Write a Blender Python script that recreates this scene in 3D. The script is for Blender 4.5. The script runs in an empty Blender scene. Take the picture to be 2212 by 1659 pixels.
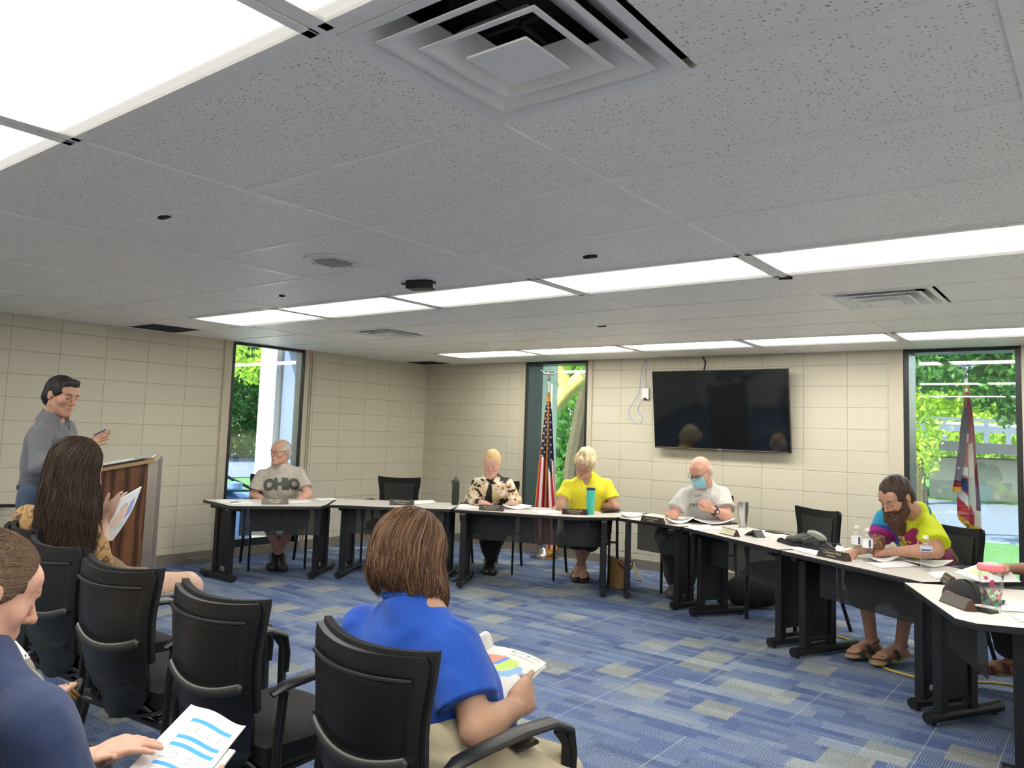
import bpy, bmesh, math, random
import numpy as np
from math import sin, cos, pi, radians, sqrt
from mathutils import Vector, Matrix
from mathutils.bvhtree import BVHTree
random.seed(7); np.random.seed(7)
SC = bpy.context.scene
COL = SC.collection
# ---------------------------------------------------------------- camera
# rows: right, up, forward of the camera in world axes (x along the back wall, y into the room, z up)
CAM_R = np.array([[0.7893937981538987, 0.61288078142659, 0.035136579146158656],
                  [0.025599917101375453, -0.0900512448955978, 0.9956080642186239],
                  [-0.6133531410864091, 0.7850273377728226, 0.08677559143416974]])
CAM_F, CAM_X, CAM_Y, CAM_H = 1679.714, 1096.53, 785.77, 1.444
cd = bpy.data.cameras.new('camera'); cam = bpy.data.objects.new('camera', cd); COL.objects.link(cam)
m = Matrix.Identity(4)
for i in range(3):
    m[i][0] = CAM_R[0][i]; m[i][1] = CAM_R[1][i]; m[i][2] = -CAM_R[2][i]
m[2][3] = CAM_H
cam.matrix_world = m
cd.sensor_width = 36; cd.lens = CAM_F * 36 / 2212
cd.shift_x = (1106 - CAM_X) / 2212; cd.shift_y = (CAM_Y - 829.5) / 2212
cd.clip_start = 0.05; cd.clip_end = 400
SC.camera = cam
# ---------------------------------------------------------------- world, sun, exposure
SC.view_settings.view_transform = 'Standard'; SC.view_settings.look = 'None'
SC.view_settings.gamma = 1; SC.view_settings.use_curve_mapping = False
SC.view_settings.exposure = 0.74
SC.cycles.use_denoising = True
SC.cycles.max_bounces = 8; SC.cycles.diffuse_bounces = 5; SC.cycles.transparent_max_bounces = 16
SC.cycles.sample_clamp_indirect = 6
W = bpy.data.worlds.new('world'); SC.world = W; W.use_nodes = True
wn = W.node_tree; bg = wn.nodes['Background']
sky = wn.nodes.new('ShaderNodeTexSky'); sky.sky_type = 'NISHITA'; sky.sun_disc = False
sky.sun_elevation = radians(32); sky.sun_rotation = radians(200)
wn.links.new(sky.outputs[0], bg.inputs[0]); bg.inputs[1].default_value = 0.4
sl = bpy.data.lights.new('sun', 'SUN'); sl.energy = 7.0; sl.angle = radians(0.6); sl.color = (1.0, 0.93, 0.75)
so = bpy.data.objects.new('sun', sl); COL.objects.link(so)
so.rotation_euler = Vector((0.30, 0.72, -0.62)).to_track_quat('-Z', 'Y').to_euler()

# ---------------------------------------------------------------- measuring helpers
CC = np.array([0, 0, CAM_H])
def ray(u, v): return CAM_R.T @ np.array([(u - CAM_X) / CAM_F, -(v - CAM_Y) / CAM_F, 1])
def at(u, v, d): return Vector(CC + ray(u, v) * d)
def onz(u, v, z): r = ray(u, v); return Vector(CC + r * (z - CAM_H) / r[2])
def onx(u, v, x): r = ray(u, v); return Vector(CC + r * x / r[0])
def ony(u, v, y): r = ray(u, v); return Vector(CC + r * y / r[1])
XL, YB, ZC = -7.493, 7.777, 2.316      # left wall, back wall, ceiling
XR, YF = 1.6, -1.35                     # right wall, wall behind the camera: unseen, set close to bounce light
GX, GY, T2, T4 = -1.365, 1.053, 0.6096, 1.2192   # ceiling grid

# ---------------------------------------------------------------- tagging
def tag(o, label=None, cat=None, group=None, kind=None):
    if label: o['label'] = label
    if cat: o['category'] = cat
    if group: o['group'] = group
    if kind: o['kind'] = kind
    return o
def empty(name, loc=(0, 0, 0), rz=0, label=None, cat=None, group=None):
    o = bpy.data.objects.new(name, None); COL.objects.link(o)
    o.location = loc; o.rotation_euler = (0, 0, rz); o.empty_display_size = .1
    return tag(o, label, cat, group)
def copy_tree(o, parent=None):
    c = o.copy(); COL.objects.link(c)
    if parent is not None: c.parent = parent
    for ch in list(o.children): copy_tree(ch, c)
    return c

# ---------------------------------------------------------------- mesh builder
class MB:
    def __init__(s): s.v = []; s.f = []; s.m = []; s.c = None
    def add(s, V, F, mi=0):
        b = len(s.v); s.v += [tuple(p) for p in V]
        s.f += [tuple(b + i for i in f) for f in F]; s.m += [mi] * len(F); return s
    def box(s, c, d, rot=None, mi=0, rz=0):
        hx, hy, hz = d[0] / 2, d[1] / 2, d[2] / 2
        V = [Vector((x, y, z)) for z in (-hz, hz) for x, y in ((-hx, -hy), (hx, -hy), (hx, hy), (-hx, hy))]
        R = Matrix.Rotation(rz, 3, 'Z') if rot is None else rot
        V = [R @ p + Vector(c) for p in V]
        return s.add(V, [(3, 2, 1, 0), (4, 5, 6, 7), (0, 1, 5, 4), (1, 2, 6, 5), (2, 3, 7, 6), (3, 0, 4, 7)], mi)
    def box2(s, a, b, mi=0):
        a = Vector(a); b = Vector(b)
        return s.box((a + b) / 2, [abs(x) for x in (b - a)], mi=mi)
    def prism(s, poly, z0, z1, mi=0, mside=None):
        n = len(poly)
        ar = sum(poly[i][0] * poly[(i + 1) % n][1] - poly[(i + 1) % n][0] * poly[i][1] for i in range(n))
        if ar < 0: poly = poly[::-1]
        V = [(p[0], p[1], z0) for p in poly] + [(p[0], p[1], z1) for p in poly]
        s.add(V, [tuple(range(n))[::-1], tuple(range(n, 2 * n))], mi)
        b = len(s.v) - 2 * n
        for i in range(n):
            j = (i + 1) % n
            s.f.append((b + i, b + j, b + n + j, b + n + i)); s.m.append(mi if mside is None else mside)
        return s
    def tube(s, path, r, seg=10, mi=0, cap=True, flat=None):
        P = [Vector(p) for p in path]; n = len(P)
        rs = [r] * n if not hasattr(r, '__len__') else list(r)
        T = []
        for i in range(n):
            t = (P[min(i + 1, n - 1)] - P[max(i - 1, 0)])
            T.append(t.normalized() if t.length > 1e-9 else Vector((0, 0, 1)))
        up = Vector((0, 0, 1)) if abs(T[0].z) < .9 else Vector((1, 0, 0))
        a = T[0].cross(up).normalized()
        V = []
        for i in range(n):
            a = (a - T[i] * a.dot(T[i])).normalized(); b = T[i].cross(a)
            for k in range(seg):
                th = 2 * pi * k / seg
                w = (a * cos(th) * (flat[0] if flat else 1) + b * sin(th) * (flat[1] if flat else 1)) * rs[i]
                V.append(P[i] + w)
        F = []
        for i in range(n - 1):
            for k in range(seg):
                k2 = (k + 1) % seg
                F.append((i * seg + k, i * seg + k2, (i + 1) * seg + k2, (i + 1) * seg + k))
        if cap: F += [tuple(range(seg))[::-1], tuple(range((n - 1) * seg, n * seg))]
        return s.add(V, F, mi)
    def cyl(s, a, b, r, seg=20, mi=0): return s.tube([a, b], r, seg, mi)
    def lathe(s, prof, c=(0, 0, 0), seg=28, mi=0, close=False, mis=None):
        V = []
        for r, z in prof:
            for k in range(seg):
                th = 2 * pi * k / seg
                V.append((c[0] + r * cos(th), c[1] + r * sin(th), c[2] + z))
        b = len(s.v); s.v += V
        for i in range(len(prof) - 1):
            for k in range(seg):
                k2 = (k + 1) % seg
                s.f.append((b + i * seg + k, b + i * seg + k2, b + (i + 1) * seg + k2, b + (i + 1) * seg + k))
                s.m.append(mis[i] if mis else mi)
        return s
    def grid(s, fn, nu, nv, mi=0, wrap=False):
        V = [fn(i / nu, j / nv) for j in range(nv + 1) for i in range(nu + 1)]
        F = [(j * (nu + 1) + i, j * (nu + 1) + i + 1, (j + 1) * (nu + 1) + i + 1, (j + 1) * (nu + 1) + i)
             for j in range(nv) for i in range(nu)]
        return s.add(V, F, mi)
    def sheet(s, fn, nu, nv, th, mi=0):
        """closed thin sheet: fn(u,v)->point, offset by th along the normal"""
        G = [[Vector(fn(i / nu, j / nv)) for i in range(nu + 1)] for j in range(nv + 1)]
        Nn = []
        for j in range(nv + 1):
            for i in range(nu + 1):
                du = G[j][min(i + 1, nu)] - G[j][max(i - 1, 0)]; dv = G[min(j + 1, nv)][i] - G[max(j - 1, 0)][i]
                n = du.cross(dv); Nn.append(n.normalized() if n.length > 0 else Vector((0, 0, 1)))
        A = [G[j][i] for j in range(nv + 1) for i in range(nu + 1)]
        n = len(A); V = A + [A[k] - Nn[k] * th for k in range(n)]
        w = nu + 1
        F = []
        for j in range(nv):
            for i in range(nu):
                q = (j * w + i, j * w + i + 1, (j + 1) * w + i + 1, (j + 1) * w + i)
                F.append(q); F.append(tuple(x + n for x in q[::-1]))
        for i in range(nu):
            F.append((i, n + i, n + i + 1, i + 1)); a = nv * w + i; F.append((a + 1, n + a + 1, n + a, a))
        for j in range(nv):
            a = j * w; F.append((a + w, n + a + w, n + a, a)); a = j * w + nu; F.append((a, n + a, n + a + w, a + w))
        return s.add(V, F, mi)
    def build(s, name, mats, parent=None, smooth=True, ang=35, bevel=0, col=None):
        me = bpy.data.meshes.new(name)
        me.from_pydata(s.v, [], s.f)
        if not isinstance(mats, (list, tuple)): mats = [mats]
        for mt in mats: me.materials.append(mt)
        if len(mats) > 1: me.polygons.foreach_set('material_index', s.m)
        if col is not None:
            ca = me.color_attributes.new('Col', 'FLOAT_COLOR', 'POINT')
            ca.data.foreach_set('color', np.asarray(col, dtype=np.float32).ravel())
        if smooth:
            me.polygons.foreach_set('use_smooth', [True] * len(me.polygons))
            try: me.set_sharp_from_angle(angle=radians(ang))
            except Exception: pass
        me.update()
        o = bpy.data.objects.new(name, me); COL.objects.link(o)
        if parent is not None: o.parent = parent
        if bevel:
            bm = o.modifiers.new('b', 'BEVEL'); bm.width = bevel; bm.segments = 2; bm.limit_method = 'ANGLE'
        return o

# ---------------------------------------------------------------- materials
def mat(name):
    m_ = bpy.data.materials.new(name); m_.use_nodes = True
    return m_, m_.node_tree, m_.node_tree.nodes['Principled BSDF']
def nd(nt, t, **kw):
    n = nt.nodes.new('ShaderNode' + t)
    for k, v in kw.items():
        if k.startswith('i_'):
            key = k[2:]; key = int(key) if key.isdigit() else key.replace('_', ' ')
            if hasattr(v, 'is_output'): nt.links.new(v, n.inputs[key])
            else: n.inputs[key].default_value = v
        else: setattr(n, k, v)
    return n
def mth(nt, op, a, b=None, c=None):
    n = nt.nodes.new('ShaderNodeMath'); n.operation = op
    for i, x in enumerate((a, b, c)):
        if x is None: continue
        if hasattr(x, 'is_output'): nt.links.new(x, n.inputs[i])
        else: n.inputs[i].default_value = x
    return n.outputs[0]
def mixc(nt, f, a, b):
    n = nt.nodes.new('ShaderNodeMix'); n.data_type = 'RGBA'
    for k, x in ((0, f), (6, a), (7, b)):
        if hasattr(x, 'is_output'): nt.links.new(x, n.inputs[k])
        else: n.inputs[k].default_value = x if k == 0 else (*x[:3], 1)
    return n.outputs[2]
def ramp(nt, f, stops, interp='LINEAR'):
    n = nt.nodes.new('ShaderNodeValToRGB'); cr = n.color_ramp; cr.interpolation = interp
    while len(cr.elements) < len(stops): cr.elements.new(.5)
    for e, (p, c) in zip(cr.elements, stops): e.position = p; e.color = (*c[:3], 1) if hasattr(c, '__len__') else (c, c, c, 1)
    nt.links.new(f, n.inputs[0]); return n.outputs[0]
def bump(nt, b, h, strength=.3, dist=.01):
    n = nt.nodes.new('ShaderNodeBump'); n.inputs['Strength'].default_value = strength; n.inputs['Distance'].default_value = dist
    nt.links.new(h, n.inputs['Height']); nt.links.new(n.outputs[0], b.inputs['Normal'])
def S(c):  # sRGB 0-255 -> linear
    return tuple(((x / 255) / 12.92 if x / 255 <= .04045 else ((x / 255 + .055) / 1.055) ** 2.4) for x in c)
def simple(name, c, rough=.6, metal=0, spec=.5, noise=0, nscale=40, bmp=0, bscale=200, coat=0, sheen=0, alpha=1):
    m_, nt, b = mat(name)
    col = (*c[:3], 1)
    b.inputs['Base Color'].default_value = col; b.inputs['Roughness'].default_value = rough
    b.inputs['Metallic'].default_value = metal; b.inputs['Specular IOR Level'].default_value = spec
    b.inputs['Coat Weight'].default_value = coat; b.inputs['Sheen Weight'].default_value = sheen
    b.inputs['Alpha'].default_value = alpha
    tc = nd(nt, 'TexCoord')
    nz = nd(nt, 'TexNoise', i_Vector=tc.outputs['Object'], i_Scale=nscale, i_Detail=4)
    if noise:
        cc = mixc(nt, nz.outputs[0], tuple(x * (1 - noise) for x in c[:3]), tuple(min(1, x * (1 + noise)) for x in c[:3]))
        nt.links.new(cc, b.inputs['Base Color'])
    if bmp:
        n2 = nd(nt, 'TexNoise', i_Vector=tc.outputs['Object'], i_Scale=bscale, i_Detail=3)
        bump(nt, b, n2.outputs[0], bmp, .004)
    return m_
MT = {}
MT['black_plastic'] = simple('black_plastic', (.0045, .0045, .005), .40, bmp=.15, bscale=900)
MT['black_metal'] = simple('black_metal', (.005, .005, .006), .45, noise=.2)
MT['black_fabric'] = simple('black_fabric', (.006, .006, .007), .9, bmp=.5, bscale=700)
MT['mesh_fabric'] = simple('mesh_fabric', (.030, .030, .028), .9, bmp=.6, bscale=900)
MT['laminate'] = simple('laminate', (.62, .58, .53), .38, noise=.06, nscale=900)
MT['edge_black'] = simple('edge_black', (.012, .012, .013), .4)
MT['paper'] = simple('paper', (.80, .80, .80), .7, noise=.02)
MT['white_plastic'] = simple('white_plastic', (.70, .69, .65), .4)
MT['chrome'] = simple('chrome', (.6, .6, .58), .18, metal=1, noise=.1, nscale=20)
MT['steel'] = simple('brushed_steel', (.5, .49, .48), .28, metal=1, noise=.15, nscale=60)
MT['aluminium'] = simple('aluminium', (.55, .53, .5), .35, metal=1, noise=.1)
MT['brass'] = simple('brass', (.55, .38, .16), .3, metal=1)
MT['gold'] = simple('gold_fringe', S((225, 160, 30)), .7, bmp=.5, bscale=600)
MT['frame_black'] = simple('window_frame_paint', (.014, .017, .017), .35, noise=.15)
MT['baseboard'] = simple('rubber_baseboard', S((120, 112, 100)), .6, noise=.06)
MT['trim_beige'] = simple('trim_paint', S((188, 178, 158)), .5, noise=.04)
MT['grille'] = simple('ceiling_metal', (.78, .77, .75), .4, noise=.03)
MT['dark'] = simple('dark_void', (.01, .01, .012), .8)
def vcol(name, rough=.8, bmp=0, bscale=300, mul=1, sheen=0, sss=0, spec=.5):
    m_, nt, b = mat(name)
    a = nd(nt, 'VertexColor'); a.layer_name = 'Col'
    nt.links.new(a.outputs[0], b.inputs['Base Color']); b.inputs['Roughness'].default_value = rough
    b.inputs['Sheen Weight'].default_value = sheen; b.inputs['Specular IOR Level'].default_value = spec
    if sss:
        b.inputs['Subsurface Weight'].default_value = sss; b.inputs['Subsurface Radius'].default_value = (.012, .005, .003)
        b.inputs['Subsurface Scale'].default_value = .6
    tc = nd(nt, 'TexCoord')
    if bmp:
        n2 = nd(nt, 'TexNoise', i_Vector=tc.outputs['Object'], i_Scale=bscale, i_Detail=4)
        bump(nt, b, n2.outputs[0], bmp, .003)
    return m_
MT['print'] = vcol('printed_paper', .75)
MT['flagcloth'] = vcol('flag_cloth', .75, bmp=.2)

def wall_mat(name, axis, off_h, off_z, c):
    m_, nt, b = mat(name)
    g = nd(nt, 'NewGeometry'); sp = nd(nt, 'SeparateXYZ', i_Vector=g.outputs['Position'])
    h = mth(nt, 'SUBTRACT', sp.outputs[axis], off_h); z = mth(nt, 'SUBTRACT', sp.outputs[2], off_z)
    def joint(x, size):
        p = mth(nt, 'PINGPONG', x, size / 2)      # 0 at the joints
        return p
    hp = joint(h, .4064); zp = joint(z, .2032)
    d = mth(nt, 'MINIMUM', hp, zp)
    line = nd(nt, 'MapRange', i_Value=d); line.inputs[1].default_value = .0008; line.inputs[2].default_value = .0055
    nz = nd(nt, 'TexNoise', i_Vector=g.outputs['Position'], i_Scale=55, i_Detail=6)
    nz2 = nd(nt, 'TexNoise', i_Vector=g.outputs['Position'], i_Scale=2.2, i_Detail=2)
    cellx = mth(nt, 'FLOOR', mth(nt, 'DIVIDE', h, .4064)); cellz = mth(nt, 'FLOOR', mth(nt, 'DIVIDE', z, .2032))
    cmb = nd(nt, 'CombineXYZ', i_X=cellx, i_Y=cellz); wnn = nd(nt, 'TexWhiteNoise', i_Vector=cmb.outputs[0])
    v = mth(nt, 'ADD', mth(nt, 'MULTIPLY', wnn.outputs[0], .5), mth(nt, 'MULTIPLY', nz2.outputs[0], .5))
    cc = mixc(nt, v, tuple(x * .95 for x in c), tuple(x * 1.04 for x in c))
    cc = mixc(nt, line.outputs[0], tuple(x * .72 for x in c), cc)
    nt.links.new(cc, b.inputs['Base Color']); b.inputs['Roughness'].default_value = .55
    hh = mth(nt, 'ADD', line.outputs[0], mth(nt, 'MULTIPLY', nz.outputs[0], .22))
    bump(nt, b, hh, .6, .004)
    return m_
WC = (.535, .495, .385)
MT['plain_wall'] = simple('plain_white_wall', (.90, .87, .80), .6)  # for the unseen walls, kept white to bounce light onto the ceiling
MT['wall_y'] = wall_mat('painted_block_back', 0, -1.99 + .005, 1.984, WC)
MT['wall_x'] = wall_mat('painted_block_left', 1, 3.44 - .007, 1.984 - .19, WC)
def ceiling_mat():
    m_, nt, b = mat('acoustic_tile')
    g = nd(nt, 'NewGeometry')
    mp = nd(nt, 'Mapping', i_Vector=g.outputs['Position']); mp.inputs['Scale'].default_value = (1, 1, 1)
    n0 = nd(nt, 'TexNoise', i_Vector=mp.outputs[0], i_Scale=60, i_Detail=2)
    wv = nd(nt, 'VectorMath', operation='ADD'); sc = nd(nt, 'VectorMath', operation='SCALE'); nt.links.new(n0.outputs[1], sc.inputs[0]); sc.inputs[3].default_value = .012
    nt.links.new(mp.outputs[0], wv.inputs[0]); nt.links.new(sc.outputs[0], wv.inputs[1])
    mp2 = nd(nt, 'Mapping', i_Vector=wv.outputs[0]); mp2.inputs['Scale'].default_value = (75, 150, 1)
    vo = nd(nt, 'TexVoronoi', i_Vector=mp2.outputs[0], i_Scale=1.0); vo.inputs['Randomness'].default_value = 1
    # only some cells hold a fissure
    pick = mth(nt, 'GREATER_THAN', nd(nt, 'SeparateColor', i_0=vo.outputs['Color']).outputs[0], .58)
    fis = mth(nt, 'MULTIPLY', mth(nt, 'LESS_THAN', vo.outputs['Distance'], .27), pick)
    n1 = nd(nt, 'TexNoise', i_Vector=mp.outputs[0], i_Scale=420, i_Detail=3)
    n3 = nd(nt, 'TexNoise', i_Vector=mp.outputs[0], i_Scale=1.3, i_Detail=2)
    base = mixc(nt, n1.outputs[0], (.88, .845, .78), (.95, .92, .87))
    base = mixc(nt, mth(nt, 'MULTIPLY', n3.outputs[0], .35), base, (.80, .70, .66))
    cc = mixc(nt, fis, base, (.30, .28, .26))
    nt.links.new(cc, b.inputs['Base Color']); b.inputs['Roughness'].default_value = .5
    bump(nt, b, mth(nt, 'SUBTRACT', n1.outputs[0], fis), .25, .002)
    return m_
MT['ceiling'] = ceiling_mat()
MT['tgrid'] = simple('ceiling_grid_paint', (.86, .83, .79), .35, noise=.04)
def carpet_mat():
    m_, nt, b = mat('carpet_tiles')
    g = nd(nt, 'NewGeometry'); sp = nd(nt, 'SeparateXYZ', i_Vector=g.outputs['Position'])
    Y, X = sp.outputs[0], sp.outputs[1]
    def cells(lx, ly, sh, seed):
        row = mth(nt, 'FLOOR', mth(nt, 'DIVIDE', X, lx))
        r = nd(nt, 'TexWhiteNoise', noise_dimensions='1D', i_W=mth(nt, 'ADD', row, seed))
        y2 = mth(nt, 'ADD', mth(nt, 'DIVIDE', Y, ly), mth(nt, 'MULTIPLY', r.outputs[0], sh))
        cy = mth(nt, 'FLOOR', y2)
        w = nd(nt, 'TexWhiteNoise', noise_dimensions='3D', i_Vector=nd(nt, 'CombineXYZ', i_X=row, i_Y=cy, i_Z=seed).outputs[0])
        sc_ = nd(nt, 'SeparateColor', i_0=w.outputs[1])
        return sc_.outputs
    a = cells(.118, .40, 7, 3.1); c2 = cells(.236, .21, 5, 9.7); c3 = cells(.059, .29, 5, 17.3)
    blue = ramp(nt, a[0], [(0, S((62, 74, 104))), (.4, S((70, 86, 120))), (.7, S((78, 94, 124))), (1, S((92, 106, 128)))])
    blue2 = ramp(nt, c2[1], [(0, S((60, 74, 108))), (.5, S((72, 88, 122))), (1, S((90, 104, 126)))])
    base = mixc(nt, .5, blue, blue2)
    oli = mth(nt, 'GREATER_THAN', c2[0], .87)
    base = mixc(nt, mth(nt, 'MULTIPLY', oli, .55), base, S((138, 138, 116)))
    oli2 = mth(nt, 'GREATER_THAN', a[1], .87)
    base = mixc(nt, mth(nt, 'MULTIPLY', oli2, .4), base, S((128, 136, 140)))
    # stripe patches (lines along x)
    st = mth(nt, 'SINE', mth(nt, 'MULTIPLY', Y, 2 * pi / .0125))
    st = mth(nt, 'GREATER_THAN', st, .25)
    on = mth(nt, 'GREATER_THAN', c3[2], .45)
    base = mixc(nt, mth(nt, 'MULTIPLY', mth(nt, 'MULTIPLY', st, on), .5), base, S((136, 144, 152)))
    st2 = mth(nt, 'GREATER_THAN', mth(nt, 'SINE', mth(nt, 'MULTIPLY', X, 2 * pi / .010)), .3)
    on2 = mth(nt, 'GREATER_THAN', a[2], .66)
    base = mixc(nt, mth(nt, 'MULTIPLY', mth(nt, 'MULTIPLY', st2, on2), .4), base, S((40, 52, 82)))
    # long thin pale threads
    def thread(co, other, period, seed, w=.0022):
        k = mth(nt, 'FLOOR', mth(nt, 'DIVIDE', co, period))
        fr = mth(nt, 'ABSOLUTE', mth(nt, 'SUBTRACT', mth(nt, 'MODULO', mth(nt, 'ADD', co, 50 * period), period), period / 2))
        seg = mth(nt, 'FLOOR', mth(nt, 'DIVIDE', other, .61))
        rr = nd(nt, 'TexWhiteNoise', i_Vector=nd(nt, 'CombineXYZ', i_X=k, i_Y=seg, i_Z=seed).outputs[0])
        return mth(nt, 'MULTIPLY', mth(nt, 'LESS_THAN', fr, w), mth(nt, 'GREATER_THAN', rr.outputs[0], .55))
    t1 = thread(Y, X, .305, 1.0); t2_ = thread(X, Y, .305, 5.0)
    base = mixc(nt, mth(nt, 'MULTIPLY', mth(nt, 'MAXIMUM', t1, t2_), .6), base, S((150, 158, 160)))
    n1 = nd(nt, 'TexNoise', i_Vector=g.outputs['Position'], i_Scale=420, i_Detail=3)
    n2 = nd(nt, 'TexNoise', i_Vector=g.outputs['Position'], i_Scale=150, i_Detail=3)
    sp_ = mth(nt, 'ADD', mth(nt, 'MULTIPLY', n1.outputs[0], .35), mth(nt, 'MULTIPLY', n2.outputs[0], .65))
    f = nd(nt, 'MapRange', i_Value=sp_); f.inputs[1].default_value = .35; f.inputs[2].default_value = .65; f.inputs[3].default_value = .40; f.inputs[4].default_value = 1.95
    mul = nd(nt, 'VectorMath', operation='SCALE'); nt.links.new(base, mul.inputs[0]); nt.links.new(f.outputs[0], mul.inputs[3])
    nt.links.new(mul.outputs[0], b.inputs['Base Color']); b.inputs['Roughness'].default_value = .95
    b.inputs['Specular IOR Level'].default_value = .2
    bump(nt, b, sp_, .5, .004)
    return m_
MT['carpet'] = carpet_mat()
def wood_mat():
    m_, nt, b = mat('walnut_laminate')
    tc = nd(nt, 'TexCoord'); mp = nd(nt, 'Mapping', i_Vector=tc.outputs['Object']); mp.inputs['Scale'].default_value = (9, 9, .9)
    n = nd(nt, 'TexNoise', i_Vector=mp.outputs[0], i_Scale=1.2, i_Detail=3)
    w = nd(nt, 'TexWave', i_Vector=mp.outputs[0], i_Scale=1.1, i_Distortion=9, i_Detail=3); w.inputs['Detail Scale'].default_value = 1.2
    n2 = nd(nt, 'TexNoise', i_Vector=nd(nt, 'Mapping', i_Vector=tc.outputs['Object'], i_Scale=(260, 260, 9)).outputs[0], i_Scale=1, i_Detail=2)
    f = mth(nt, 'ADD', mth(nt, 'MULTIPLY', w.outputs[1], .65), mth(nt, 'MULTIPLY', n2.outputs[0], .35))
    c = ramp(nt, f, [(.15, S((52, 31, 19))), (.45, S((88, 56, 35))), (.75, S((108, 72, 46))), (1, S((122, 86, 58)))])
    nt.links.new(c, b.inputs['Base Color']); b.inputs['Roughness'].default_value = .4
    return m_
MT['wood'] = wood_mat()
def glass_mat(name='window_glass', tint=(.93, .97, .95), refl=.08):
    m_ = bpy.data.materials.new(name); m_.use_nodes = True; nt = m_.node_tree; nt.nodes.clear()
    out = nd(nt, 'OutputMaterial'); tr = nd(nt, 'BsdfTransparent', i_Color=(*tint, 1)); gl = nd(nt, 'BsdfGlossy', i_Roughness=.012, i_Color=(1, 1, 1, 1))
    fr = nd(nt, 'LayerWeight', i_Blend=.5); f = mth(nt, 'ADD', mth(nt, 'MULTIPLY', mth(nt, 'POWER', fr.outputs[1], 4.0), .7), refl)
    mx = nd(nt, 'MixShader'); nt.links.new(f, mx.inputs[0]); nt.links.new(tr.outputs[0], mx.inputs[1]); nt.links.new(gl.outputs[0], mx.inputs[2])
    nt.links.new(mx.outputs[0], out.inputs[0]); return m_
MT['glass'] = glass_mat()
MT['clear'] = glass_mat('clear_plastic', (.96, .97, .975), .04)
def panel_mat():
    m_ = bpy.data.materials.new('perforated_panel'); m_.use_nodes = True; nt = m_.node_tree; nt.nodes.clear()
    out = nd(nt, 'OutputMaterial'); tr = nd(nt, 'BsdfTransparent'); pr = nd(nt, 'BsdfPrincipled', i_Roughness=.5)
    pr.inputs['Base Color'].default_value = (.012, .013, .014, 1)
    tc = nd(nt, 'TexCoord'); mp = nd(nt, 'Mapping', i_Vector=tc.outputs['Object'], i_Scale=(420, 420, 420))
    vo = nd(nt, 'TexVoronoi', i_Vector=mp.outputs[0], i_Scale=1.0); vo.inputs['Randomness'].default_value = 0
    f = nd(nt, 'MapRange', i_Value=vo.outputs[0], i_1=.30, i_2=.36, i_3=.62, i_4=.22).outputs[0]
    mx = nd(nt, 'MixShader'); nt.links.new(f, mx.inputs[0]); nt.links.new(pr.outputs[0], mx.inputs[1]); nt.links.new(tr.outputs[0], mx.inputs[2])
    nt.links.new(mx.outputs[0], out.inputs[0]); return m_
MT['panel'] = panel_mat()
def lens_mat():
    m_ = bpy.data.materials.new('prismatic_lens'); m_.use_nodes = True; nt = m_.node_tree; nt.nodes.clear()
    out = nd(nt, 'OutputMaterial'); em = nd(nt, 'Emission')
    tc = nd(nt, 'TexCoord'); sp = nd(nt, 'SeparateXYZ', i_Vector=tc.outputs['Object'])
    y = mth(nt, 'ABSOLUTE', sp.outputs[1])            # across the short side, two tubes behind the lens
    band = nd(nt, 'MapRange', i_Value=y); band.interpolation_type = 'SMOOTHSTEP'
    band.inputs[1].default_value = .235; band.inputs[2].default_value = .05; band.inputs[3].default_value = .036; band.inputs[4].default_value = 1
    mp = nd(nt, 'Mapping', i_Vector=tc.outputs['Object'], i_Rotation=(0, 0, pi / 4), i_Scale=(230, 230, 230))
    ch = nd(nt, 'TexVoronoi', i_Vector=mp.outputs[0], i_Scale=1.0); ch.inputs['Randomness'].default_value = 0
    st = mth(nt, 'MULTIPLY', band.outputs[0], nd(nt, 'MapRange', i_Value=ch.outputs[0], i_3=1.12, i_4=.8).outputs[0])
    nt.links.new(mth(nt, 'MULTIPLY', st, LENS), em.inputs[1]); em.inputs[0].default_value = (1.0, .975, .90, 1)
    nt.links.new(em.outputs[0], out.inputs[0]); return m_
LENS = 13.5
MT['lens'] = lens_mat()
# ================================================================= THE ROOM
def struct(name, mb, mt, **kw):
    o = mb.build(name, mt, smooth=False, **kw); tag(o, kind='structure'); return o
struct('floor', MB().box2((XL - .3, YF - .2, -.1), (XR + .2, YB + .3, 0)), MT['carpet'])
# walls with window openings; windows run up to the ceiling
WTH = .30
def wall_with_openings(name, axis, pos, a0, a1, ops, mt, sign):
    mb = MB(); cur = a0
    def blk(s0, s1, z0, z1):
        if axis == 'y': mb.box2((s0, pos, z0), (s1, pos + sign * WTH, z1))
        else: mb.box2((pos, s0, z0), (pos + sign * WTH, s1, z1))
    for (o0, o1, zb) in ops:
        blk(cur, o0, 0, ZC + .12); blk(o0, o1, 0, zb); blk(o0, o1, ZC, ZC + .12); cur = o1
    blk(cur, a1, 0, ZC + .12)
    return struct(name, mb, mt)
W1 = (4.755, 5.715, .10); W2 = (-5.775, -4.86, .10); W3 = (-1.50, -.60, .10)
wall_with_openings('wall_left', 'x', XL, YF - .2, YB + .0, [W1], MT['wall_x'], -1)
wall_with_openings('wall_back', 'y', YB, XL - .3, XR + .2, [W2, W3], MT['wall_y'], 1)
struct('wall_right', MB().box2((XR, YF, 0), (XR + .2, YB, ZC + .12)), MT['plain_wall'])
struct('wall_front', MB().box2((XL, YF - .2, 0), (XR, YF, ZC + .12)), MT['plain_wall'])
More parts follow.
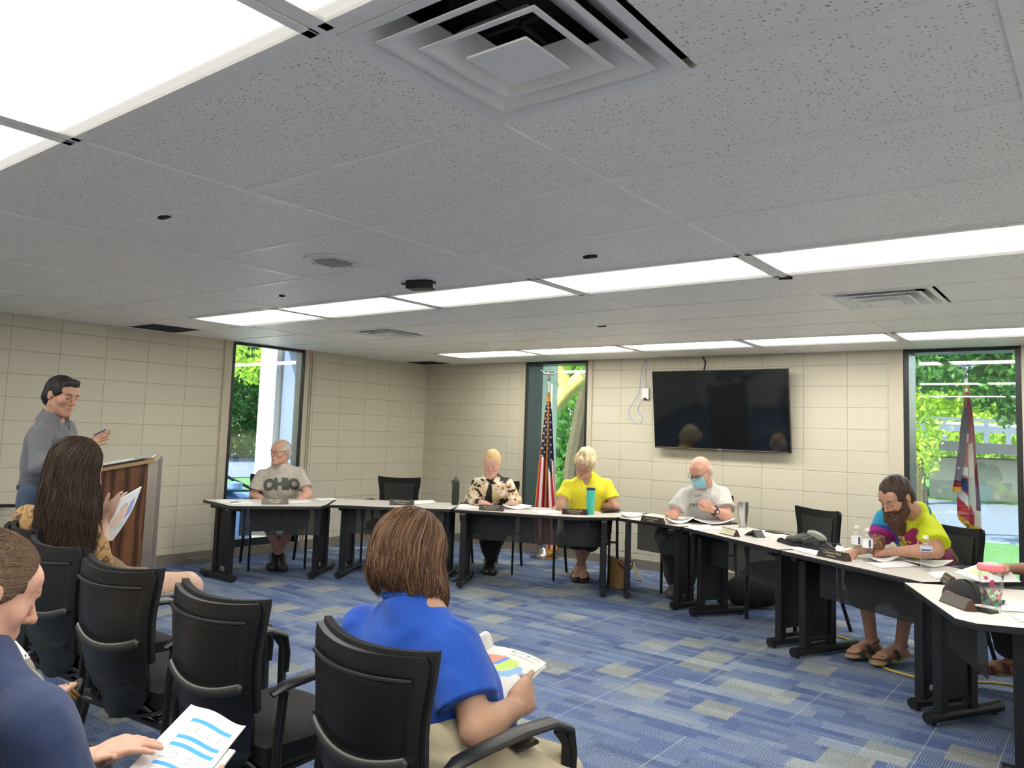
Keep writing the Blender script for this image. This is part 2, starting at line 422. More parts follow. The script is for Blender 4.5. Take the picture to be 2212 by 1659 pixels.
# baseboards
def bb(name, a, b):
    mb = MB(); mb.box2(a, b, 0); 
    return struct(name, mb, MT['baseboard'])
for n_, y0, y1 in (('baseboard_left', YF, W1[0]), ('baseboard_left', W1[1], YB)): bb(n_, (XL, y0, 0), (XL + .012, y1, .102))
bb('baseboard_left', (XL, W1[0], 0), (XL + .012, W1[1], .095))
for x0, x1 in ((XL, XR),): bb('baseboard_back', (x0, YB - .012, 0), (x1, YB, .098))
# ceiling plane (over the light openings too) and suspended grid
cells = {}   # (i4 start, j) -> skipped cells for lights / diffusers
lights = [(i, j) for j in (-12, -6, -1, 4, 9) for i in (-5, -4, -3, -2, -1, 0, 1, 2)]
lights = [c for c in lights if not (c[0] == -5)]
lights = [c for c in lights if GY + c[1] * T2 > YF and GX + c[0] * T4 + T4 < XR + .1]
diffs = [(0.0, 0), (0.0, 6), (-3.5, 6), (-4.5, -5)]
def covered(x, y):
    for (i, j) in lights:
        if GX + i * T4 < x < GX + (i + 1) * T4 and GY + j * T2 < y < GY + (j + 1) * T2: return True
    for (i, j) in diffs:
        if GX + i * T4 < x < GX + (i + .5) * T4 and GY + j * T2 < y < GY + (j + 1) * T2: return True
    return False
cmb = MB()
xs = [XL] + [GX + k * T2 for k in range(-11, 9) if XL < GX + k * T2 < XR] + [XR]
ys = [YF] + [GY + k * T2 for k in range(-8, 12) if YF < GY + k * T2 < YB] + [YB]
for a, b_ in zip(xs, xs[1:]):
    for c, d in zip(ys, ys[1:]):
        if not covered((a + b_) / 2, (c + d) / 2): cmb.box2((a, c, ZC + .004), (b_, d, ZC + .02))
struct('ceiling', cmb, MT['ceiling'])
struct('ceiling', MB().box2((XL - .3, YF - .2, ZC + .14), (XR + .2, YB + .3, ZC + .2)), MT['dark'])
gm = MB()
for k in range(-5, 5):
    x = GX + k * T4
    if XL < x < XR: gm.box2((x - .012, YF, ZC - .0015), (x + .012, YB, ZC + .03))
for k in range(-8, 12):
    y = GY + k * T2
    if YF < y < YB: gm.box2((XL, y - .012, ZC - .001), (XR, y + .012, ZC + .03))
gm.box2((XL, YF, ZC - .001), (XL + .022, YB, ZC + .02)); gm.box2((XL, YB - .022, ZC - .001), (XR, YB, ZC + .02))
struct('trim_1', gm, MT['tgrid'])

# ---- windows
def window(n, axis, a0, a1, zb, pos, sgn, fr=.045, dep=.30, gl=.24):
    """axis x: in wall_left (plane x=pos), axis y: in wall_back"""
    w = empty('window_%d' % n); tag(w, kind='structure')
    fm = MB()
    def bx(s0, s1, d0, d1, z0, z1, mb):
        if axis == 'y': mb.box2((s0, pos + sgn * d0, z0), (s1, pos + sgn * d1, z1))
        else: mb.box2((pos + sgn * d0, s0, z0), (pos + sgn * d1, s1, z1))
    bx(a0, a0 + fr, -.005, dep, zb, ZC, fm); bx(a1 - fr, a1, -.005, dep, zb, ZC, fm)
    bx(a0, a1, -.005, dep, zb, zb + .085, fm); bx(a0, a1, .02, dep, ZC - .03, ZC + .03, fm)
    fm.build('window_frame', MT['frame_black'], w, smooth=False, bevel=.003)
    gm_ = MB(); bx(a0 + fr - .005, a1 - fr + .005, gl, gl + .006, zb + .08, ZC, gm_)
    gm_.build('window_pane', MT['glass'], w, smooth=False)
    return w
window(1, 'x', W1[0], W1[1], W1[2], XL, -1, dep=.10, gl=.05)
window(2, 'y', W2[0], W2[1], W2[2], YB, 1)
window(3, 'y', W3[0], W3[1], W3[2], YB, 1)
# beige jamb trims beside the windows
def trimbox(k, a, b):
    o = struct('trim_%d' % k, MB().box2(a, b), MT['trim_beige']); return o
trimbox(2, (XL, W1[0] - .09, .098), (XL + .018, W1[0], ZC)); trimbox(3, (XL, W1[1], .098), (XL + .018, W1[1] + .06, ZC))
trimbox(4, (W2[0] - .08, YB - .018, .098), (W2[0], YB, ZC)); trimbox(5, (W2[1], YB - .018, .098), (W2[1] + .06, YB, ZC))
trimbox(6, (W3[0] - .12, YB - .018, .098), (W3[0], YB, ZC)); trimbox(7, (W3[1], YB - .018, .098), (W3[1] + .10, YB, ZC))

# ---- ceiling lights
rowname = {-1: 'in the row nearest the camera', 4: 'in the middle row across the ceiling', 9: 'in the far row near the back wall', -6: 'in the row behind the camera', -12: 'in the row far behind the camera'}
ordn = {-5: 'first', -4: 'first', -3: 'second', -2: 'third', -1: 'fourth', 0: 'fifth', 1: 'sixth', 2: 'seventh'}
def make_light():
    r = empty('ceiling_light', (0, 0, 0))
    f = MB(); L, Wd = T4 / 2 - .014, T2 / 2 - .014
    for s in (-1, 1):
        f.box2((-L, s * Wd, -.006), (L, s * (Wd - .03), .02)); f.box2((s * L, -Wd, -.006), (s * (L - .03), Wd, .02))
    f.box2((-L, -Wd, .022), (L, Wd, .05))
    f.build('light_frame', MT['tgrid'], r, smooth=False, bevel=.002)
    l = MB(); l.box2((-L + .03, -Wd + .03, .001), (L - .03, Wd - .03, .006)); l.build('light_lens', MT['lens'], r, smooth=False)
    for s in (-1, 1): MB().box2((s * (L - .16) - .012, -Wd + .004, -.009), (s * (L - .16) + .012, -Wd + .02, -.006)).build('latch', MT['white_plastic'], r, smooth=False)
    return r
L0 = make_light(); first = True
for (i, j) in lights:
    o = L0 if first else copy_tree(L0); first = False
    o.location = (GX + (i + .5) * T4, GY + (j + .5) * T2, ZC)
    tag(o, 'recessed fluorescent ceiling light, %s from the left %s' % (ordn[i], rowname[j]), 'ceiling light', 'fluorescent troffers in the ceiling')
# ---- air diffusers (stepped square cones)
def diffuser(x, y, name, label, big):
    r = empty(name, (x, y, ZC), label=label, cat='air vent', group='square air diffusers in the ceiling')
    h = T2 / 2 - .012
    def ring(ho, zo, hi, zi, nm, rc=.0):
        mb = MB(); V = []
        for (hh, zz) in ((ho, zo), (hi, zi), (hi, zi + .003), (ho, zo + .003)):
            V += [(-hh, -hh, zz), (hh, -hh, zz), (hh, hh, zz), (-hh, hh, zz)]
        F = []
        for a in range(4):
            for k in range(4):
                k2 = (k + 1) % 4; a2 = (a + 1) % 4
                F.append((a * 4 + k, a * 4 + k2, a2 * 4 + k2, a2 * 4 + k))
        mb.add(V, F); return mb.build(nm, MT['grille'], r, smooth=False, bevel=.002)
    ring(h, -.004, h - .028, -.003, 'outer_frame')
    ring(h - .028, -.003, .185, .060, 'outer_cone')
    for q, (o_, i_) in enumerate(((.232, .135), (.162, .085))):
        ring(o_, -.012 - .005 * q, o_ - .016, -.013 - .005 * q, 'cone_lip')
        ring(o_ - .016, -.013 - .005 * q, i_, .046, 'cone')
    mb = MB(); mb.box((0, 0, -.026), (.17, .17, .006)); mb.cyl((0, 0, -.03), (0, 0, -.02), .008, 10)
    mb.build('centre_plate', MT['grille'], r, smooth=False, bevel=.01)
    mb = MB(); mb.lathe([(.165, .05), (.165, .12), (0, .12)], seg=32); mb.box((0, 0, .07), (.33, .012, .01)); mb.box((0, 0, .07), (.012, .33, .01))
    mb.build('duct', MT['dark'], r)
    mb = MB(); a = .20
    mb.box2((-h, -h, .125), (h, h, .13)); mb.build('back_plate', MT['dark'], r, smooth=False)
    return r
diffuser(GX + .5 * T2, GY + .5 * T2, 'air_diffuser', 'large square stepped air diffuser nearest the camera at the top of the photo', 1)
diffuser(GX + .5 * T2, GY + 6.5 * T2, 'air_diffuser', 'square louvred air diffuser on the right near the back wall lights', 1)
diffuser(GX - 3.5 * T4 + .5 * T2, GY + 6.5 * T2, 'air_diffuser', 'small distant air diffuser between the two light rows on the left', 1)
# flush return grilles by the left wall (each sits below the tiles)
def slot_grille(x, y, lx, ly, label):
    r = empty('return_grille', (x, y, ZC), label=label, cat='air vent', group='flush return grilles')
    mb = MB(); mb.box2((-lx / 2, -ly / 2, -.004), (lx / 2, ly / 2, .003)); mb.build('plate', MT['grille'], r, smooth=False)
    mb = MB(); n = int(lx / .03)
    for k in range(n): xx = -lx / 2 + (k + .5) * lx / n; mb.box2((xx - .007, -ly / 2 + .03, -.006), (xx + .007, ly / 2 - .03, -.0035))
    mb.build('slots', MT['dark'], r, smooth=False)
slot_grille(-7.15, 3.80, .5, .52, 'flush return air grille in the ceiling beside the left wall')
slot_grille(-7.16, 7.45, .5, .45, 'flush return air grille in the far left ceiling corner')
# ---- ceiling speaker
r = empty('ceiling_speaker', (-3.262, 2.636, ZC), label='round white speaker grille set in a ceiling tile', cat='speaker')
mb = MB(); mb.lathe([(.155, .003), (.152, -.006), (.135, -.010), (.100, -.009)], seg=48); mb.build('rim', MT['white_plastic'], r)
mb = MB(); mb.lathe([(.100, -.009), (.085, -.014), (.0, -.016)], seg=48); mb.build('speaker_grille', simple('speaker_mesh', (.34, .34, .33), .6, bmp=.8, bscale=500), r)
mb = MB()
for k in range(6): mb.cyl((.118 * cos(k * pi / 3 + .4), .118 * sin(k * pi / 3 + .4), -.012), (.118 * cos(k * pi / 3 + .4), .118 * sin(k * pi / 3 + .4), -.004), .004, 8)
mb.build('screws', MT['dark'], r)
# ---- black wireless box on the ceiling
r = empty('ceiling_microphone', (-3.245, 3.288, ZC), rz=.3, label='small black electronic box mounted under the ceiling tile', cat='sensor')
mb = MB(); mb.prism([(-.08, -.05), (.05, -.055), (.085, -.02), (.085, .03), (.05, .055), (-.08, .05)], -.045, .004); mb.build('housing', MT['black_plastic'], r, bevel=.006)
mb = MB(); mb.box((.083, 0, -.025), (.01, .03, .02)); mb.build('sensor_window', MT['chrome'], r, smooth=False)
mb = MB(); mb.tube([(-.08, .02, -.01), (-.12, .03, -.004), (-.15, .03, .002)], .006, 8); mb.build('cable', MT['black_plastic'], r)
# ---- small dark sockets and clips on the ceiling grid
for (px, py, lab, rz) in ((355, 468, 'small dark hanger clip on the grid bar at the upper left', 0), (1275, 554, 'small dark clip in the tile above the middle light row', 0),
                      (1300, 704, 'small dark clip on the grid bar near the back wall lights', 0), (1697, 600, 'small dark clip at the corner of the middle row light', .3),
                      (609, 639, 'tiny dark clip in the tile beyond the speaker', 0)):
    p = onz(px, py, ZC); mb = MB(); s = .035 if px != 609 else .015
    mb.box2((-s, -.012, -.008), (s, .012, .004)); mb.box2((-s * .5, -.02, -.004), (s * .5, .02, .004))
    o = mb.build('ceiling_clip', MT['dark'], smooth=False, bevel=.002); o.location = p; o.rotation_euler.z = rz
    tag(o, lab, 'clip', 'ceiling grid clips')

# ================================================================= OUTSIDE
def leaf_mat(name, c1, c2):
    m_, nt, b = mat(name)
    a = nd(nt, 'VertexColor'); a.layer_name = 'Col'
    s_ = nd(nt, 'SeparateColor', i_0=a.outputs[0])
    c = mixc(nt, s_.outputs[0], c1, c2); nt.links.new(c, b.inputs['Base Color'])
    b.inputs['Roughness'].default_value = .5
    b.inputs['Transmission Weight'].default_value = 0
    tl = nd(nt, 'BsdfTranslucent'); nt.links.new(c, tl.inputs[0])
    mx = nd(nt, 'MixShader'); mx.inputs[0].default_value = .45
    out = nt.nodes['Material Output']
    nt.links.new(b.outputs[0], mx.inputs[1]); nt.links.new(tl.outputs[0], mx.inputs[2]); nt.links.new(mx.outputs[0], out.inputs[0])
    return m_
LEAF = {'dark': leaf_mat('leaf_dark', S((38, 92, 42)), S((90, 150, 60))), 'mid': leaf_mat('leaf_mid', S((70, 135, 50)), S((150, 200, 70))),
        'lime': leaf_mat('leaf_lime', S((120, 175, 50)), S((215, 235, 90)))}
BARK = simple('tree_bark', S((78, 72, 56)), .9, noise=.35, nscale=12, bmp=.8, bscale=25)
def leaves(center, rad, n, size, seed, clumps=40):
    rng = np.random.RandomState(seed)
    cl = rng.normal(size=(clumps, 3)); cl /= np.linalg.norm(cl, axis=1)[:, None]; cl *= rng.uniform(.35, 1, (clumps, 1)) ** .5
    k = rng.randint(0, clumps, n)
    p = (cl[k] + rng.normal(scale=.16, size=(n, 3))) * np.array(rad) + np.array(center)
    a = rng.normal(size=(n, 3)); a[:, 2] *= .6; a /= np.linalg.norm(a, axis=1)[:, None]
    t = rng.normal(size=(n, 3)); b_ = np.cross(a, t); b_ /= np.linalg.norm(b_, axis=1)[:, None]; c = np.cross(a, b_)
    s = size * rng.uniform(.6, 1.3, (n, 1))
    V = np.stack([p - b_ * s, p + c * s * .5, p + b_ * s, p - c * s * .5], 1).reshape(-1, 3)
    colr = np.repeat(np.clip(rng.uniform(0, 1, n) * .6 + rng.uniform(0, 1, clumps)[k] * .4, 0, 1), 4)
    return V, colr
def tree(name, loc, label, trunk, crowns, mt, n, size, seed, group='trees outside the windows', lean=None):
    r = empty(name, loc, label=label, cat='tree', group=group)
    if trunk:
        mb = MB()
        for path, rads in trunk: mb.tube(path, rads, 10)
        mb.build('trunk', BARK, r)
    Vs, Cs = [], []
    for q, (c, rad) in enumerate(crowns):
        V, cc = leaves(c, rad, n, size, seed + q); Vs.append(V); Cs.append(cc)
    V = np.concatenate(Vs); cc = np.concatenate(Cs)
    mb = MB(); mb.v = [tuple(x) for x in V]; mb.f = [(4 * k, 4 * k + 1, 4 * k + 2, 4 * k + 3) for k in range(len(V) // 4)]; mb.m = [0] * len(mb.f)
    mb.build('foliage', mt, r, smooth=False, col=np.stack([cc, cc, cc, np.ones_like(cc)], 1))
    return r
GZ = -.35
grass_m = simple('lawn_grass', S((100, 146, 84)), .9, noise=.35, nscale=6, bmp=.8, bscale=60)
asph = simple('asphalt', S((128, 138, 155)), .85, noise=.08, nscale=8, bmp=.3, bscale=80)
conc = simple('shade_toned_concrete', S((140, 146, 138)), .85, noise=.3, nscale=.9, bmp=.2, bscale=30)  # grey toned darker to stand in for shade on the abutment
o = MB().box2((-70, -60, GZ - .3), (60, 90, GZ)).build('ground', grass_m, smooth=False); tag(o, kind='structure')
# exterior return walls beside the windows
def ext(name, a, b, mt): o = MB().box2(a, b).build(name, mt, smooth=False); tag(o, kind='structure'); return o
white_ext = simple('exterior_white_paint', (.82, .82, .80), .6, noise=.03)
ext('exterior_return_1', (-7.88, 5.70, GZ), (XL - .12, 6.2, 3.2), simple('exterior_blue_grey', S((95, 115, 150)), .5, noise=.05))
ext('exterior_return_2', (-8.22, 5.62, GZ), (-7.90, 6.2, 3.2), white_ext)
ext('exterior_return_3', (-6.1, YB + .30, GZ), (-5.755, 8.45, 3.2), simple('exterior_olive_paint', S((214, 216, 190)), .6, noise=.05))
ext('road_1', (-70, 17.7, GZ), (60, 29.6, GZ + .03), asph)
ext('road_2', (-26.8, -60, GZ + .001), (-22.3, 17.8, GZ + .031), asph)
ext('parking_road_3', (-14.5, -30, GZ), (-7.9, 13.0, GZ + .02), asph)
# bridge
br = empty('road_bridge', (-5.4, 31.4, GZ), label='concrete road bridge with grey post railing beyond the right window', cat='bridge')
MB().box2((0.15, 0, 0), (22, 5, 1.42)).build('abutment', conc, br, smooth=False)
mb = MB(); R_ = Matrix.Rotation(0, 3, 'Y'); mb.box((10.5, 2, 1.50), (34, 6.6, .34), rot=Matrix.Rotation(.035, 3, 'Y')); mb.build('deck', simple('deck_steel', S((95, 97, 100)), .7, noise=.3, nscale=3), br, smooth=False)
railm = simple('galvanised_rail', S((150, 162, 180)), .5, noise=.1, nscale=4)
for k in range(28):
    x = -6 + k * .62; z = 1.67 - (x - 10.5) * .035
    mb = MB(); mb.box((x, -1.2, z + .38), (.13, .14, .80)); mb.build('rail_post', railm, br, smooth=False)
for zz, hh in ((.76, .10), (.45, .22)):
    mb = MB(); mb.box((10.5, -1.25, 1.67 + zz), (34, .07, hh), rot=Matrix.Rotation(.035, 3, 'Y')); mb.build('guard_rail', railm, br, smooth=False)
mb = MB(); mb.box((10.5, 5.0, 1.67 + .75), (34, .07, .10), rot=Matrix.Rotation(.035, 3, 'Y'))
mb.build('guard_rail', simple('far_rail', S((225, 215, 190)), .6), br, smooth=False)
# trees
tk = lambda h, r0, r1, lx=0: ([(0, 0, 0), (lx * .3, 0, h * .4), (lx, 0, h)], [r0, (r0 + r1) / 2, r1])
# window 1: dark green bank of trees
for q, (x, y, lab, mt, h) in enumerate(((-34.5, 18.0, 'dark leafy tree at the left behind the lawn, seen through the left window', 'dark', 9), (-35.5, 22.5, 'dense green tree in the middle of the left window', 'dark', 10),
                                   (-36.5, 27.0, 'green tree at the right side of the left window', 'mid', 9), (-38, 13.5, 'dark tree beside the frame of the left window', 'dark', 9))):
    tree('tree', (x, y, GZ), lab, [tk(5, .3, .15)], [((0, 0, 2.2), (2.9, 2.9, 2.4)), ((0, .3, 5.5), (3.2, 3.2, 3.4))], LEAF[mt], 5200, .16, 11 + q * 5)
pb = at(560, 765, 16); tree('tree', (pb.x - 1.2, pb.y + 3.2, GZ), 'sunlit lime branch of leaves hanging at the top of the left window', [([(0, 0, 0), (.1, 0, 2.2), (.8, -2.2, pb.z - GZ + .5), (1.2, -3.2, pb.z - GZ)], [.16, .12, .06, .02])], [((1.2, -3.2, pb.z - GZ), (.6, .6, .55))], LEAF['lime'], 900, .07, 77)
# window 2: big trunk with a bright fork, greenery behind
def atp(u, v, d, o): return tuple(at(u, v, d) - Vector(o))
o2 = at(1235, 1080, 13.5); o2.z = GZ
r = tree('tree', o2, 'thick forked tree trunk close behind the narrow middle window',
     [([(0, 0, 0), atp(1240, 1000, 13.5, o2), atp(1262, 880, 13.4, o2), atp(1285, 780, 13.4, o2), atp(1300, 700, 13.2, o2)], [.22, .17, .16, .15, .14])],
     [(atp(1230, 700, 15, o2), (2.2, 1.5, 1.0))], LEAF['mid'], 2500, .11, 91)
mb = MB(); mb.tube([atp(1165, 905, 12.2, o2), atp(1202, 872, 12.2, o2), atp(1232, 838, 12.2, o2), atp(1262, 812, 12.1, o2)], [.12, .13, .13, .12], 12)
mb.tube([atp(1228, 845, 12.2, o2), atp(1216, 815, 12.2, o2), atp(1203, 790, 12.2, o2), atp(1190, 765, 12.2, o2)], [.11, .10, .09, .08], 12)
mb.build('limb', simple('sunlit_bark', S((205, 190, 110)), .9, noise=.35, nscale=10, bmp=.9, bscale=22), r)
for q, (u, v, d, lab, mt, R_) in enumerate(((1225, 930, 22, 'green undergrowth behind the trunk in the middle window', 'mid', 2.2), (1250, 1010, 18, 'low leafy bush at the foot of the middle window trunk', 'dark', 1.6), (1215, 780, 24, 'bright canopy at the top of the middle window', 'mid', 2.4))):
    p = at(u, v, d); g = p.copy(); g.z = GZ
    tree('bush', g, lab, [tk(max(.6, p.z - GZ - .5), .1, .05)], [((0, 0, p.z - GZ), (R_, R_, R_))], LEAF[mt], 4200, .10, 120 + q)
# window 3: overhanging dark leaves, lime trees beyond the bridge
for q, (u, v, d, lab, mt, R_, n, sz) in enumerate((
        (2060, 770, 13, 'dark leaves overhanging the top of the right window', 'dark', (1.2, 1.0, .52), 5200, .075),
        (2165, 820, 15, 'dark hanging leaves at the right of the right window', 'dark', (.75, .8, .75), 3600, .075),
        (2010, 890, 44, 'lime green sunlit tree beyond the bridge on the left', 'lime', (4.2, 3, 3.6), 6000, .19),
        (2110, 900, 46, 'lime green sunlit tree beyond the bridge in the middle', 'lime', (4.0, 3, 3.2), 6000, .19),
        (2200, 895, 45, 'lime green sunlit tree beyond the bridge on the right', 'lime', (4.0, 3, 3.4), 6000, .19),
        (2080, 800, 60, 'tall dark tree behind the lime trees', 'mid', (10, 5, 6.5), 9000, .30),
        (1985, 930, 24, 'small yellow green shrub at the left edge of the right window', 'lime', (.55, .6, 1.5), 1500, .09))):
    p = at(u, v, d); g = p.copy(); g.z = GZ
    ox = (-3.0, 3.4)[q] if q < 2 else 0; g.x += ox; hz_ = p.z - GZ
    trk = [([(0, 0, 0), (-.1 * ox, 0, hz_ * .7), (-.5 * ox, 0, hz_ + .6), (-ox, 0, hz_ + .1)], [.22, .18, .09, .03])] if ox else [tk(max(.6, hz_ - .2), .25, .05)]
    tree('tree' if q != 6 else 'shrub', g, lab, trk, [((-ox, 0, hz_), R_)], LEAF[mt], n, sz, 200 + q)
for q, xx in enumerate((-13, -8.5, -4, .5, 5)):   # unseen trees added above the window view to shade the bridge
    tree('tree', (xx + .4 * (q % 2), 23.5 + q % 2, GZ), ('first', 'second', 'middle', 'fourth', 'last')[q] + ' from the left of the unseen trees added to shade the bridge', [tk(6.5, .25, .1)] if not -6 < xx < 1 else [], [((0, 0, 8.6), (3.0, 2.8, 2.4))], LEAF['mid'], 2600, .22, 300 + q)
# parked car
cr = empty('parked_car', (-9.15, 4.95, GZ + .02), label='blue grey car parked outside the left window', cat='car')
cr.scale = (1, 1, .9)
carp = simple('car_paint', S((120, 150, 205)), .22, coat=.6)
mb = MB()
def carprof(s):  # s along length (y), returns hood/roof height & half body
    pts = [(-2.3, .55), (-2.25, .95), (-1.6, 1.02), (1.15, .98), (2.0, .85), (2.3, .62), (2.33, .45)]
    for (a, b_), (c, d_) in zip(pts, pts[1:]):
        if a <= s <= c: return b_ + (d_ - b_) * (s - a) / (c - a)
    return .5
n = 46
def carfn(u, v):
    y = -2.3 + 4.6 * u; top = carprof(y); th = v * pi
    x = -.9 + .9 * cos(th) * (1 if abs(y) < 1.9 else 1 - .25 * (abs(y) - 1.9) / .4)
    z = .28 + (top - .28) * (abs(sin(th)) ** .35)
    return (x, y, z)
mb.grid(carfn, n, 24); mb.build('car_body', carp, cr)
def cabin(u, v):
    pts = [(-2.0, 1.0), (-1.35, 1.40), (-.2, 1.47), (.45, 1.40), (1.30, .97)]
    t = u * 4; k = min(3, int(t)); f = t - k; y = pts[k][0] + (pts[k + 1][0] - pts[k][0]) * f; z1 = pts[k][1] + (pts[k + 1][1] - pts[k][1]) * f
    th = v * pi; z = .95 + (z1 - .95) * abs(sin(th)) ** .5; ins = .16 * (z - .95) / .5
    return (-.9 + (.86 - ins) * cos(th), y, z)
mb = MB(); mb.grid(cabin, 32, 20); mb.build('car_windows', simple('car_glass', S((60, 150, 185)), .08, coat=.5), cr)
mb = MB(); mb.tube([(-.05, 1.34, .97), (-.09, .92, 1.19), (-.15, .45, 1.40), (-.18, -.2, 1.46), (-.15, -1.35, 1.40)], .022, 8); mb.tube([(-.02, 1.3, .96), (-.02, -1.9, 1.0)], .014, 6); mb.build('pillar', MT['frame_black'], cr)
mb = MB(); mb.lathe([(0, -.07), (.09, -.05), (.1, .03), (0, .06)], c=(.07, .98, 1.06), seg=14); mb.build('mirror', carp, cr)
for y in (-1.4, 1.45):
    mb = MB(); mb.cyl((-.02, y, .30), (-.2, y, .30), .32, 26); w_ = mb.build('wheel', MT['black_plastic'], cr)
    mb = MB(); mb.cyl((-.005, y, .30), (-.03, y, .30), .19, 20); mb.build('hubcap', MT['aluminium'], w_)
mb = MB(); mb.box((-.2, 2.2, .68), (.35, .1, .12)); mb.build('headlight', MT['chrome'], cr, bevel=.02)
# ================================================================= CHAIRS
def lerp(a, b, t): return a + (b - a) * t
def curve1(pts, x):
    if x <= pts[0][0]: return pts[0][1]
    for (a, b), (c, d) in zip(pts, pts[1:]):
        if x <= c:
            t = (x - a) / (c - a); t = t * t * (3 - 2 * t); return b + (d - b) * t
    return pts[-1][1]
BW = [(0, .130), (.12, .178), (.30, .202), (.6, .212), (1, .236)]
def back_pt(u, v, off=0):
    """rear-side reference surface of the chair back, u -1..1, v 0..1"""
    w = curve1(BW, v); z = .395 + .495 * v
    y = -.235 - .085 * v - .03 * sin(v * pi) + .060 * u * u * (.5 + .5 * v)
    z += .016 * u * u * (v ** 3) - (.045 * (1 - u * u) if v < .02 else 0)
    return Vector((u * w, y - off, z))
def make_chair():
    r = empty('armchair', (0, 0, 0))
    # shell: closed sheet with moulded relief on the rear
    def relief(u, v):
        d = 0
        au = abs(u)
        if au < .84:
            d += .0
            # recessed main field between the top lip and the lumbar arc
            arc = .50 - .10 * (1 - u * u) + .06
            if arc < v < .895: d -= .004
        # lumbar crescent
        c0 = .455 + .085 * u * u; tt = (v - c0) / .035
        if abs(tt) < 1 and au < .93: d += .006 * (1 - tt * tt) ** 2
        c1 = .16 + .10 * u * u; tt = (v - c1) / .05
        if abs(tt) < 1 and au < .86: d += .010 * (1 - tt * tt)
        return d
    mb = MB(); NU, NV = 44, 90
    def f(u, v):
        uu = 2 * u - 1
        vv = v
        # rounded upper corners
        k = max(0, (v - .93) / .07); uu *= 1 - .05 * k * k
        return back_pt(uu, vv, relief(uu, vv))
    mb.sheet(f, NU, NV, -.020 if False else .020); mb.build('backrest', MT['black_plastic'], r, ang=50)
    # upper front cushion frame, a second layer just in front of the shell
    mb = MB(); mb.sheet(lambda u, v: back_pt((2 * u - 1) * 1.0, .36 + .655 * v, -.030 + .006 * (2 * u - 1) ** 2), 30, 40, .022)
    mb.build('back_cushion', MT['black_fabric'], r, ang=50)
    mb = MB(); mb.sheet(lambda u, v: back_pt((2 * u - 1) * .74, .50 + .40 * v, -.0535), 20, 20, .004)
    mb.build('mesh_panel', MT['mesh_fabric'], r, ang=50)
    # ledge below the top rim on the rear
    mb = MB(); mb.tube([back_pt(u, .895, .012 if abs(u) < .8 else .004) for u in np.linspace(-.86, .86, 25)], [.003] + [.0065] * 23 + [.004], 8)
    mb.build('top_rail', MT['black_plastic'], r)
    mb = MB(); mb.tube([back_pt(u, .455 + .085 * u * u, .010) for u in np.linspace(-.93, .93, 61)], [.003] + [.012] * 59 + [.003], 12, flat=(.75, 1.25))
    mb.build('lumbar_band', simple('satin_grey_plastic', (.03, .03, .029), .42), r) if 'lumb' not in MT else mb.build('lumbar_band', MT['lumb'], r)
    # seat
    def seat(u, v):
        x = 2 * u - 1; y = 2 * v - 1
        ex = abs(x) ** 4; w = .235 + .015 * y
        return (x * w * (1 - .04 * abs(y) ** 6), y * .225 * (1 - .05 * ex) + .02, .465 + .018 * (1 - ex) * (1 - abs(y) ** 4) - .02 * max(0, y) ** 6)
    mb = MB(); mb.sheet(seat, 24, 24, .06); mb.build('seat', MT['black_fabric'], r, ang=60)
    mb = MB(); mb.sheet(lambda u, v: ((2 * u - 1) * .21, (2 * v - 1) * .21 + .01 - .02 * (1 - v), .405 - .035 * (1 - (2 * u - 1) ** 2) * (1 - v * .6)), 14, 14, .012)
    mb.build('seat_pan', MT['black_plastic'], r, ang=60)
    for s in (-1, 1):
        x = .272 * s
        mb = MB(); mb.tube([(x, .235, 0), (x, .232, .35), (x, .225, .60), (x * .985, .19, .645)], .0145, 12, flat=(1.25, .8)); mb.build('leg', MT['black_metal'], r)
        mb = MB(); mb.tube([(x, -.315, 0), (x, -.235, .20), (x, -.205, .33), (x, -.20, .50), (x * .99, -.185, .645)], .0145, 12, flat=(1.0, 1.0)); mb.build('leg', MT['black_metal'], r)
        mb = MB()
        path = [(x * .97, -.225, .640), (x, -.19, .660), (x, -.10, .668), (x, .03, .674), (x, .15, .668), (x, .225, .635), (x, .243, .57), (x, .240, .50)]
        mb.tube(path, [.010, .0165, .018, .019, .019, .018, .015, .0145], 12, flat=(1.55, .8)); mb.build('armrest', MT['black_plastic'], r)
    mb = MB(); mb.tube([(-.272, .15, .385), (.272, .15, .385)], .012, 10); mb.tube([(-.272, -.20, .36), (.272, -.20, .36)], .012, 10)
    for s in (-.19, .19): mb.tube([(s, .2, .385), (s, -.18, .37), (s * .6, -.215, .42)], .011, 8)
    mb.build('stretcher', MT['black_metal'], r)
    return r
MT['lumb'] = simple('satin_grey_plastic', (.03, .03, .029), .42)
CH0 = make_chair(); ch_used = False
def chair(loc, rz, label, group):
    global ch_used
    o = CH0 if not ch_used else copy_tree(CH0); ch_used = True
    o.location = (loc[0], loc[1], 0); o.rotation_euler.z = rz
    return tag(o, label, 'chair', group)
AUD = 'black armchairs in the audience'
def chback(u, v, z=.95):  # where the middle of the top rim of the back is
    return onz(u, v, z)
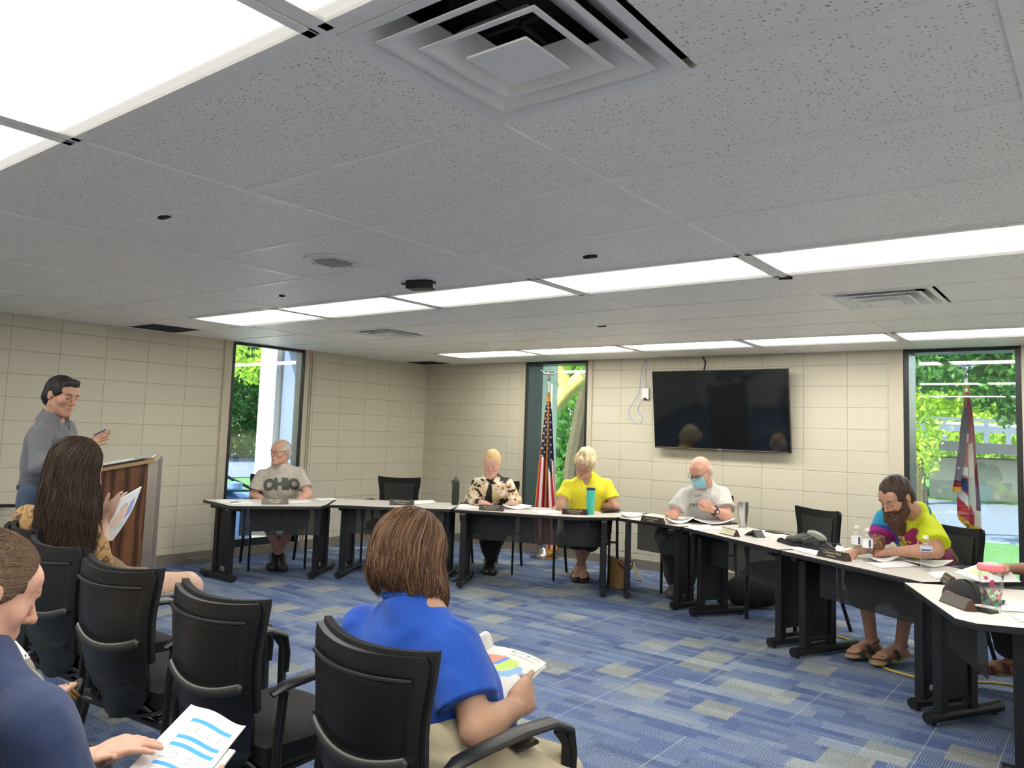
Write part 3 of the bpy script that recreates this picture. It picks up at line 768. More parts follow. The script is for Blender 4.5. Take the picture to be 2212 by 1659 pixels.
# front audience row (back top centre sits .32 m behind the origin)
for (x, y, rz, lab) in ((-1.50, 1.67, -.087, 'black armchair the person in the bright blue t-shirt sits in'),
                    (-2.26, 1.69, .02, 'empty black armchair directly left of the person in bright blue'),
                    (-2.95, 1.70, .097, 'black armchair in the near row beside the bare crossed leg'),
                    (-3.58, 1.73, .08, 'black armchair in front of the long-haired woman, left of the bare leg'),
                    (-4.16, 1.84, -.15, 'black armchair the long-haired woman in camouflage sits in')):
    chair((x, y), rz, lab, AUD)
p = onz(8, 1042, .90); chair((p.x - .25, p.y - .02), radians(-62), 'black armchair at the left edge behind the standing man in grey', AUD)
chair((-1.93, .40), .05, 'black armchair of the woman in the navy t-shirt', AUD); chair((-2.98, .60), .0, 'black armchair outside the left edge, of the person with the brown strappy shoe', AUD)
CN = 'armchairs around the horseshoe of tables'
def fchair(x, y, f, lab): chair((x, y), math.atan2(f[1], f[0]) - pi / 2, lab, CN)
fchair(-6.78, 4.92, (.90, -.43), 'armchair of the man in the grey lettered t-shirt')
fchair(-6.018, 5.842, (.57, -.82), 'empty black armchair behind the second table, in the far left corner')
fchair(-5.20, 6.49, (.45, -.89), 'armchair of the blond woman in the floral shirt')
fchair(-4.204, 6.768, (.34, -.94), 'armchair of the woman in the yellow shirt')
fchair(-3.09, 6.965, (.05, -1), 'armchair of the bald man with the face mask')
fchair(-2.036, 6.388, (-.5, -.87), 'empty black armchair behind the table with the steel tumbler')
fchair(-1.03, 5.99, (-.56, -.83), 'armchair of the bearded man in tie-dye')
fchair(.30, 4.92, (-.88, -.47), 'armchair at the right edge behind the pink lidded tumbler')

# ================================================================= TABLES
TZ = .70
def V2(p): return Vector((p[0], p[1]))
def tbl(u, v): q = onz(u, v, TZ); return Vector((q.x, q.y))
tables = {}
def make_table(key, front, outL, outR, depth, label, panel=True, legs=(.12, .12), legL=None, legR=None, pmax=.92):
    """front: list of 2-D points left->right (seen by the camera); out*: outward angle in degrees of the two side edges"""
    F = [Vector(p) for p in front]
    dL = Vector((cos(radians(outL)), sin(radians(outL)))); dR = Vector((cos(radians(outR)), sin(radians(outR))))
    o = empty('conference_table', (F[0].x, F[0].y, 0), label=label, cat='table', group='conference tables in the horseshoe')
    org = F[0].copy()
    poly = [p - org for p in F] + [F[-1] + dR * depth - org, F[0] + dL * depth - org]
    mb = MB(); mb.prism([(p.x, p.y) for p in poly], TZ - .004, TZ, 0, 1)
    mb.build('tabletop', [MT['laminate'], MT['edge_black']], o, smooth=False)
    mb = MB(); mb.prism([(p.x, p.y) for p in poly], TZ - .030, TZ - .0045, 0)
    mb.build('table_edge', MT['edge_black'], o, smooth=False, bevel=.003)
    # modesty panel hung under the front edge
    segs = []
    for a, b in zip(F, F[1:]): segs += [lerp(a, b, t) for t in np.linspace(0, 1, 7)[:-1]]
    segs.append(F[-1])
    L = sum((b - a).length for a, b in zip(segs, segs[1:]))
    path = []; acc = 0
    for i, p in enumerate(segs):
        if i: acc += (segs[i] - segs[i - 1]).length
        t = acc / L
        n = lerp(dL, dR, t).normalized()
        path.append((p + n * .17 - org, t))
    path = [(p, t) for p, t in path if .08 <= t <= pmax]
    if panel:
        mb = MB(); nv = 3
        def pf(u, v):
            k = u * (len(path) - 1); i = min(len(path) - 2, int(k)); q = lerp(path[i][0], path[i + 1][0], k - i)
            return (q.x, q.y, TZ - .032 - v * .25)
        mb.sheet(pf, 24, nv, .004); mb.build('modesty_panel', MT['panel'], o, ang=60)
    # T legs
    for side, (P0, d, ins, ov) in enumerate(((F[0], dL, legs[0], legL), (F[-1], dR, legs[1], legR))):
        nxt = F[1] if side == 0 else F[-2]
        inw = (nxt - P0).normalized()
        base = P0 + inw * ins - org
        if ov: a, b = Vector(ov[0]) - org, Vector(ov[1]) - org
        else: a, b = base + d * .05, base + d * (depth - .06)
        ax = (b - a).normalized(); mid = a + (b - a) * .5
        rz = math.atan2(ax.y, ax.x)
        e = Vector((ax.x, ax.y, 0)); z_ = .042
        LM = MB(); c = a + ax * .12
        for t in (.09, .29):
            q = a + ax * t * (b - a).length / .5
            LM.box((q.x, q.y, (TZ - .03 + .06) / 2), (.052, .055, TZ - .03 - .06), rz=rz)
        q0 = a + ax * .09 * (b - a).length / .5; q1 = a + ax * .29 * (b - a).length / .5; qm = (q0 + q1) / 2; w = (q1 - q0).length
        LM.box((qm.x, qm.y, .38), (w, .03, .50), rz=rz)                      # web between the posts, open at top and bottom
        LM.box((qm.x, qm.y, TZ - .045), (w + .22, .05, .03), rz=rz)
        LM.box((qm.x, qm.y, .075), (w, .03, .03), rz=rz)
        lg = LM.build('leg', MT['black_metal'], o, smooth=False, bevel=.003)
        FM = MB(); FM.cyl((a.x, a.y, z_), (b.x, b.y, z_), .030, 20); ft = FM.build('foot', MT['black_metal'], lg)
        for q in (a + ax * .05, b - ax * .05): MB().cyl((q.x, q.y, .0), (q.x, q.y, .02), .012, 8).build('glide', MT['black_metal'], lg)
    tables[key] = dict(F=F, dL=dL, dR=dR)
    return o
def fl(u, v, z=.04): q = onz(u, v, z); return (q.x, q.y)
J12 = tbl(705, 1090); J23 = tbl(977, 1100); J34 = tbl(1333, 1118); J45 = tbl(1473, 1138); J56 = tbl(1683, 1188)
make_table('t1', [tbl(500, 1093), tbl(692, 1094), J12], 170, 132, .66, 'grey conference table at the left end of the horseshoe, under the left window', legL=(fl(505, 1250), fl(437, 1234)), legR=(fl(671, 1243), fl(718, 1220)), legs=(.1, .1))
make_table('t2', [J12 + Vector((.02, .02)), tbl(840, 1095.5), J23 - Vector((.01, .01))], 132, 119, .64, 'conference table with the empty chair, second from the left', legL=(fl(729, 1242), fl(775, 1219)), legR=(fl(955, 1250), fl(983, 1226)))
make_table('t3', [J23 + Vector((.015, 0)), tbl(1160, 1112), tbl(1250, 1117.5), J34 - Vector((.01, 0))], 117, 92, .64, 'conference table in the middle of the horseshoe where two women sit', legL=(fl(992, 1262), fl(1018, 1237)), legR=(fl(1302, 1282), fl(1300, 1250)))
make_table('t4', [J34 + Vector((.015, .0)), J45 - Vector((.02, 0))], 90, 72, .64, 'short conference table in front of the bald masked man', legL=(fl(1354, 1285), fl(1355, 1250)), legR=(fl(1452, 1308), fl(1515, 1300)))
make_table('t5', [J45 + Vector((.015, -.01)), J56 - Vector((.01, -.01))], 70, 62, .64, 'conference table holding the steel tumbler, with an empty chair behind it', legL=(fl(1492, 1322), fl(1612, 1316)), legR=(fl(1662, 1388), fl(1790, 1372)))
make_table('t6', [J56 + Vector((.015, -.01)), tbl(1992, 1257)], 62, 50, .66, 'conference table where the bearded man in tie-dye sits', legL=(fl(1712, 1410), fl(1850, 1390)), legR=(fl(1970, 1520), fl(2090, 1500)))
make_table('t7', [tbl(1953, 1258) - Vector((0, .0)), tbl(2064, 1336), tbl(2110, 1347)], 28, 20, .75, 'conference table at the right end with the pink lidded tumbler', legL=(fl(2003, 1552), fl(2160, 1525)), legR=(fl(2165, 1664), fl(2430, 1732)), pmax=.80)
# ================================================================= BODIES (signed distance fields -> one smooth surface)
def A3(p): return np.array([p[0], p[1], p[2]], dtype=np.float64)
def nrm(v): v = np.asarray(v, float); return v / (np.linalg.norm(v) + 1e-12)
class SDF:
    def __init__(s): s.p = []
    def cone(s, a, b, ra, rb=None, k=.02, flat=None, clip=None, sub=False):
        """tapered capsule; flat=(axis, factor) squashes it along axis; clip='b' cuts it flat at b"""
        s.p.append(('c', A3(a), A3(b), ra, ra if rb is None else rb, k, flat, clip, sub)); return s
    def ball(s, c, r, k=.02, sub=False): return s.cone(c, c, r, r, k, sub=sub)
    def ell(s, c, rad, ax=None, k=.02, sub=False):
        """ellipsoid; ax = 3x3 rows of local axes"""
        s.p.append(('e', A3(c), np.asarray(rad, float), np.eye(3) if ax is None else np.asarray(ax), k, sub)); return s
    def bounds(s):
        lo = np.full(3, 1e9); hi = -lo
        for q in s.p:
            if q[0] == 'c':
                if q[8]: continue
                r = max(q[3], q[4]); lo = np.minimum(lo, np.minimum(q[1], q[2]) - r); hi = np.maximum(hi, np.maximum(q[1], q[2]) + r)
            elif not q[5]:
                r = q[2].max(); lo = np.minimum(lo, q[1] - r); hi = np.maximum(hi, q[1] + r)
        return lo, hi
    def mesh(s, res=.005, fine=None, noise=None, zcut=None):
        lo, hi = s.bounds(); lo -= .02; hi += .02
        axs = []
        for i in range(3):
            iv = [f[i] for f in fine] if fine else []
            x = lo[i]; c = [x]
            while x < hi[i]:
                st = res
                for (a, b, r_) in iv:
                    if a <= x <= b: st = min(st, r_)
                x += st; c.append(x)
            axs.append(np.array(c))
        X, Y, Z = axs; nx, ny, nz = len(X), len(Y), len(Z)
        D = np.full((nx, ny, nz), .2, np.float32)
        for q in s.p:
            if q[0] == 'c': pl, ph = np.minimum(q[1], q[2]) - max(q[3], q[4]), np.maximum(q[1], q[2]) + max(q[3], q[4]); k = q[5]
            else: pl, ph = q[1] - q[2].max(), q[1] + q[2].max(); k = q[4]
            mg = k + .03
            i0, i1 = np.searchsorted(X, pl[0] - mg), np.searchsorted(X, ph[0] + mg)
            j0, j1 = np.searchsorted(Y, pl[1] - mg), np.searchsorted(Y, ph[1] + mg)
            k0, k1 = np.searchsorted(Z, pl[2] - mg), np.searchsorted(Z, ph[2] + mg)
            if i1 <= i0 or j1 <= j0 or k1 <= k0: continue
            gx = X[i0:i1, None, None]; gy = Y[None, j0:j1, None]; gz = Z[None, None, k0:k1]
            if q[0] == 'c':
                _, a, b, ra, rb, k, flat, clip, sub = q
                ab = b - a
                px, py, pz = gx - a[0], gy - a[1], gz - a[2]
                L2 = ab @ ab
                if flat is not None:
                    n = nrm(flat[0]); n = n - ab * (n @ ab) / L2 if L2 > 1e-9 else n; n = nrm(n)
                    dn = (px * n[0] + py * n[1] + pz * n[2]) * (flat[1] - 1)
                    px = px + n[0] * dn; py = py + n[1] * dn; pz = pz + n[2] * dn
                if L2 < 1e-9: d = np.sqrt(px * px + py * py + pz * pz) - ra
                else:
                    t0 = (px * ab[0] + py * ab[1] + pz * ab[2]) / L2; t = np.clip(t0, 0, 1)
                    d = np.sqrt((px - ab[0] * t) ** 2 + (py - ab[1] * t) ** 2 + (pz - ab[2] * t) ** 2) - (ra + (rb - ra) * t)
                    if flat is not None: d = d / (1 + (flat[1] - 1) * .5)
                    if clip == 'b': d = np.maximum(d, (t0 - 1) * sqrt(L2))
                    if clip == 'ab': d = np.maximum(d, np.maximum(t0 - 1, -t0) * sqrt(L2))
            else:
                _, c, rad, ax, k, sub = q
                px, py, pz = gx - c[0], gy - c[1], gz - c[2]
                u = [(px * ax[i][0] + py * ax[i][1] + pz * ax[i][2]) / rad[i] for i in range(3)]
                l = np.sqrt(u[0] ** 2 + u[1] ** 2 + u[2] ** 2)
                g = np.sqrt((u[0] / rad[0]) ** 2 + (u[1] / rad[1]) ** 2 + (u[2] / rad[2]) ** 2) + 1e-6
                d = l * (l - 1) / g
            O = D[i0:i1, j0:j1, k0:k1]
            if sub:
                d = -d; h = np.clip(.5 - .5 * (O - d) / k, 0, 1) if k > 0 else (O < d) * 1.
                D[i0:i1, j0:j1, k0:k1] = O + (d - O) * h + k * h * (1 - h)
            else:
                h = np.clip(.5 + .5 * (O - d) / max(k, 1e-4), 0, 1)
                D[i0:i1, j0:j1, k0:k1] = O + (d - O) * h - k * h * (1 - h)
        if noise is not None: D += noise(X[:, None, None], Y[None, :, None], Z[None, None, :]).astype(np.float32)
        if zcut is not None: D = np.maximum(D, (zcut - Z)[None, None, :].astype(np.float32))
        return surf_nets(D, X, Y, Z)
def surf_nets(D, X, Y, Z):
    S_ = D < 0
    S_[0] = S_[-1] = False; S_[:, 0] = S_[:, -1] = False; S_[:, :, 0] = S_[:, :, -1] = False
    D = np.where(S_, np.minimum(D, -1e-6), np.maximum(D, 1e-6))
    n = np.array(S_.shape)
    c = S_[:-1, :-1, :-1].astype(np.int8)
    tot = np.zeros(tuple(n - 1), np.int8)
    for dx in (0, 1):
        for dy in (0, 1):
            for dz in (0, 1): tot += S_[dx:n[0] - 1 + dx, dy:n[1] - 1 + dy, dz:n[2] - 1 + dz]
    act = (tot > 0) & (tot < 8)
    I, J, K = np.nonzero(act); nv = len(I)
    idx = np.full(act.shape, -1, np.int64); idx[I, J, K] = np.arange(nv)
    acc = np.zeros((nv, 3)); cnt = np.zeros(nv)
    cr = [(0, 0, 0), (1, 0, 0), (0, 1, 0), (1, 1, 0), (0, 0, 1), (1, 0, 1), (0, 1, 1), (1, 1, 1)]
    for a in range(8):
        for ax_ in range(3):
            if cr[a][ax_]: continue
            b = list(cr[a]); b[ax_] = 1
            da = D[I + cr[a][0], J + cr[a][1], K + cr[a][2]]; db = D[I + b[0], J + b[1], K + b[2]]
            m_ = (da < 0) != (db < 0); t = np.where(m_, da / np.where(m_, da - db, 1), 0)
            P = np.tile(np.array(cr[a], float), (nv, 1)); P[:, ax_] = t
            acc += P * m_[:, None]; cnt += m_
    acc /= cnt[:, None]
    V = np.empty((nv, 3))
    for i, (A_, C_) in enumerate(((I, X), (J, Y), (K, Z))): V[:, i] = C_[A_] + acc[:, i] * (C_[A_ + 1] - C_[A_])
    F = []
    for ax_ in range(3):
        sl0 = [slice(None)] * 3; sl1 = [slice(None)] * 3; sl0[ax_] = slice(0, -1); sl1[ax_] = slice(1, None)
        a, b = S_[tuple(sl0)], S_[tuple(sl1)]
        e = np.argwhere(a != b); o1, o2 = [(1, 2), (2, 0), (0, 1)][ax_]
        e = e[(e[:, o1] > 0) & (e[:, o2] > 0)]
        def g(d1, d2):
            q = e.copy(); q[:, o1] -= d1; q[:, o2] -= d2; return idx[q[:, 0], q[:, 1], q[:, 2]]
        Q = np.stack([g(0, 0), g(1, 0), g(1, 1), g(0, 1)], 1)
        fl_ = ~a[e[:, 0], e[:, 1], e[:, 2]]
        Q[fl_] = Q[fl_][:, ::-1]; F.append(Q)
    return V, np.concatenate(F)
def smooth_mesh(V, F, it=2, lam=.5):
    E = np.concatenate([F[:, [0, 1]], F[:, [1, 2]], F[:, [2, 3]], F[:, [3, 0]]]); n = len(V)
    for _ in range(it):
        acc = np.zeros_like(V); cnt = np.bincount(E.ravel(), minlength=n)[:, None]
        for i in range(3):
            acc[:, i] = np.bincount(E[:, 0], V[E[:, 1], i], n) + np.bincount(E[:, 1], V[E[:, 0], i], n)
        V = V + lam * (acc / np.maximum(cnt, 1) - V)
    return V
def mk(name, V, F, mt, parent, col=None):
    me = bpy.data.meshes.new(name); nv, nf = len(V), len(F)
    me.vertices.add(nv); me.vertices.foreach_set('co', np.asarray(V, np.float32).ravel())
    me.loops.add(nf * 4); me.loops.foreach_set('vertex_index', F.astype(np.int32).ravel())
    me.polygons.add(nf); me.polygons.foreach_set('loop_start', np.arange(0, nf * 4, 4, dtype=np.int32))
    me.update(calc_edges=True); me.validate()
    me.polygons.foreach_set('use_smooth', [True] * len(me.polygons))
    me.materials.append(mt)
    if col is not None:
        c4 = np.concatenate([col, np.ones((nv, 1))], 1) if col.shape[1] == 3 else col
        ca = me.color_attributes.new('Col', 'FLOAT_COLOR', 'POINT'); ca.data.foreach_set('color', c4.astype(np.float32).ravel())
    o = bpy.data.objects.new(name, me); COL.objects.link(o)
    if parent is not None: o.parent = parent; o.matrix_parent_inverse = parent.matrix_world.inverted() if False else Matrix.Translation(-Vector(parent.location))
    return o
def vnoise(P, sc, seed=0):
    """cheap smooth noise, vectorised: sum of sines with random directions"""
    rng = np.random.RandomState(seed); o = 0
    for i in range(7):
        d = rng.normal(size=3); d /= np.linalg.norm(d); f = sc * (.6 + rng.rand() * 1.3); o = o + np.sin((P[..., 0] * d[0] + P[..., 1] * d[1] + P[..., 2] * d[2]) * f + rng.rand() * 6.3)
    return o / 7
def folds(seed=0, amp=.004, f=28, ax=(1, 1, .5)):
    rng = np.random.RandomState(seed); dirs = [(nrm(rng.normal(size=3) * np.array(ax)), f * (.6 + rng.rand()), rng.rand() * 6.3) for _ in range(6)]
    wd = [(nrm(rng.normal(size=3)), 9 * (.5 + rng.rand()), rng.rand() * 6) for _ in range(3)]
    def fn(X, Y, Z):
        w = sum(np.sin((X * d[0] + Y * d[1] + Z * d[2]) * q + ph) for d, q, ph in wd)
        o = 0
        for d, q, ph in dirs:
            s_ = np.sin((X * d[0] + Y * d[1] + Z * d[2]) * q + ph + w * 1.1); o = o + s_ * np.abs(s_) ** .5
        return o * amp / 3.2
    return fn

# ---- skin and cloth materials
MT['skin'] = vcol('skin', .48, bmp=.12, bscale=500, sss=.12, spec=.35)
MT['hairmat'] = vcol('hair', .5, bmp=.3, bscale=350, spec=.25)
MT['cloth_v'] = vcol('patterned_cloth', .85, bmp=.35, bscale=700); WR = 1
def cloth(name, c, rough=.85, nz=.08):
    m_ = simple(name, S(c), rough, noise=nz, nscale=30, bmp=.35, bscale=800, sheen=.08); wrinkle(m_); return m_
def wrinkle(m_, sc=6.5, dist=.035):
    nt = m_.node_tree; b = nt.nodes['Principled BSDF']; tc = nd(nt, 'NewGeometry')
    n = nd(nt, 'TexNoise', i_Vector=tc.outputs['Position'], i_Scale=sc, i_Detail=1.5, i_Distortion=1.1); rd = n.outputs[0]
    prev = b.inputs['Normal'].links[0].from_socket if b.inputs['Normal'].links else None
    bp = nd(nt, 'Bump'); bp.inputs['Strength'].default_value = .6; bp.inputs['Distance'].default_value = dist; nt.links.new(rd, bp.inputs['Height'])
    if prev: nt.links.new(prev, bp.inputs['Normal'])
    nt.links.new(bp.outputs[0], b.inputs['Normal'])

wrinkle(MT['cloth_v'])
class Frame:
    """head frame: origin between the ears, f = nose direction, u = top of the head"""
    def __init__(s, c, f, u=(0, 0, 1), s_=1.0):
        s.c = A3(c); s.f = nrm(f); u = np.asarray(u, float); s.r = nrm(np.cross(s.f, u)); s.u = np.cross(s.r, s.f); s.s = s_
    def __call__(s, x, y, z): return s.c + (s.r * x + s.f * y + s.u * z) * s.s
    def ax(s): return np.array([s.r, s.f, s.u])
    def inv(s, P): q = (P - s.c) @ s.ax().T / s.s; return q[:, 0], q[:, 1], q[:, 2]
def head_prims(B, H, female=False, jaw=.96, neck=None, nr=.052, nose=1.0, double_chin=0, down=False):
    s = H.s
    B.ell(H(0, -.014, .032), np.array((.0755, .098, .088)) * s, H.ax(), k=.02 * s)
    B.ell(H(0, .020, -.030), np.array((.0585 * jaw, .070, .080)) * s, H.ax(), k=.025 * s)
    B.cone(H(-.028, .058, .050), H(.028, .058, .050), .0235 * s, k=.025 * s)
    for e in (-1, 1):
        B.cone(H(.050 * e * jaw, -.004, -.050), H(.015 * e, .070, -.094), .018 * s * jaw, .019 * s, k=.025 * s)
        B.ball(H(.037 * e, .056, -.020), .0235 * s, k=.022 * s)
    B.ball(H(0, .077, -.097), (.0165 if female else .019) * s, k=.018 * s)
    B.cone(H(-.034, .080, .027), H(.034, .080, .027), (.010 if female else .013) * s, k=.014 * s)
    for e in (-1, 1):
        B.ell(H(.031 * e, .097, .006), np.array((.017, .013, .0115)) * s, H.ax(), k=.010 * s, sub=True)
        B.ball(H(.031 * e, .0745, .006), .0142 * s, k=.004 * s)                     # eyelid over the eyeball
    B.cone(H(0, .089, .016), H(0, .109 + .008 * (nose - 1), -.020), .0062 * s, .0082 * s * nose, k=.010 * s)
    B.ball(H(0, .1115 + .008 * (nose - 1), -.024), .0088 * s * nose, k=.006 * s)
    for e in (-1, 1):
        B.ball(H(.0115 * e, .098, -.027), .0068 * s * nose, k=.006 * s)
        B.ball(H(.006 * e, .104, -.0345), .0036 * s, k=.003 * s, sub=True)
    B.ell(H(0, .084, -.057), np.array((.027, .015, .018)) * s, H.ax(), k=.014 * s)
    for z, y, r in ((-.0525, .0945, .0058), (-.0635, .0935, .0068)):
        B.cone(H(-.019, y - .007, z), H(0, y - .0025, z), r * .6 * s, r * .92 * s, k=.006 * s); B.cone(H(.019, y - .007, z), H(0, y - .0025, z), r * .6 * s, r * .92 * s, k=.006 * s)
    B.cone(H(-.017, .094, -.0585), H(.017, .094, -.0585), .0016 * s, k=.003 * s, sub=True)
    for e in (-1, 1):
        B.ell(H(.0765 * e, -.012, .000), np.array((.0085, .0175, .031)) * s, H.ax(), k=.006 * s)
        B.ell(H(.0865 * e, -.008, .004), np.array((.006, .009, .017)) * s, H.ax(), k=.004 * s, sub=True)
    if double_chin: B.ell(H(0, .045, -.112), np.array((.045, .045, .03)) * s * double_chin, H.ax(), k=.02 * s)
    if neck is not None: B.cone(H(0, -.022, -.055), neck, nr * s, nr * 1.12 * s, k=.03 * s)
def skin_color(V, H, base, lips=(.45, .16, .14), brow=(.10, .06, .04), browz=.030, stubble=0, red=.25, seed=0, lash=1, browstr=.8, mouthw=.018, shade=None):
    base = tuple(x * .86 for x in base); C = np.tile(np.asarray(base, float), (len(V), 1))
    n = vnoise(V, 60, seed)[:, None]; n2 = vnoise(V, 260, seed + 1)[:, None]
    C *= 1 + .06 * n + .05 * n2; C[:, 0:1] *= 1 + .04 * n
    if H is not None:
        x, y, z = H.inv(V); fr = (y > .03) & (np.abs(x) < .09) & (z > -.13) & (z < .13)
        def blend(m_, c, a=1): m_ = (np.clip(m_, 0, 1) * a * fr)[:, None]; C[:] = C * (1 - m_) + np.asarray(c) * m_
        ax_ = np.abs(x)
        ck = np.exp(-(((ax_ - .038) / .02) ** 2 + ((z + .028) / .02) ** 2)) + np.exp(-((x / .014) ** 2 + ((z + .024) / .014) ** 2)); blend(ck * red * 2, np.array(base) * (1.08, .68, .62))
        lm = 1 - np.sqrt((x / (mouthw)) ** 2 + ((z + .058) / .0115) ** 2); blend((lm * 3) * (y > .082), lips, .75)
        bm_ = 1 - np.sqrt(((ax_ - .032) / .022) ** 2 + ((z - browz - .004 * np.cos((ax_ - .032) * 60)) / .0055) ** 2); blend(bm_ * 2.5, brow, browstr)
        ls = 1 - np.sqrt(((ax_ - .031) / .015) ** 2 + ((z - .001) / .0032) ** 2); blend(ls * 3 * (y > .075), (.03, .02, .015), .85 * lash)
        if stubble:
            st = ((z < -.030 + .5 * (.06 - y).clip(0, .08)) & (z > -.12)) * (lm < 0) * 1.0; blend(st, np.array(base) * .45, stubble)
    return np.clip(C, 0, 1)
def hand(B, wr, d, up, thumb, s_=1.0, curl=.5, spread=.12, curls=None, tcurl=.35, thumb_dir=None, pinch=0):
    """wr wrist point, d direction of the palm, up = back-of-hand normal, thumb = side direction of the thumb"""
    d = nrm(d); up = nrm(np.asarray(up) - d * np.dot(up, d)); th = nrm(np.asarray(thumb) - d * np.dot(thumb, d) - up * np.dot(thumb, up)); wr = A3(wr)
    q = s_
    B.cone(wr, wr + d * .045 * q, .026 * q, .036 * q, k=.014 * q, flat=(up, 1.75))
    B.cone(wr + d * .04 * q + th * .012 * q, wr + d * .078 * q + th * .024 * q, .024 * q, .018 * q, k=.014 * q, flat=(up, 1.35))
    B.cone(wr + d * .04 * q - th * .012 * q, wr + d * .072 * q - th * .026 * q, .024 * q, .016 * q, k=.014 * q, flat=(up, 1.35))
    L = ((.040, .025, .020), (.044, .028, .021), (.041, .026, .020), (.032, .020, .017)); R_ = (.0088, .0090, .0085, .0075)
    tips = []
    for i in range(4):
        o = (1.5 - i) / 1.5
        base = wr + d * (.084 - .004 * abs(i - 1) - (.006 if i == 3 else 0)) * q + th * (.028 * o) * q
        dr = nrm(d + th * spread * o); n = -up; c = curl if curls is None else curls[i]
        p = base; a = c * .75
        for j in range(3):
            v = nrm(dr * cos(a) + n * sin(a)); e = p + v * L[i][j] * q
            B.cone(p, e, R_[i] * (1 - .08 * j) * q, R_[i] * (1 - .08 * (j + 1)) * q, k=.005 * q if j else .012 * q); p = e; a += c * (1.0 if j == 0 else .75)
        tips.append(p)
    tb = wr + d * .022 * q + th * .026 * q; td = nrm(d * .75 + th * .62 - up * .25) if thumb_dir is None else nrm(thumb_dir)
    m1 = tb + td * .042 * q; t2 = nrm(td * cos(tcurl) + nrm(d - th * .5 - up * .35 * (1 if pinch else 0)) * sin(tcurl)); m2 = m1 + t2 * .033 * q; m3 = m2 + nrm(t2 + (d - th * .3) * tcurl * .6) * .026 * q
    B.cone(tb, m1, .0150 * q, .0112 * q, k=.014 * q); B.cone(m1, m2, .0108 * q, .0100 * q, k=.006 * q); B.cone(m2, m3, .0100 * q, .0080 * q, k=.005 * q)
    return tips, m3
def arm_prims(B, sh, el, wr, s=1.0, ru=.046, re=.038, rf=.040, rw=.026):
    sh, el, wr = A3(sh), A3(el), A3(wr)
    B.cone(sh, el, ru * s, re * s, k=.02); B.cone(el, lerp(el, wr, .32), re * s, rf * s, k=.02); B.cone(lerp(el, wr, .3), wr, rf * s, rw * s, k=.02)
def leg_prims(B, hip, kn, an, toe, s=1.0, calf=None, foot=True, rk=.052):
    hip, kn, an, toe = A3(hip), A3(kn), A3(an), A3(toe)
    B.cone(hip, kn, .068 * s, rk * s, k=.03)
    B.cone(kn, an, .050 * s, .033 * s, k=.02)
    if calf is not None: B.ball(lerp(kn, an, .32) + A3(calf) * .018 * s, .048 * s, k=.05)
    if foot: foot_prims(B, an, toe, s)
def foot_prims(B, an, toe, s=1.0, toes=True):
    an, toe = A3(an), A3(toe); d = toe - an; up = np.array([0, 0, 1.]) ; dn = nrm(d); side = nrm(np.cross(dn, up)); up2 = np.cross(side, dn)
    heel = an - nrm([dn[0], dn[1], 0]) * .035 * s - up * .035 * s
    ball = an + d * .68
    B.cone(an, lerp(an, ball, .8), .036 * s, .026 * s, k=.02); B.cone(heel, ball, .031 * s, .024 * s, k=.02)
    B.cone(ball + side * .02 * s, ball - side * .024 * s, .020 * s, .017 * s, k=.015)
    if toes:
        for i, (o, l, r) in enumerate(((.026, .038, .0125), (.008, .036, .0090), (-.007, .031, .0085), (-.020, .026, .008), (-.031, .019, .0075))):
            b = ball + side * o * s + dn * .008 * s; B.cone(b, b + dn * l * s - up2 * .004, r * s, r * .9 * s, k=.006)
def shoe(name, an, toe, mt, parent, s=1.0, sole=None):
    """closed shoe with sole"""
    an, toe = A3(an), A3(toe); d = toe - an; dn = nrm(d); up = np.array([0, 0, 1.]); side = nrm(np.cross(dn, up)); up2 = nrm(np.cross(side, dn))
    B = SDF(); heel = an - dn * .035 * s - up2 * .045 * s; tip = toe - up2 * .012 * s
    B.cone(heel, tip - dn * .03 * s, .040 * s, .040 * s, k=.02, flat=(up2, 1.15)); B.cone(an, heel + up2 * .03, .044 * s, .040 * s, k=.02)
    B.cone(an + dn * .02, tip - dn * .05 * s, .042 * s, .034 * s, k=.03)
    B.cone(heel + dn * .06, tip - dn * .03 * s, .045 * s, .046 * s, k=.02, flat=(up2, 1.5))
    V, F = B.mesh(.006); V = smooth_mesh(V, F, 2); so_ = mk(name, V, F, mt, parent)
    if sole is not None:
        B = SDF(); B.cone(heel - up2 * .03 * s, tip - dn * .03 * s - up2 * .022 * s, .043 * s, .047 * s, k=.02, flat=(up2, 4.2)); V, F = B.mesh(.005); V = smooth_mesh(V, F, 2); mk('sole', V, F, sole, so_)
    return so_
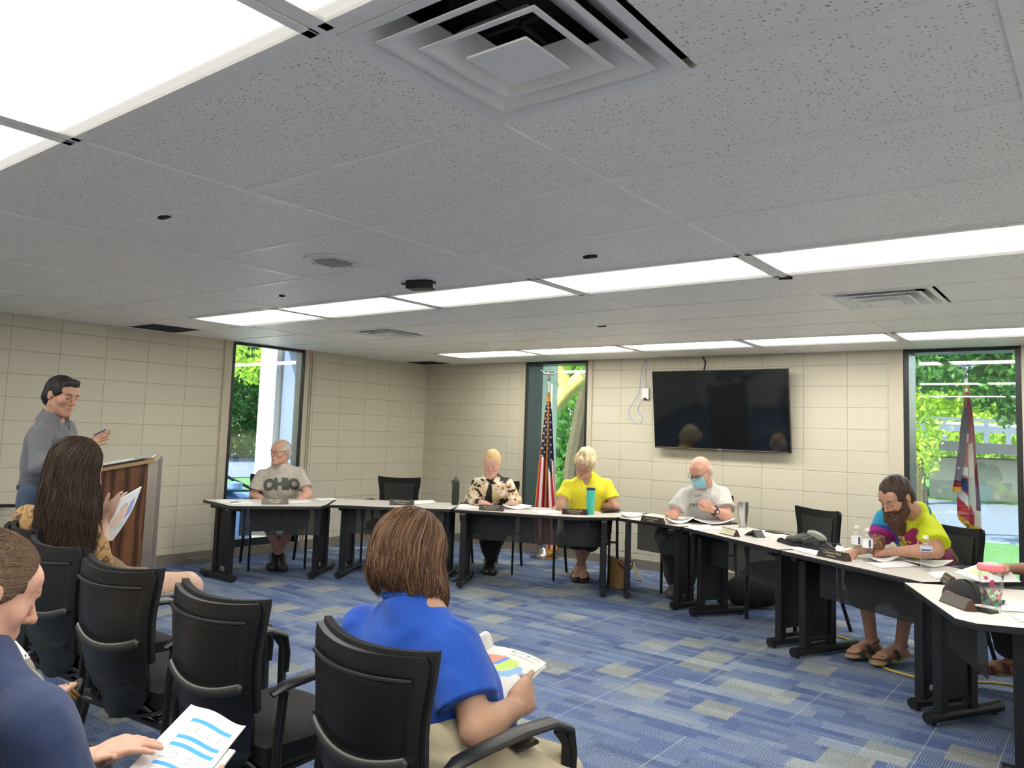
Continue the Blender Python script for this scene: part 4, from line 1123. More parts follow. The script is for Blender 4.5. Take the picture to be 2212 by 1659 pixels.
def sandal(an, toe, mt_sole, mt_strap, parent, s=1.0, straps=((.30, 0), (.62, 0)), ankle=True):
    an, toe = A3(an), A3(toe); d = toe - an; dn = nrm(d); up = np.array([0, 0, 1.]); side = nrm(np.cross(dn, up)); up2 = nrm(np.cross(side, dn))
    B = SDF(); heel = an - dn * .05 * s - up2 * .066 * s; tip = toe + dn * .012 * s - up2 * .026 * s
    B.cone(heel, lerp(heel, tip, .45), .036 * s, .034 * s, k=.02, flat=(up2, 3.4)); B.cone(lerp(heel, tip, .4), tip - dn * .035 * s, .034 * s, .047 * s, k=.02, flat=(up2, 3.6))
    V, F = B.mesh(.005); V = smooth_mesh(V, F, 2); so_ = mk('sandal', V, F, mt_sole, parent)
    mb = MB()
    for (t, w) in straps:
        c = lerp(an, toe, t) - up2 * .03 * s; hw = (.040 + .010 * t) * s; hh = (.060 - .038 * t) * s
        for dy in (-.012, 0, .012): mb.tube([c + dn * (dy + w * .02 * cos(th)) * s + side * hw * cos(th) + up2 * (hh * sin(th) + .002) for th in np.linspace(-.25, pi + .25, 14)], .0052 * s, 6)
    if ankle: mb.tube([an - up2 * .005 + side * .038 * s * cos(th) + dn * .040 * s * sin(th) + up2 * .012 for th in np.linspace(0, 2 * pi, 20)], .007 * s, 8, flat=(1, .6))
    st = mb.build('strap', mt_strap, so_); st.matrix_parent_inverse = Matrix.Identity(4); st.parent = parent; st.matrix_parent_inverse = Matrix.Translation(-Vector(parent.location)); st.name = 'sandal_strap'
    return so_
def world_child(o, parent): o.parent = parent; o.matrix_parent_inverse = Matrix.Translation(-Vector(parent.location)); return o
def glasses(H, parent, mt, w=.031, r=.021, y=.103, z=.004, lens=True):
    mb = MB()
    for e in (-1, 1):
        mb.tube([H(e * w + r * cos(t), y - .006 * abs(cos(t)) * (1 if e * cos(t) > 0 else 0), z + r * .72 * sin(t)) for t in np.linspace(0, 2 * pi, 22)], .0016 * H.s, 6)
        mb.tube([H(e * (w + r), y - .004, z + .006), H(e * .074, .07, z + .008), H(e * .080, -.005, z + .008), H(e * .078, -.028, z - .012)], .0016 * H.s, 6)
    mb.tube([H(-w + r, y, z + .003), H(0, y + .003, z + .007), H(w - r, y, z + .003)], .0014 * H.s, 6)
    o = world_child(mb.build('eyeglasses', mt), parent)
    if lens:
        mb = MB()
        for e in (-1, 1):
            V = [H(e * w, y, z)] + [H(e * w + r * .97 * cos(t), y - .003 * (e * cos(t) > 0), z + r * .70 * sin(t)) for t in np.linspace(0, 2 * pi, 16)[:-1]]
            mb.add(V, [(0, i, i % 15 + 1) for i in range(1, 16)])
        world_child(mb.build('lens', MT['clear']), parent); 
    return o
def strands(name, parent, paths, r, mt, cols, seg=3):
    """many tapered hair locks in one mesh"""
    Vs, Fs, Cs = [], [], []; off = 0
    for P, rr, c in zip(paths, r, cols):
        P = np.asarray(P); n = len(P); T = np.gradient(P, axis=0); T /= np.linalg.norm(T, axis=1)[:, None] + 1e-9
        a = np.cross(T, [0.3, .5, .81]); a /= np.linalg.norm(a, axis=1)[:, None] + 1e-9; b = np.cross(T, a)
        w = rr * np.minimum(1, np.linspace(2.2, .25, n))[:, None]
        ring = [P + (a * cos(2 * pi * k / seg) + b * sin(2 * pi * k / seg)) * w for k in range(seg)]
        Vs.append(np.stack(ring, 1).reshape(-1, 3)); Cs.append(np.tile(c, (n * seg, 1)))
        for i in range(n - 1):
            for k in range(seg): k2 = (k + 1) % seg; Fs.append((off + i * seg + k, off + i * seg + k2, off + (i + 1) * seg + k2, off + (i + 1) * seg + k))
        off += n * seg
    return mk(name, np.concatenate(Vs), np.array(Fs), mt, parent, np.concatenate(Cs))
def torso_shirt(B, pel, neck, shA, shB, front, s=1.0, waist=.150, chest=.150, flat=1.35, hipw=.16, hem=None, shr=.062):
    """shirt body: pelvis centre, neck base, shoulder joints, front direction"""
    pel, neck, shA, shB = A3(pel), A3(neck), A3(shA), A3(shB); f = nrm(front)
    mid = (shA + shB) / 2; side = nrm(shB - shA)
    up = nrm(mid - pel)
    B.cone(pel, lerp(pel, mid, .45), hipw * s, waist * s, k=.04, flat=(f, flat))
    B.cone(lerp(pel, mid, .45), lerp(pel, mid, .80), waist * s, chest * s, k=.05, flat=(f, flat))
    B.cone(neck - up * .075 * s - f * .01, neck - up * .002, .088 * s, .0715 * s, k=.03)
    w = np.linalg.norm(shB - shA)
    B.cone(lerp(shA, shB, .20) - up * .055 * s, lerp(shA, shB, .80) - up * .055 * s, .082 * s, k=.05, flat=(f, 1.0))
    B.cone(lerp(shA, shB, .06), lerp(shA, shB, .94), shr * .93 * s, k=.04)
    B.cone(lerp(shA, neck, .55), neck - up * .006, .050 * s, .066 * s, k=.04); B.cone(lerp(shB, neck, .55), neck - up * .006, .050 * s, .066 * s, k=.04)
def sleeve(B, sh, el, t=.6, s=1.0, r0=.062, r1=.060, k=.03):
    sh, el = A3(sh), A3(el); B.cone(sh, lerp(sh, el, t), r0 * s, r1 * s, k=k, clip='b')
def collar(parent, neck, H, f, mt, s=1.0, r=.066, h=.036, open_=.55, tilt=None):
    neck = A3(neck); f = nrm(f); up = nrm(H.c - neck); f = nrm(f - up * (f @ up)); r_ = np.cross(f, up)
    mb = MB()
    def fn(u, v):
        th = lerp(open_, 2 * pi - open_, u); rr = (r + .004 + .022 * v) * s; pt = .02 * max(0, 1 - min(u, 1 - u) * 7) * v
        p = neck + (f * cos(th) * 1.02 + r_ * sin(th)) * rr + up * ((h * .75 - h * v * 1.35 - pt) * s + .004 * s) + f * pt * .7
        return p
    mb.sheet(fn, 40, 6, .003)
    return world_child(mb.build('collar', mt, ang=60), parent)
# ================================================================= PEOPLE
def az(u, d, z):
    a = at(u, 0, d); b = at(u, 1000, d); v = 1000 * (z - a.z) / (b.z - a.z); return at(u, v, d)
def P(*a): return A3(at(*a))
def PZ(*a): return A3(az(*a))
def PO(*a): return A3(onz(*a))
def root(p, label): return empty('person', (float(p[0]), float(p[1]), 0), label=label, cat='person')
UP = np.array([0, 0, 1.])
BASE = (.60, .36, .26)
def fin(B, H, par, base, res=.0048, fine=None, sm=2, mt=None, extra=None, **kw):
    V, F = B.mesh(res, fine=fine); V = smooth_mesh(V, F, sm)
    C = skin_color(V, H, base, **kw)
    if extra is not None: C = extra(V, C)
    return mk('body', V, F, mt or MT['skin'], par, C)
def clothmesh(name, B, par, mt, res=.007, seed=0, amp=.010, f=26, sm=2, colf=None, fine=None, zcut=None):
    V, F = B.mesh(res, fine=fine, noise=folds(seed, amp, f), zcut=zcut); V = smooth_mesh(V, F, sm)
    return mk(name, V, F, mt, par, None if colf is None else colf(V))
def body_core(B, pel, neck, shA, shB, front, s=1.0):
    """hidden trunk that joins head and limbs into one body"""
    B.cone(pel, lerp(A3(pel), A3(neck), .6), .115 * s, .11 * s, k=.04, flat=(front, 1.35))
    B.cone(lerp(A3(pel), A3(neck), .6), lerp(A3(pel), A3(neck), .85), .11 * s, .10 * s, k=.04, flat=(front, 1.3))
    B.cone(lerp(A3(shA), A3(shB), .12), lerp(A3(shA), A3(shB), .88), .052 * s, k=.04)
def short_hair(name, H, par, color, thick=1.0, front=.055, side=.0, top=.0, back=-.07, seed=3, amp=.0035, f=160, res=.0042, var=.35, cut=None, extra=None):
    s = H.s; B = SDF()
    B.ell(H(0, -.018, .036 + top * .5), np.array((.0795 * (1 + .03 * thick), .100 + .004 * thick, .090 + .006 * thick + top)) * s, H.ax(), k=.01)
    B.cone(H(-.045, -.055, -.02), H(.045, -.055, -.02), .036 * s, k=.03); B.cone(H(-.03, -.052, back + .02), H(.03, -.052, back + .02), .028 * s, k=.03)
    if extra: extra(B)
    # clear the face and ears
    B.ell(H(0, .105, -.035), np.array((.085, .075, front + .045)) * s, H.ax(), k=.006, sub=True)
    for e in (-1, 1): B.ell(H(.082 * e, -.005, -.030 + side), np.array((.022, .034, .045)) * s, H.ax(), k=.005, sub=True)
    if cut: cut(B)
    V, F = B.mesh(res, noise=folds(seed, amp, f, ax=(1, 1, .2))); V = smooth_mesh(V, F, 1)
    c = np.tile(np.array(color, float), (len(V), 1)) * (1 + var * vnoise(V, 330, seed)[:, None] + var * .5 * vnoise(V, 90, seed + 2)[:, None])
    return mk(name, V, F, MT['hairmat'], par, np.clip(c, 0, 1))

# ---------------------------------------------------------------- man in the grey lettered t-shirt
def man_ohio():
    s = 1.06
    pel = PZ(605, 8.0, .57); neck = P(608, 1011, 7.92); shA = P(566, 1026, 7.9); shB = P(648, 1024, 7.95); fr = nrm((.80, -.6, 0))
    elA, elB = P(548, 1070, 7.85), P(665, 1068, 7.85); wA, wB = PZ(583, 7.62, .64), PZ(630, 7.62, .64)
    kA, kB = PZ(570, 7.48, .55), PZ(643, 7.5, .55); aA, aB = PZ(607, 7.78, .11), PZ(592, 7.80, .11)
    tA, tB = PZ(612, 7.55, .05), PZ(585, 7.58, .05)
    H = Frame(P(606, 977, 7.88), (.15, -.98, -.06), (0, 0, 1), s)
    r = root(pel, 'seated man in a grey lettered t-shirt and eyeglasses looking towards the lectern')
    B = SDF(); body_core(B, pel, neck, shA, shB, fr, s); head_prims(B, H, neck=neck)
    arm_prims(B, shA, elA, wA, s); arm_prims(B, shB, elB, wB, s)
    hand(B, wA, kB - wA + (0, 0, .1), UP, shB - shA, s, .6); hand(B, wB, kA - wB + (0, 0, .1), UP, shA - shB, s, .6)
    leg_prims(B, pel + nrm(shA - shB) * .09, kA, aA, tA, s, foot=False); leg_prims(B, pel + nrm(shB - shA) * .09, kB, aB, tB, s, foot=False)
    fin(B, H, r, (.62, .35, .26), lips=(.42, .2, .17), brow=(.3, .26, .22), red=.3, stubble=.12)
    B = SDF(); torso_shirt(B, pel + UP * .02, neck, shA, shB, fr, s, waist=.158, chest=.158, hipw=.17); sleeve(B, shA, elA, .70, s, .058, .070); sleeve(B, shB, elB, .70, s, .058, .070)
    sh = clothmesh('shirt', B, r, cloth('heather_grey_cotton', (176, 170, 158)), seed=4, amp=.007, f=26)
    letters_on(sh, 'OHIO', P(605, 1047, 7.78), (P(640, 1047, 7.78) - P(605, 1047, 7.78)), .150, cloth('faded_print', (86, 90, 80)), r, arc=.03, bold=.010, space=.88)
    B = SDF(); B.cone(pel, pel + UP * .03, .165 * s, .165 * s, k=.03)
    B.cone(pel + nrm(shA - shB) * .09, lerp(pel, kA, 1.02), .105 * s, .098 * s, k=.03, clip=None); B.cone(pel + nrm(shB - shA) * .09, kB, .105 * s, .098 * s, k=.03)
    B.cone(kA, lerp(kA, aA, .22), .085, .085, k=.03, clip='b'); B.cone(kB, lerp(kB, aB, .22), .085, .085, k=.03, clip='b')
    clothmesh('shorts', B, r, cloth('black_shorts', (26, 27, 30)), res=.009, seed=5)
    short_hair('hair', H, r, (.42, .40, .36), thick=.0, front=.085, seed=8, top=-.008, amp=.0015, cut=lambda B: B.ell(H(0, .055, .085), np.array((.055, .075, .05)) * s, H.ax(), k=.006, sub=True))
    glasses(H, r, MT['frame_black'])
    bs = simple('black_shoe', (.02, .02, .022), .5); shoe('shoe', aA, tA, bs, r, s, simple('dark_sole', (.03, .03, .03), .7)); shoe('shoe', aB, tB, bs, r, s, simple('dark_sole2', (.03, .03, .03), .7))
    for a, k in ((aA, kA), (aB, kB)):
        mb = MB(); mb.cyl(a - UP * .02, lerp(A3(a), A3(k), .12), .040, 14); world_child(mb.build('sock', MT['black_fabric']), r)
def text_mesh(txt, size, extrude=.0, bold=0, align='CENTER', space=1.0, res=3):
    c = bpy.data.curves.new('txt', 'FONT'); c.body = txt; c.size = size; c.extrude = extrude; c.align_x = align; c.align_y = 'CENTER'; c.offset = bold; c.space_character = space; c.resolution_u = res
    o = bpy.data.objects.new('txt', c); COL.objects.link(o); dg = bpy.context.evaluated_depsgraph_get(); me = bpy.data.meshes.new_from_object(o.evaluated_get(dg)); bpy.data.objects.remove(o); bpy.data.curves.remove(c)
    return me
def letters_on(target, txt, c, right, size, mt, parent, arc=0, bold=0, up=(0, 0, 1), name='lettering', depth=.003, space=1.0):
    """drape flat lettering onto a garment by casting it along the viewing normal of the chest"""
    me = text_mesh(txt, size, bold=bold, space=space); bm = bmesh.new(); bm.from_mesh(me)
    bmesh.ops.triangulate(bm, faces=bm.faces[:])
    for _ in range(3):
        es = [e for e in bm.edges if e.calc_length() > .02]
        if not es: break
        bmesh.ops.subdivide_edges(bm, edges=es, cuts=1); bmesh.ops.triangulate(bm, faces=[f for f in bm.faces if len(f.verts) > 3])
    rt = Vector(nrm(right)); u = Vector(up); n = rt.cross(u).normalized(); u = n.cross(rt).normalized()
    dg = bpy.context.evaluated_depsgraph_get(); bv = BVHTree.FromPolygons([v.co + Vector(parent.location) for v in target.data.vertices], [tuple(p.vertices) for p in target.data.polygons]) if False else BVHTree.FromPolygons([v.co for v in target.data.vertices], [tuple(p.vertices) for p in target.data.polygons])
    cc = Vector(c); kill = []
    for v in bm.verts:
        x, y = v.co.x, v.co.y; y = y - arc * (x / (size * 1.4)) ** 2
        p = cc + rt * x + u * y + n * .5
        h = bv.ray_cast(p, -n, 1.6)
        if h[0] is None: kill.append(v)
        else: v.co = h[0] + n * depth
    bmesh.ops.delete(bm, geom=kill, context='VERTS'); bm.to_mesh(me); bm.free(); me.materials.clear(); me.materials.append(mt)
    o = bpy.data.objects.new(name, me); COL.objects.link(o); return world_child(o, parent)

# ---------------------------------------------------------------- woman with pulled-back blond hair, patterned shirt
def floral(V):
    rng = np.random.RandomState(3); C = np.tile(np.array(S((214, 196, 168))), (len(V), 1))
    a = vnoise(V, 52, 2); b = vnoise(V * (1, 1, 1), 66, 9); c = vnoise(V, 84, 5); d = vnoise(V, 20, 7)
    C[(a > .22)] = S((232, 222, 205)); C[(b > .28)] = S((160, 128, 90)); C[(c > .40) | ((d > .36) & (a < .1))] = S((24, 22, 22)); C[(b < -.42)] = S((196, 140, 84)); C[(a < -.38)] = S((30, 27, 26))
    return C
def woman_blond():
    s = 1.10
    pel = PZ(1066, 8.2, .57); neck = P(1062, 1034, 8.02); shA = P(1031, 1047, 7.98); shB = P(1096, 1047, 8.02); fr = nrm((.5, -.86, 0))
    elA, elB = P(1017, 1082, 7.9), P(1114, 1082, 7.95); wA, wB = PO(1041, 1086, .74), PO(1107, 1086, .74)
    kA, kB = PZ(1035, 7.78, .56), PZ(1092, 7.78, .56); aA, aB = PZ(1064, 8.0, .11), PZ(1056, 8.02, .11); tA, tB = PZ(1064, 7.78, .04), PZ(1049, 7.80, .04)
    H = Frame(P(1062, 1001, 7.93), (.42, -.72, -.42), (.2, -.2, 1), s)
    r = root(pel, 'seated woman with blond pulled-back hair in a floral black and cream shirt')
    B = SDF(); body_core(B, pel, neck, shA, shB, fr, s); head_prims(B, H, female=True, neck=neck, jaw=1.12, double_chin=.8)
    arm_prims(B, shA, elA, wA, s * .95); arm_prims(B, shB, elB, wB, s * .95)
    hand(B, wA, PO(1056, 1089, .715) - wA, UP, (1, .6, 0), s * .95, .55, pinch=1); hand(B, wB, PO(1098, 1090, .715) - wB, UP, (-1, -.6, 0), s * .95, .5)
    leg_prims(B, pel + nrm(shA - shB) * .09, kA, aA, tA, s, foot=False); leg_prims(B, pel + nrm(shB - shA) * .09, kB, aB, tB, s, foot=False)
    fin(B, H, r, (.72, .42, .34), lips=(.55, .24, .22), brow=(.45, .3, .2), red=.45, browstr=.4)
    B = SDF(); torso_shirt(B, pel + UP * .02, neck, shA, shB, fr, s, waist=.155, chest=.15, hipw=.175); 
    for a, e, w in ((shA, elA, wA), (shB, elB, wB)): B.cone(a, e, .060 * s, .055 * s, k=.03); B.cone(e, lerp(e, w, .88), .055 * s, .043 * s, k=.03, clip='b')
    m_ = (shA + shB) / 2
    def colf(V):
        C = floral(V); f3 = nrm(fr); side = nrm(np.cross(f3, UP)); x = (V - m_) @ side; y = (V - m_) @ f3; z = (V - m_)[:, 2]
        front = y > .03
        C[front & (x > -.012) & (x < .025 - z * .28) & (z < .0)] = S((28, 26, 27)); C[front & (x < -.012) & (x > -.095) & (z < -.075)] = S((198, 178, 132))
        return C
    clothmesh('shirt', B, r, MT['cloth_v'], res=.006, seed=14, amp=.006, f=32, colf=colf)
    collar(r, neck, H, fr, cloth('cream_collar', (222, 208, 180)), s, r=.058)
    B = SDF(); B.cone(pel, pel + UP * .02, .170 * s, .165 * s, k=.03)
    for sd, k, a in ((-1, kA, aA), (1, kB, aB)): B.cone(pel + nrm(shB - shA) * .09 * sd, k, .105 * s, .080 * s, k=.03); B.cone(k, lerp(k, a, .97), .075 * s, .055 * s, k=.03, clip='b')
    clothmesh('trousers', B, r, cloth('black_trousers', (20, 21, 24)), res=.009, seed=15)
    def ex(B): B.ball(H(0, -.10, .02), .030 * s, k=.02)
    short_hair('hair', H, r, (.66, .46, .22), thick=.4, front=.062, seed=18, amp=.0022, f=300, extra=ex, var=.25)
    bs = simple('black_leather', (.015, .015, .017), .4)
    for a, t in ((aA, tA), (aB, tB)): shoe('shoe', a, t, bs, r, s)
# ---------------------------------------------------------------- woman in yellow
def woman_yellow():
    s = 1.12
    pel = PZ(1266, 7.85, .57); neck = P(1270, 1033, 7.68); shA = P(1226, 1050, 7.65); shB = P(1312, 1048, 7.7); fr = nrm((.35, -.93, 0))
    elA, elB = P(1210, 1090, 7.55), P(1328, 1094, 7.62); wA, wB = PO(1212, 1092, .74), PO(1296, 1093, .74)
    kA, kB = PZ(1240, 7.45, .56), PZ(1290, 7.48, .56); aA, aB = PZ(1259, 7.78, .11), PZ(1249, 7.80, .11); tA, tB = PZ(1262, 7.55, .045), PZ(1243, 7.58, .045)
    H = Frame(P(1263, 1001, 7.58), (.30, -.72, -.50), (.35, .0, 1), s)
    r = root(pel, 'seated woman in a bright yellow shirt with short blond hair and glasses, looking down')
    B = SDF(); body_core(B, pel, neck, shA, shB, fr, s); head_prims(B, H, female=True, neck=neck, jaw=.96)
    arm_prims(B, shA, elA, wA, s * .95); arm_prims(B, shB, elB, wB, s * .95)
    hand(B, wA, PO(1201, 1098, .715) - wA, UP, (1, .4, 0), s * .95, .5, pinch=1); hand(B, wB, PO(1278, 1096, .715) - wB, UP, (-.3, -1, 0), s * .95, .5)
    leg_prims(B, pel + nrm(shA - shB) * .09, kA, aA, tA, s * .95); leg_prims(B, pel + nrm(shB - shA) * .09, kB, aB, tB, s * .95)
    fin(B, H, r, (.60, .34, .24), lips=(.42, .08, .08), brow=(.35, .22, .14), red=.35, browstr=.5)
    yl = cloth('yellow_cotton', (226, 214, 48))
    B = SDF(); torso_shirt(B, pel + UP * .02, neck, shA, shB, fr, s, waist=.150, chest=.145, hipw=.165, shr=.058); sleeve(B, shA, elA, .62, s, .054, .068); sleeve(B, shB, elB, .62, s, .054, .068)
    B.cone(neck + fr * .075 + UP * .03, neck + fr * .125 - UP * .13, .048, .016, k=.008, sub=True)
    sh = clothmesh('shirt', B, r, yl, seed=24, amp=.006, f=30, res=.0065)
    collar(r, neck, H, fr, yl, s, r=.072, open_=.5, h=.045)
    side = nrm(np.cross(fr, UP)); ctr = (shA + shB) / 2
    for e in (-1, 1):
        mb = MB(); c = Vector(ctr + side * .085 * e + UP * -.135); bv = BVHTree.FromPolygons([v.co for v in sh.data.vertices], [tuple(p.vertices) for p in sh.data.polygons])
        def pk(u, v, c=c):
            p = c + Vector(side) * (u - .5) * .10 + Vector((0, 0, 1)) * (v - .5) * .045 + Vector(fr) * .5; h = bv.ray_cast(p, -Vector(fr), 1); return (h[0] if h[0] else p - Vector(fr) * .36) + Vector(fr) * .004
        mb.sheet(pk, 8, 4, .003); world_child(mb.build('pocket_flap', yl, ang=60), r)
    mb = MB()
    for k in range(5):
        p = Vector(ctr + UP * (-.12 - .06 * k) + fr * .5); h = bv.ray_cast(p, -Vector(fr), 1)
        if h[0]: mb.cyl(h[0], h[0] + Vector(fr) * .004, .006, 10)
    world_child(mb.build('buttons', MT['brass']), r)
    B = SDF(); B.cone(pel, pel + UP * .02, .170 * s, .165 * s, k=.03)
    for sd, k, a in ((-1, kA, aA), (1, kB, aB)): B.cone(pel + nrm(shB - shA) * .09 * sd, k, .110 * s, .088 * s, k=.03); B.cone(k, lerp(k, a, .42), .080 * s, .078 * s, k=.03, clip='b')
    clothmesh('capri_trousers', B, r, cloth('black_capri', (20, 21, 23)), res=.009, seed=25)
    def ex(B):
        B.ell(H(0, -.02, .075), np.array((.078, .085, .065)) * s, H.ax(), k=.03); B.cone(H(-.05, .055, .080), H(.045, .068, .068), .034 * s, .026 * s, k=.02)
        for e in (-1, 1): B.ell(H(.072 * e, .0, .03), np.array((.022, .06, .05)) * s, H.ax(), k=.02)
    short_hair('hair', H, r, (.70, .55, .33), thick=1.0, front=.045, seed=28, amp=.006, f=110, extra=ex, var=.3)
    glasses(H, r, MT['frame_black'], y=.108, z=-.006)
    bs = simple('black_slide', (.015, .015, .016), .6)
    for a, t in ((aA, tA), (aB, tB)): sandal(a, t, bs, bs, r, s, straps=((.45, 0), (.52, 0), (.60, 0)), ankle=False)
    mb = MB(); mb.tube([wB + .034 * (nrm(np.cross(nrm(elB - wB), UP)) * cos(t) + np.cross(nrm(np.cross(nrm(elB - wB), UP)), nrm(elB - wB)) * sin(t)) + nrm(elB - wB) * .03 for t in np.linspace(0, 2 * pi, 20)], .002, 6); world_child(mb.build('bracelet', MT['brass']), r)
# ---------------------------------------------------------------- bald man with mask
def man_mask():
    s = 1.10
    pel = PZ(1516, 7.35, .57); neck = P(1524, 1054, 7.12); shA = P(1480, 1070, 7.05); shB = P(1560, 1068, 7.15); fr = nrm((.0, -1, 0))
    elA, elB = P(1455, 1112, 6.95), P(1572, 1116, 6.95); wA, wB = PO(1452, 1110, .75), P(1537, 1100, 6.88)
    kA, kB = PZ(1440, 6.92, .57), PZ(1508, 7.0, .57); aA, aB = PZ(1462, 7.16, .11), PZ(1480, 7.10, .11); tA, tB = PZ(1448, 6.97, .05), PZ(1462, 6.92, .05)
    H = Frame(P(1513, 1019, 7.0), (-.10, -.86, -.42), (-.1, -.25, 1), s)
    r = root(pel, 'seated bald man in a grey t-shirt wearing a light blue face mask')
    B = SDF(); body_core(B, pel, neck, shA, shB, fr, s); head_prims(B, H, neck=neck, nr=.058, jaw=1.05)
    arm_prims(B, shA, elA, wA, s); arm_prims(B, shB, elB, wB, s)
    hand(B, wA, PO(1438, 1111, .72) - wA, UP, (1, .3, 0), s, .8, pinch=1)
    hand(B, wB, P(1515, 1078, 6.86) - wB, (.9, -.3, -.2), (-.4, -.6, .5), s * .95, 1.25, tcurl=.8)
    leg_prims(B, pel + nrm(shA - shB) * .09, kA, aA, tA, s, foot=False); leg_prims(B, pel + nrm(shB - shA) * .09, kB, aB, tB, s, foot=False)
    fin(B, H, r, (.68, .37, .27), brow=(.5, .4, .33), red=.3, browstr=.5)
    B = SDF(); torso_shirt(B, pel + UP * .02, neck, shA, shB, fr, s, waist=.175, chest=.165, hipw=.18); sleeve(B, shA, elA, .74, s, .062, .074); sleeve(B, shB, elB, .70, s, .062, .078)
    sh = clothmesh('shirt', B, r, cloth('light_grey_cotton', (186, 184, 178)), seed=34, amp=.007, f=26)
    letters_on(sh, 'FIRE', P(1523, 1101, 6.6), P(1540, 1101, 6.6) - P(1523, 1101, 6.6), .045, cloth('dark_print', (50, 52, 52)), r)
    letters_on(sh, 'DEPT', P(1534, 1080, 6.6), P(1550, 1080, 6.6) - P(1534, 1080, 6.6), .030, cloth('dark_print2', (50, 52, 52)), r)
    B = SDF(); B.cone(pel, pel + UP * .02, .185 * s, .18 * s, k=.03)
    for sd, k, a in ((-1, kA, aA), (1, kB, aB)): B.cone(pel + nrm(shB - shA) * .10 * sd, k, .112 * s, .088 * s, k=.03); B.cone(k, lerp(k, a, .96), .085 * s, .078 * s, k=.03, clip='b')
    clothmesh('trousers', B, r, cloth('charcoal_trousers', (34, 34, 40)), res=.009, seed=35)
    short_hair('hair', H, r, (.55, .48, .42), thick=-.6, front=.09, seed=38, amp=.001, cut=lambda B: B.ell(H(0, .03, .10), np.array((.2, .2, .088)) * s, H.ax(), k=.004, sub=True))
    # mask: pleated shell over nose and chin with ear loops
    mb = MB()
    def mf(u, v):
        th = (u - .5) * 2.3; z = lerp(-.006, -.112, v); b = lerp(.100, .078, v) + .016 * sin(pi * v); w = lerp(.060, .056, v)
        return H(w * 1.15 * sin(th) * (1 + .1 * sin(pi * v)), .028 + (b - .02) * cos(th) ** .8 + .0015 * sin(v * 26), z) if cos(th) > 0 else H(w * 1.15 * sin(th), .028, z)
    mb.sheet(mf, 28, 22, .002); mk_ = world_child(mb.build('face_mask', cloth('mask_blue', (140, 196, 208)), ang=70), r)
    mb = MB()
    for e in (-1, 1):
        for z in (-.012, -.098): mb.tube([H(.063 * e, .045, z), H(.076 * e, .01, z * .6), H(.084 * e, -.016, -.002)], .0013, 5)
    world_child(mb.build('ear_loop', MT['paper']), r)
    glasses(H, r, MT['frame_black'], y=.110, z=.004)
    d = nrm(elB - wB); sd = nrm(np.cross(d, UP)); u2 = np.cross(sd, d)
    mb = MB(); mb.tube([wB + d * .035 + .037 * (sd * cos(t) + u2 * sin(t)) for t in np.linspace(0, 2 * pi, 24)], .009, 8, flat=(.35, 1.3)); w = world_child(mb.build('watch_strap', simple('brown_leather', S((70, 45, 32)), .5)), r)
    dirc = nrm(CC - wB); dirc = nrm(dirc - d * (dirc @ d)); mb = MB(); mb.cyl(wB + d * .035 + dirc * .034, wB + d * .035 + dirc * .046, .021, 20); world_child(mb.build('watch', MT['black_plastic']), r)
    mb = MB(); mb.cyl(wB + d * .035 + dirc * .0465, wB + d * .035 + dirc * .047, .013, 16); world_child(mb.build('watch_face', MT['paper']), r)
    bs = simple('grey_sneaker', S((70, 72, 66)), .7, bmp=.4); sl_ = simple('pale_sole', S((60, 60, 58)), .7)
    for a, t in ((aA, tA), (aB, tB)):
        o = shoe('shoe', a, t, bs, r, s * 1.05, sl_); mb = MB(); d = t - a
        for q in (.2, .34, .48, .62):
            c = a + d * q; sd = nrm(np.cross(d, UP)); mb.tube([c + sd * .032 + UP * (.026 - .03 * q), c + UP * (.052 - .03 * q), c - sd * .032 + UP * (.026 - .03 * q)], .0045, 6)
        world_child(mb.build('laces', MT['paper']), r)
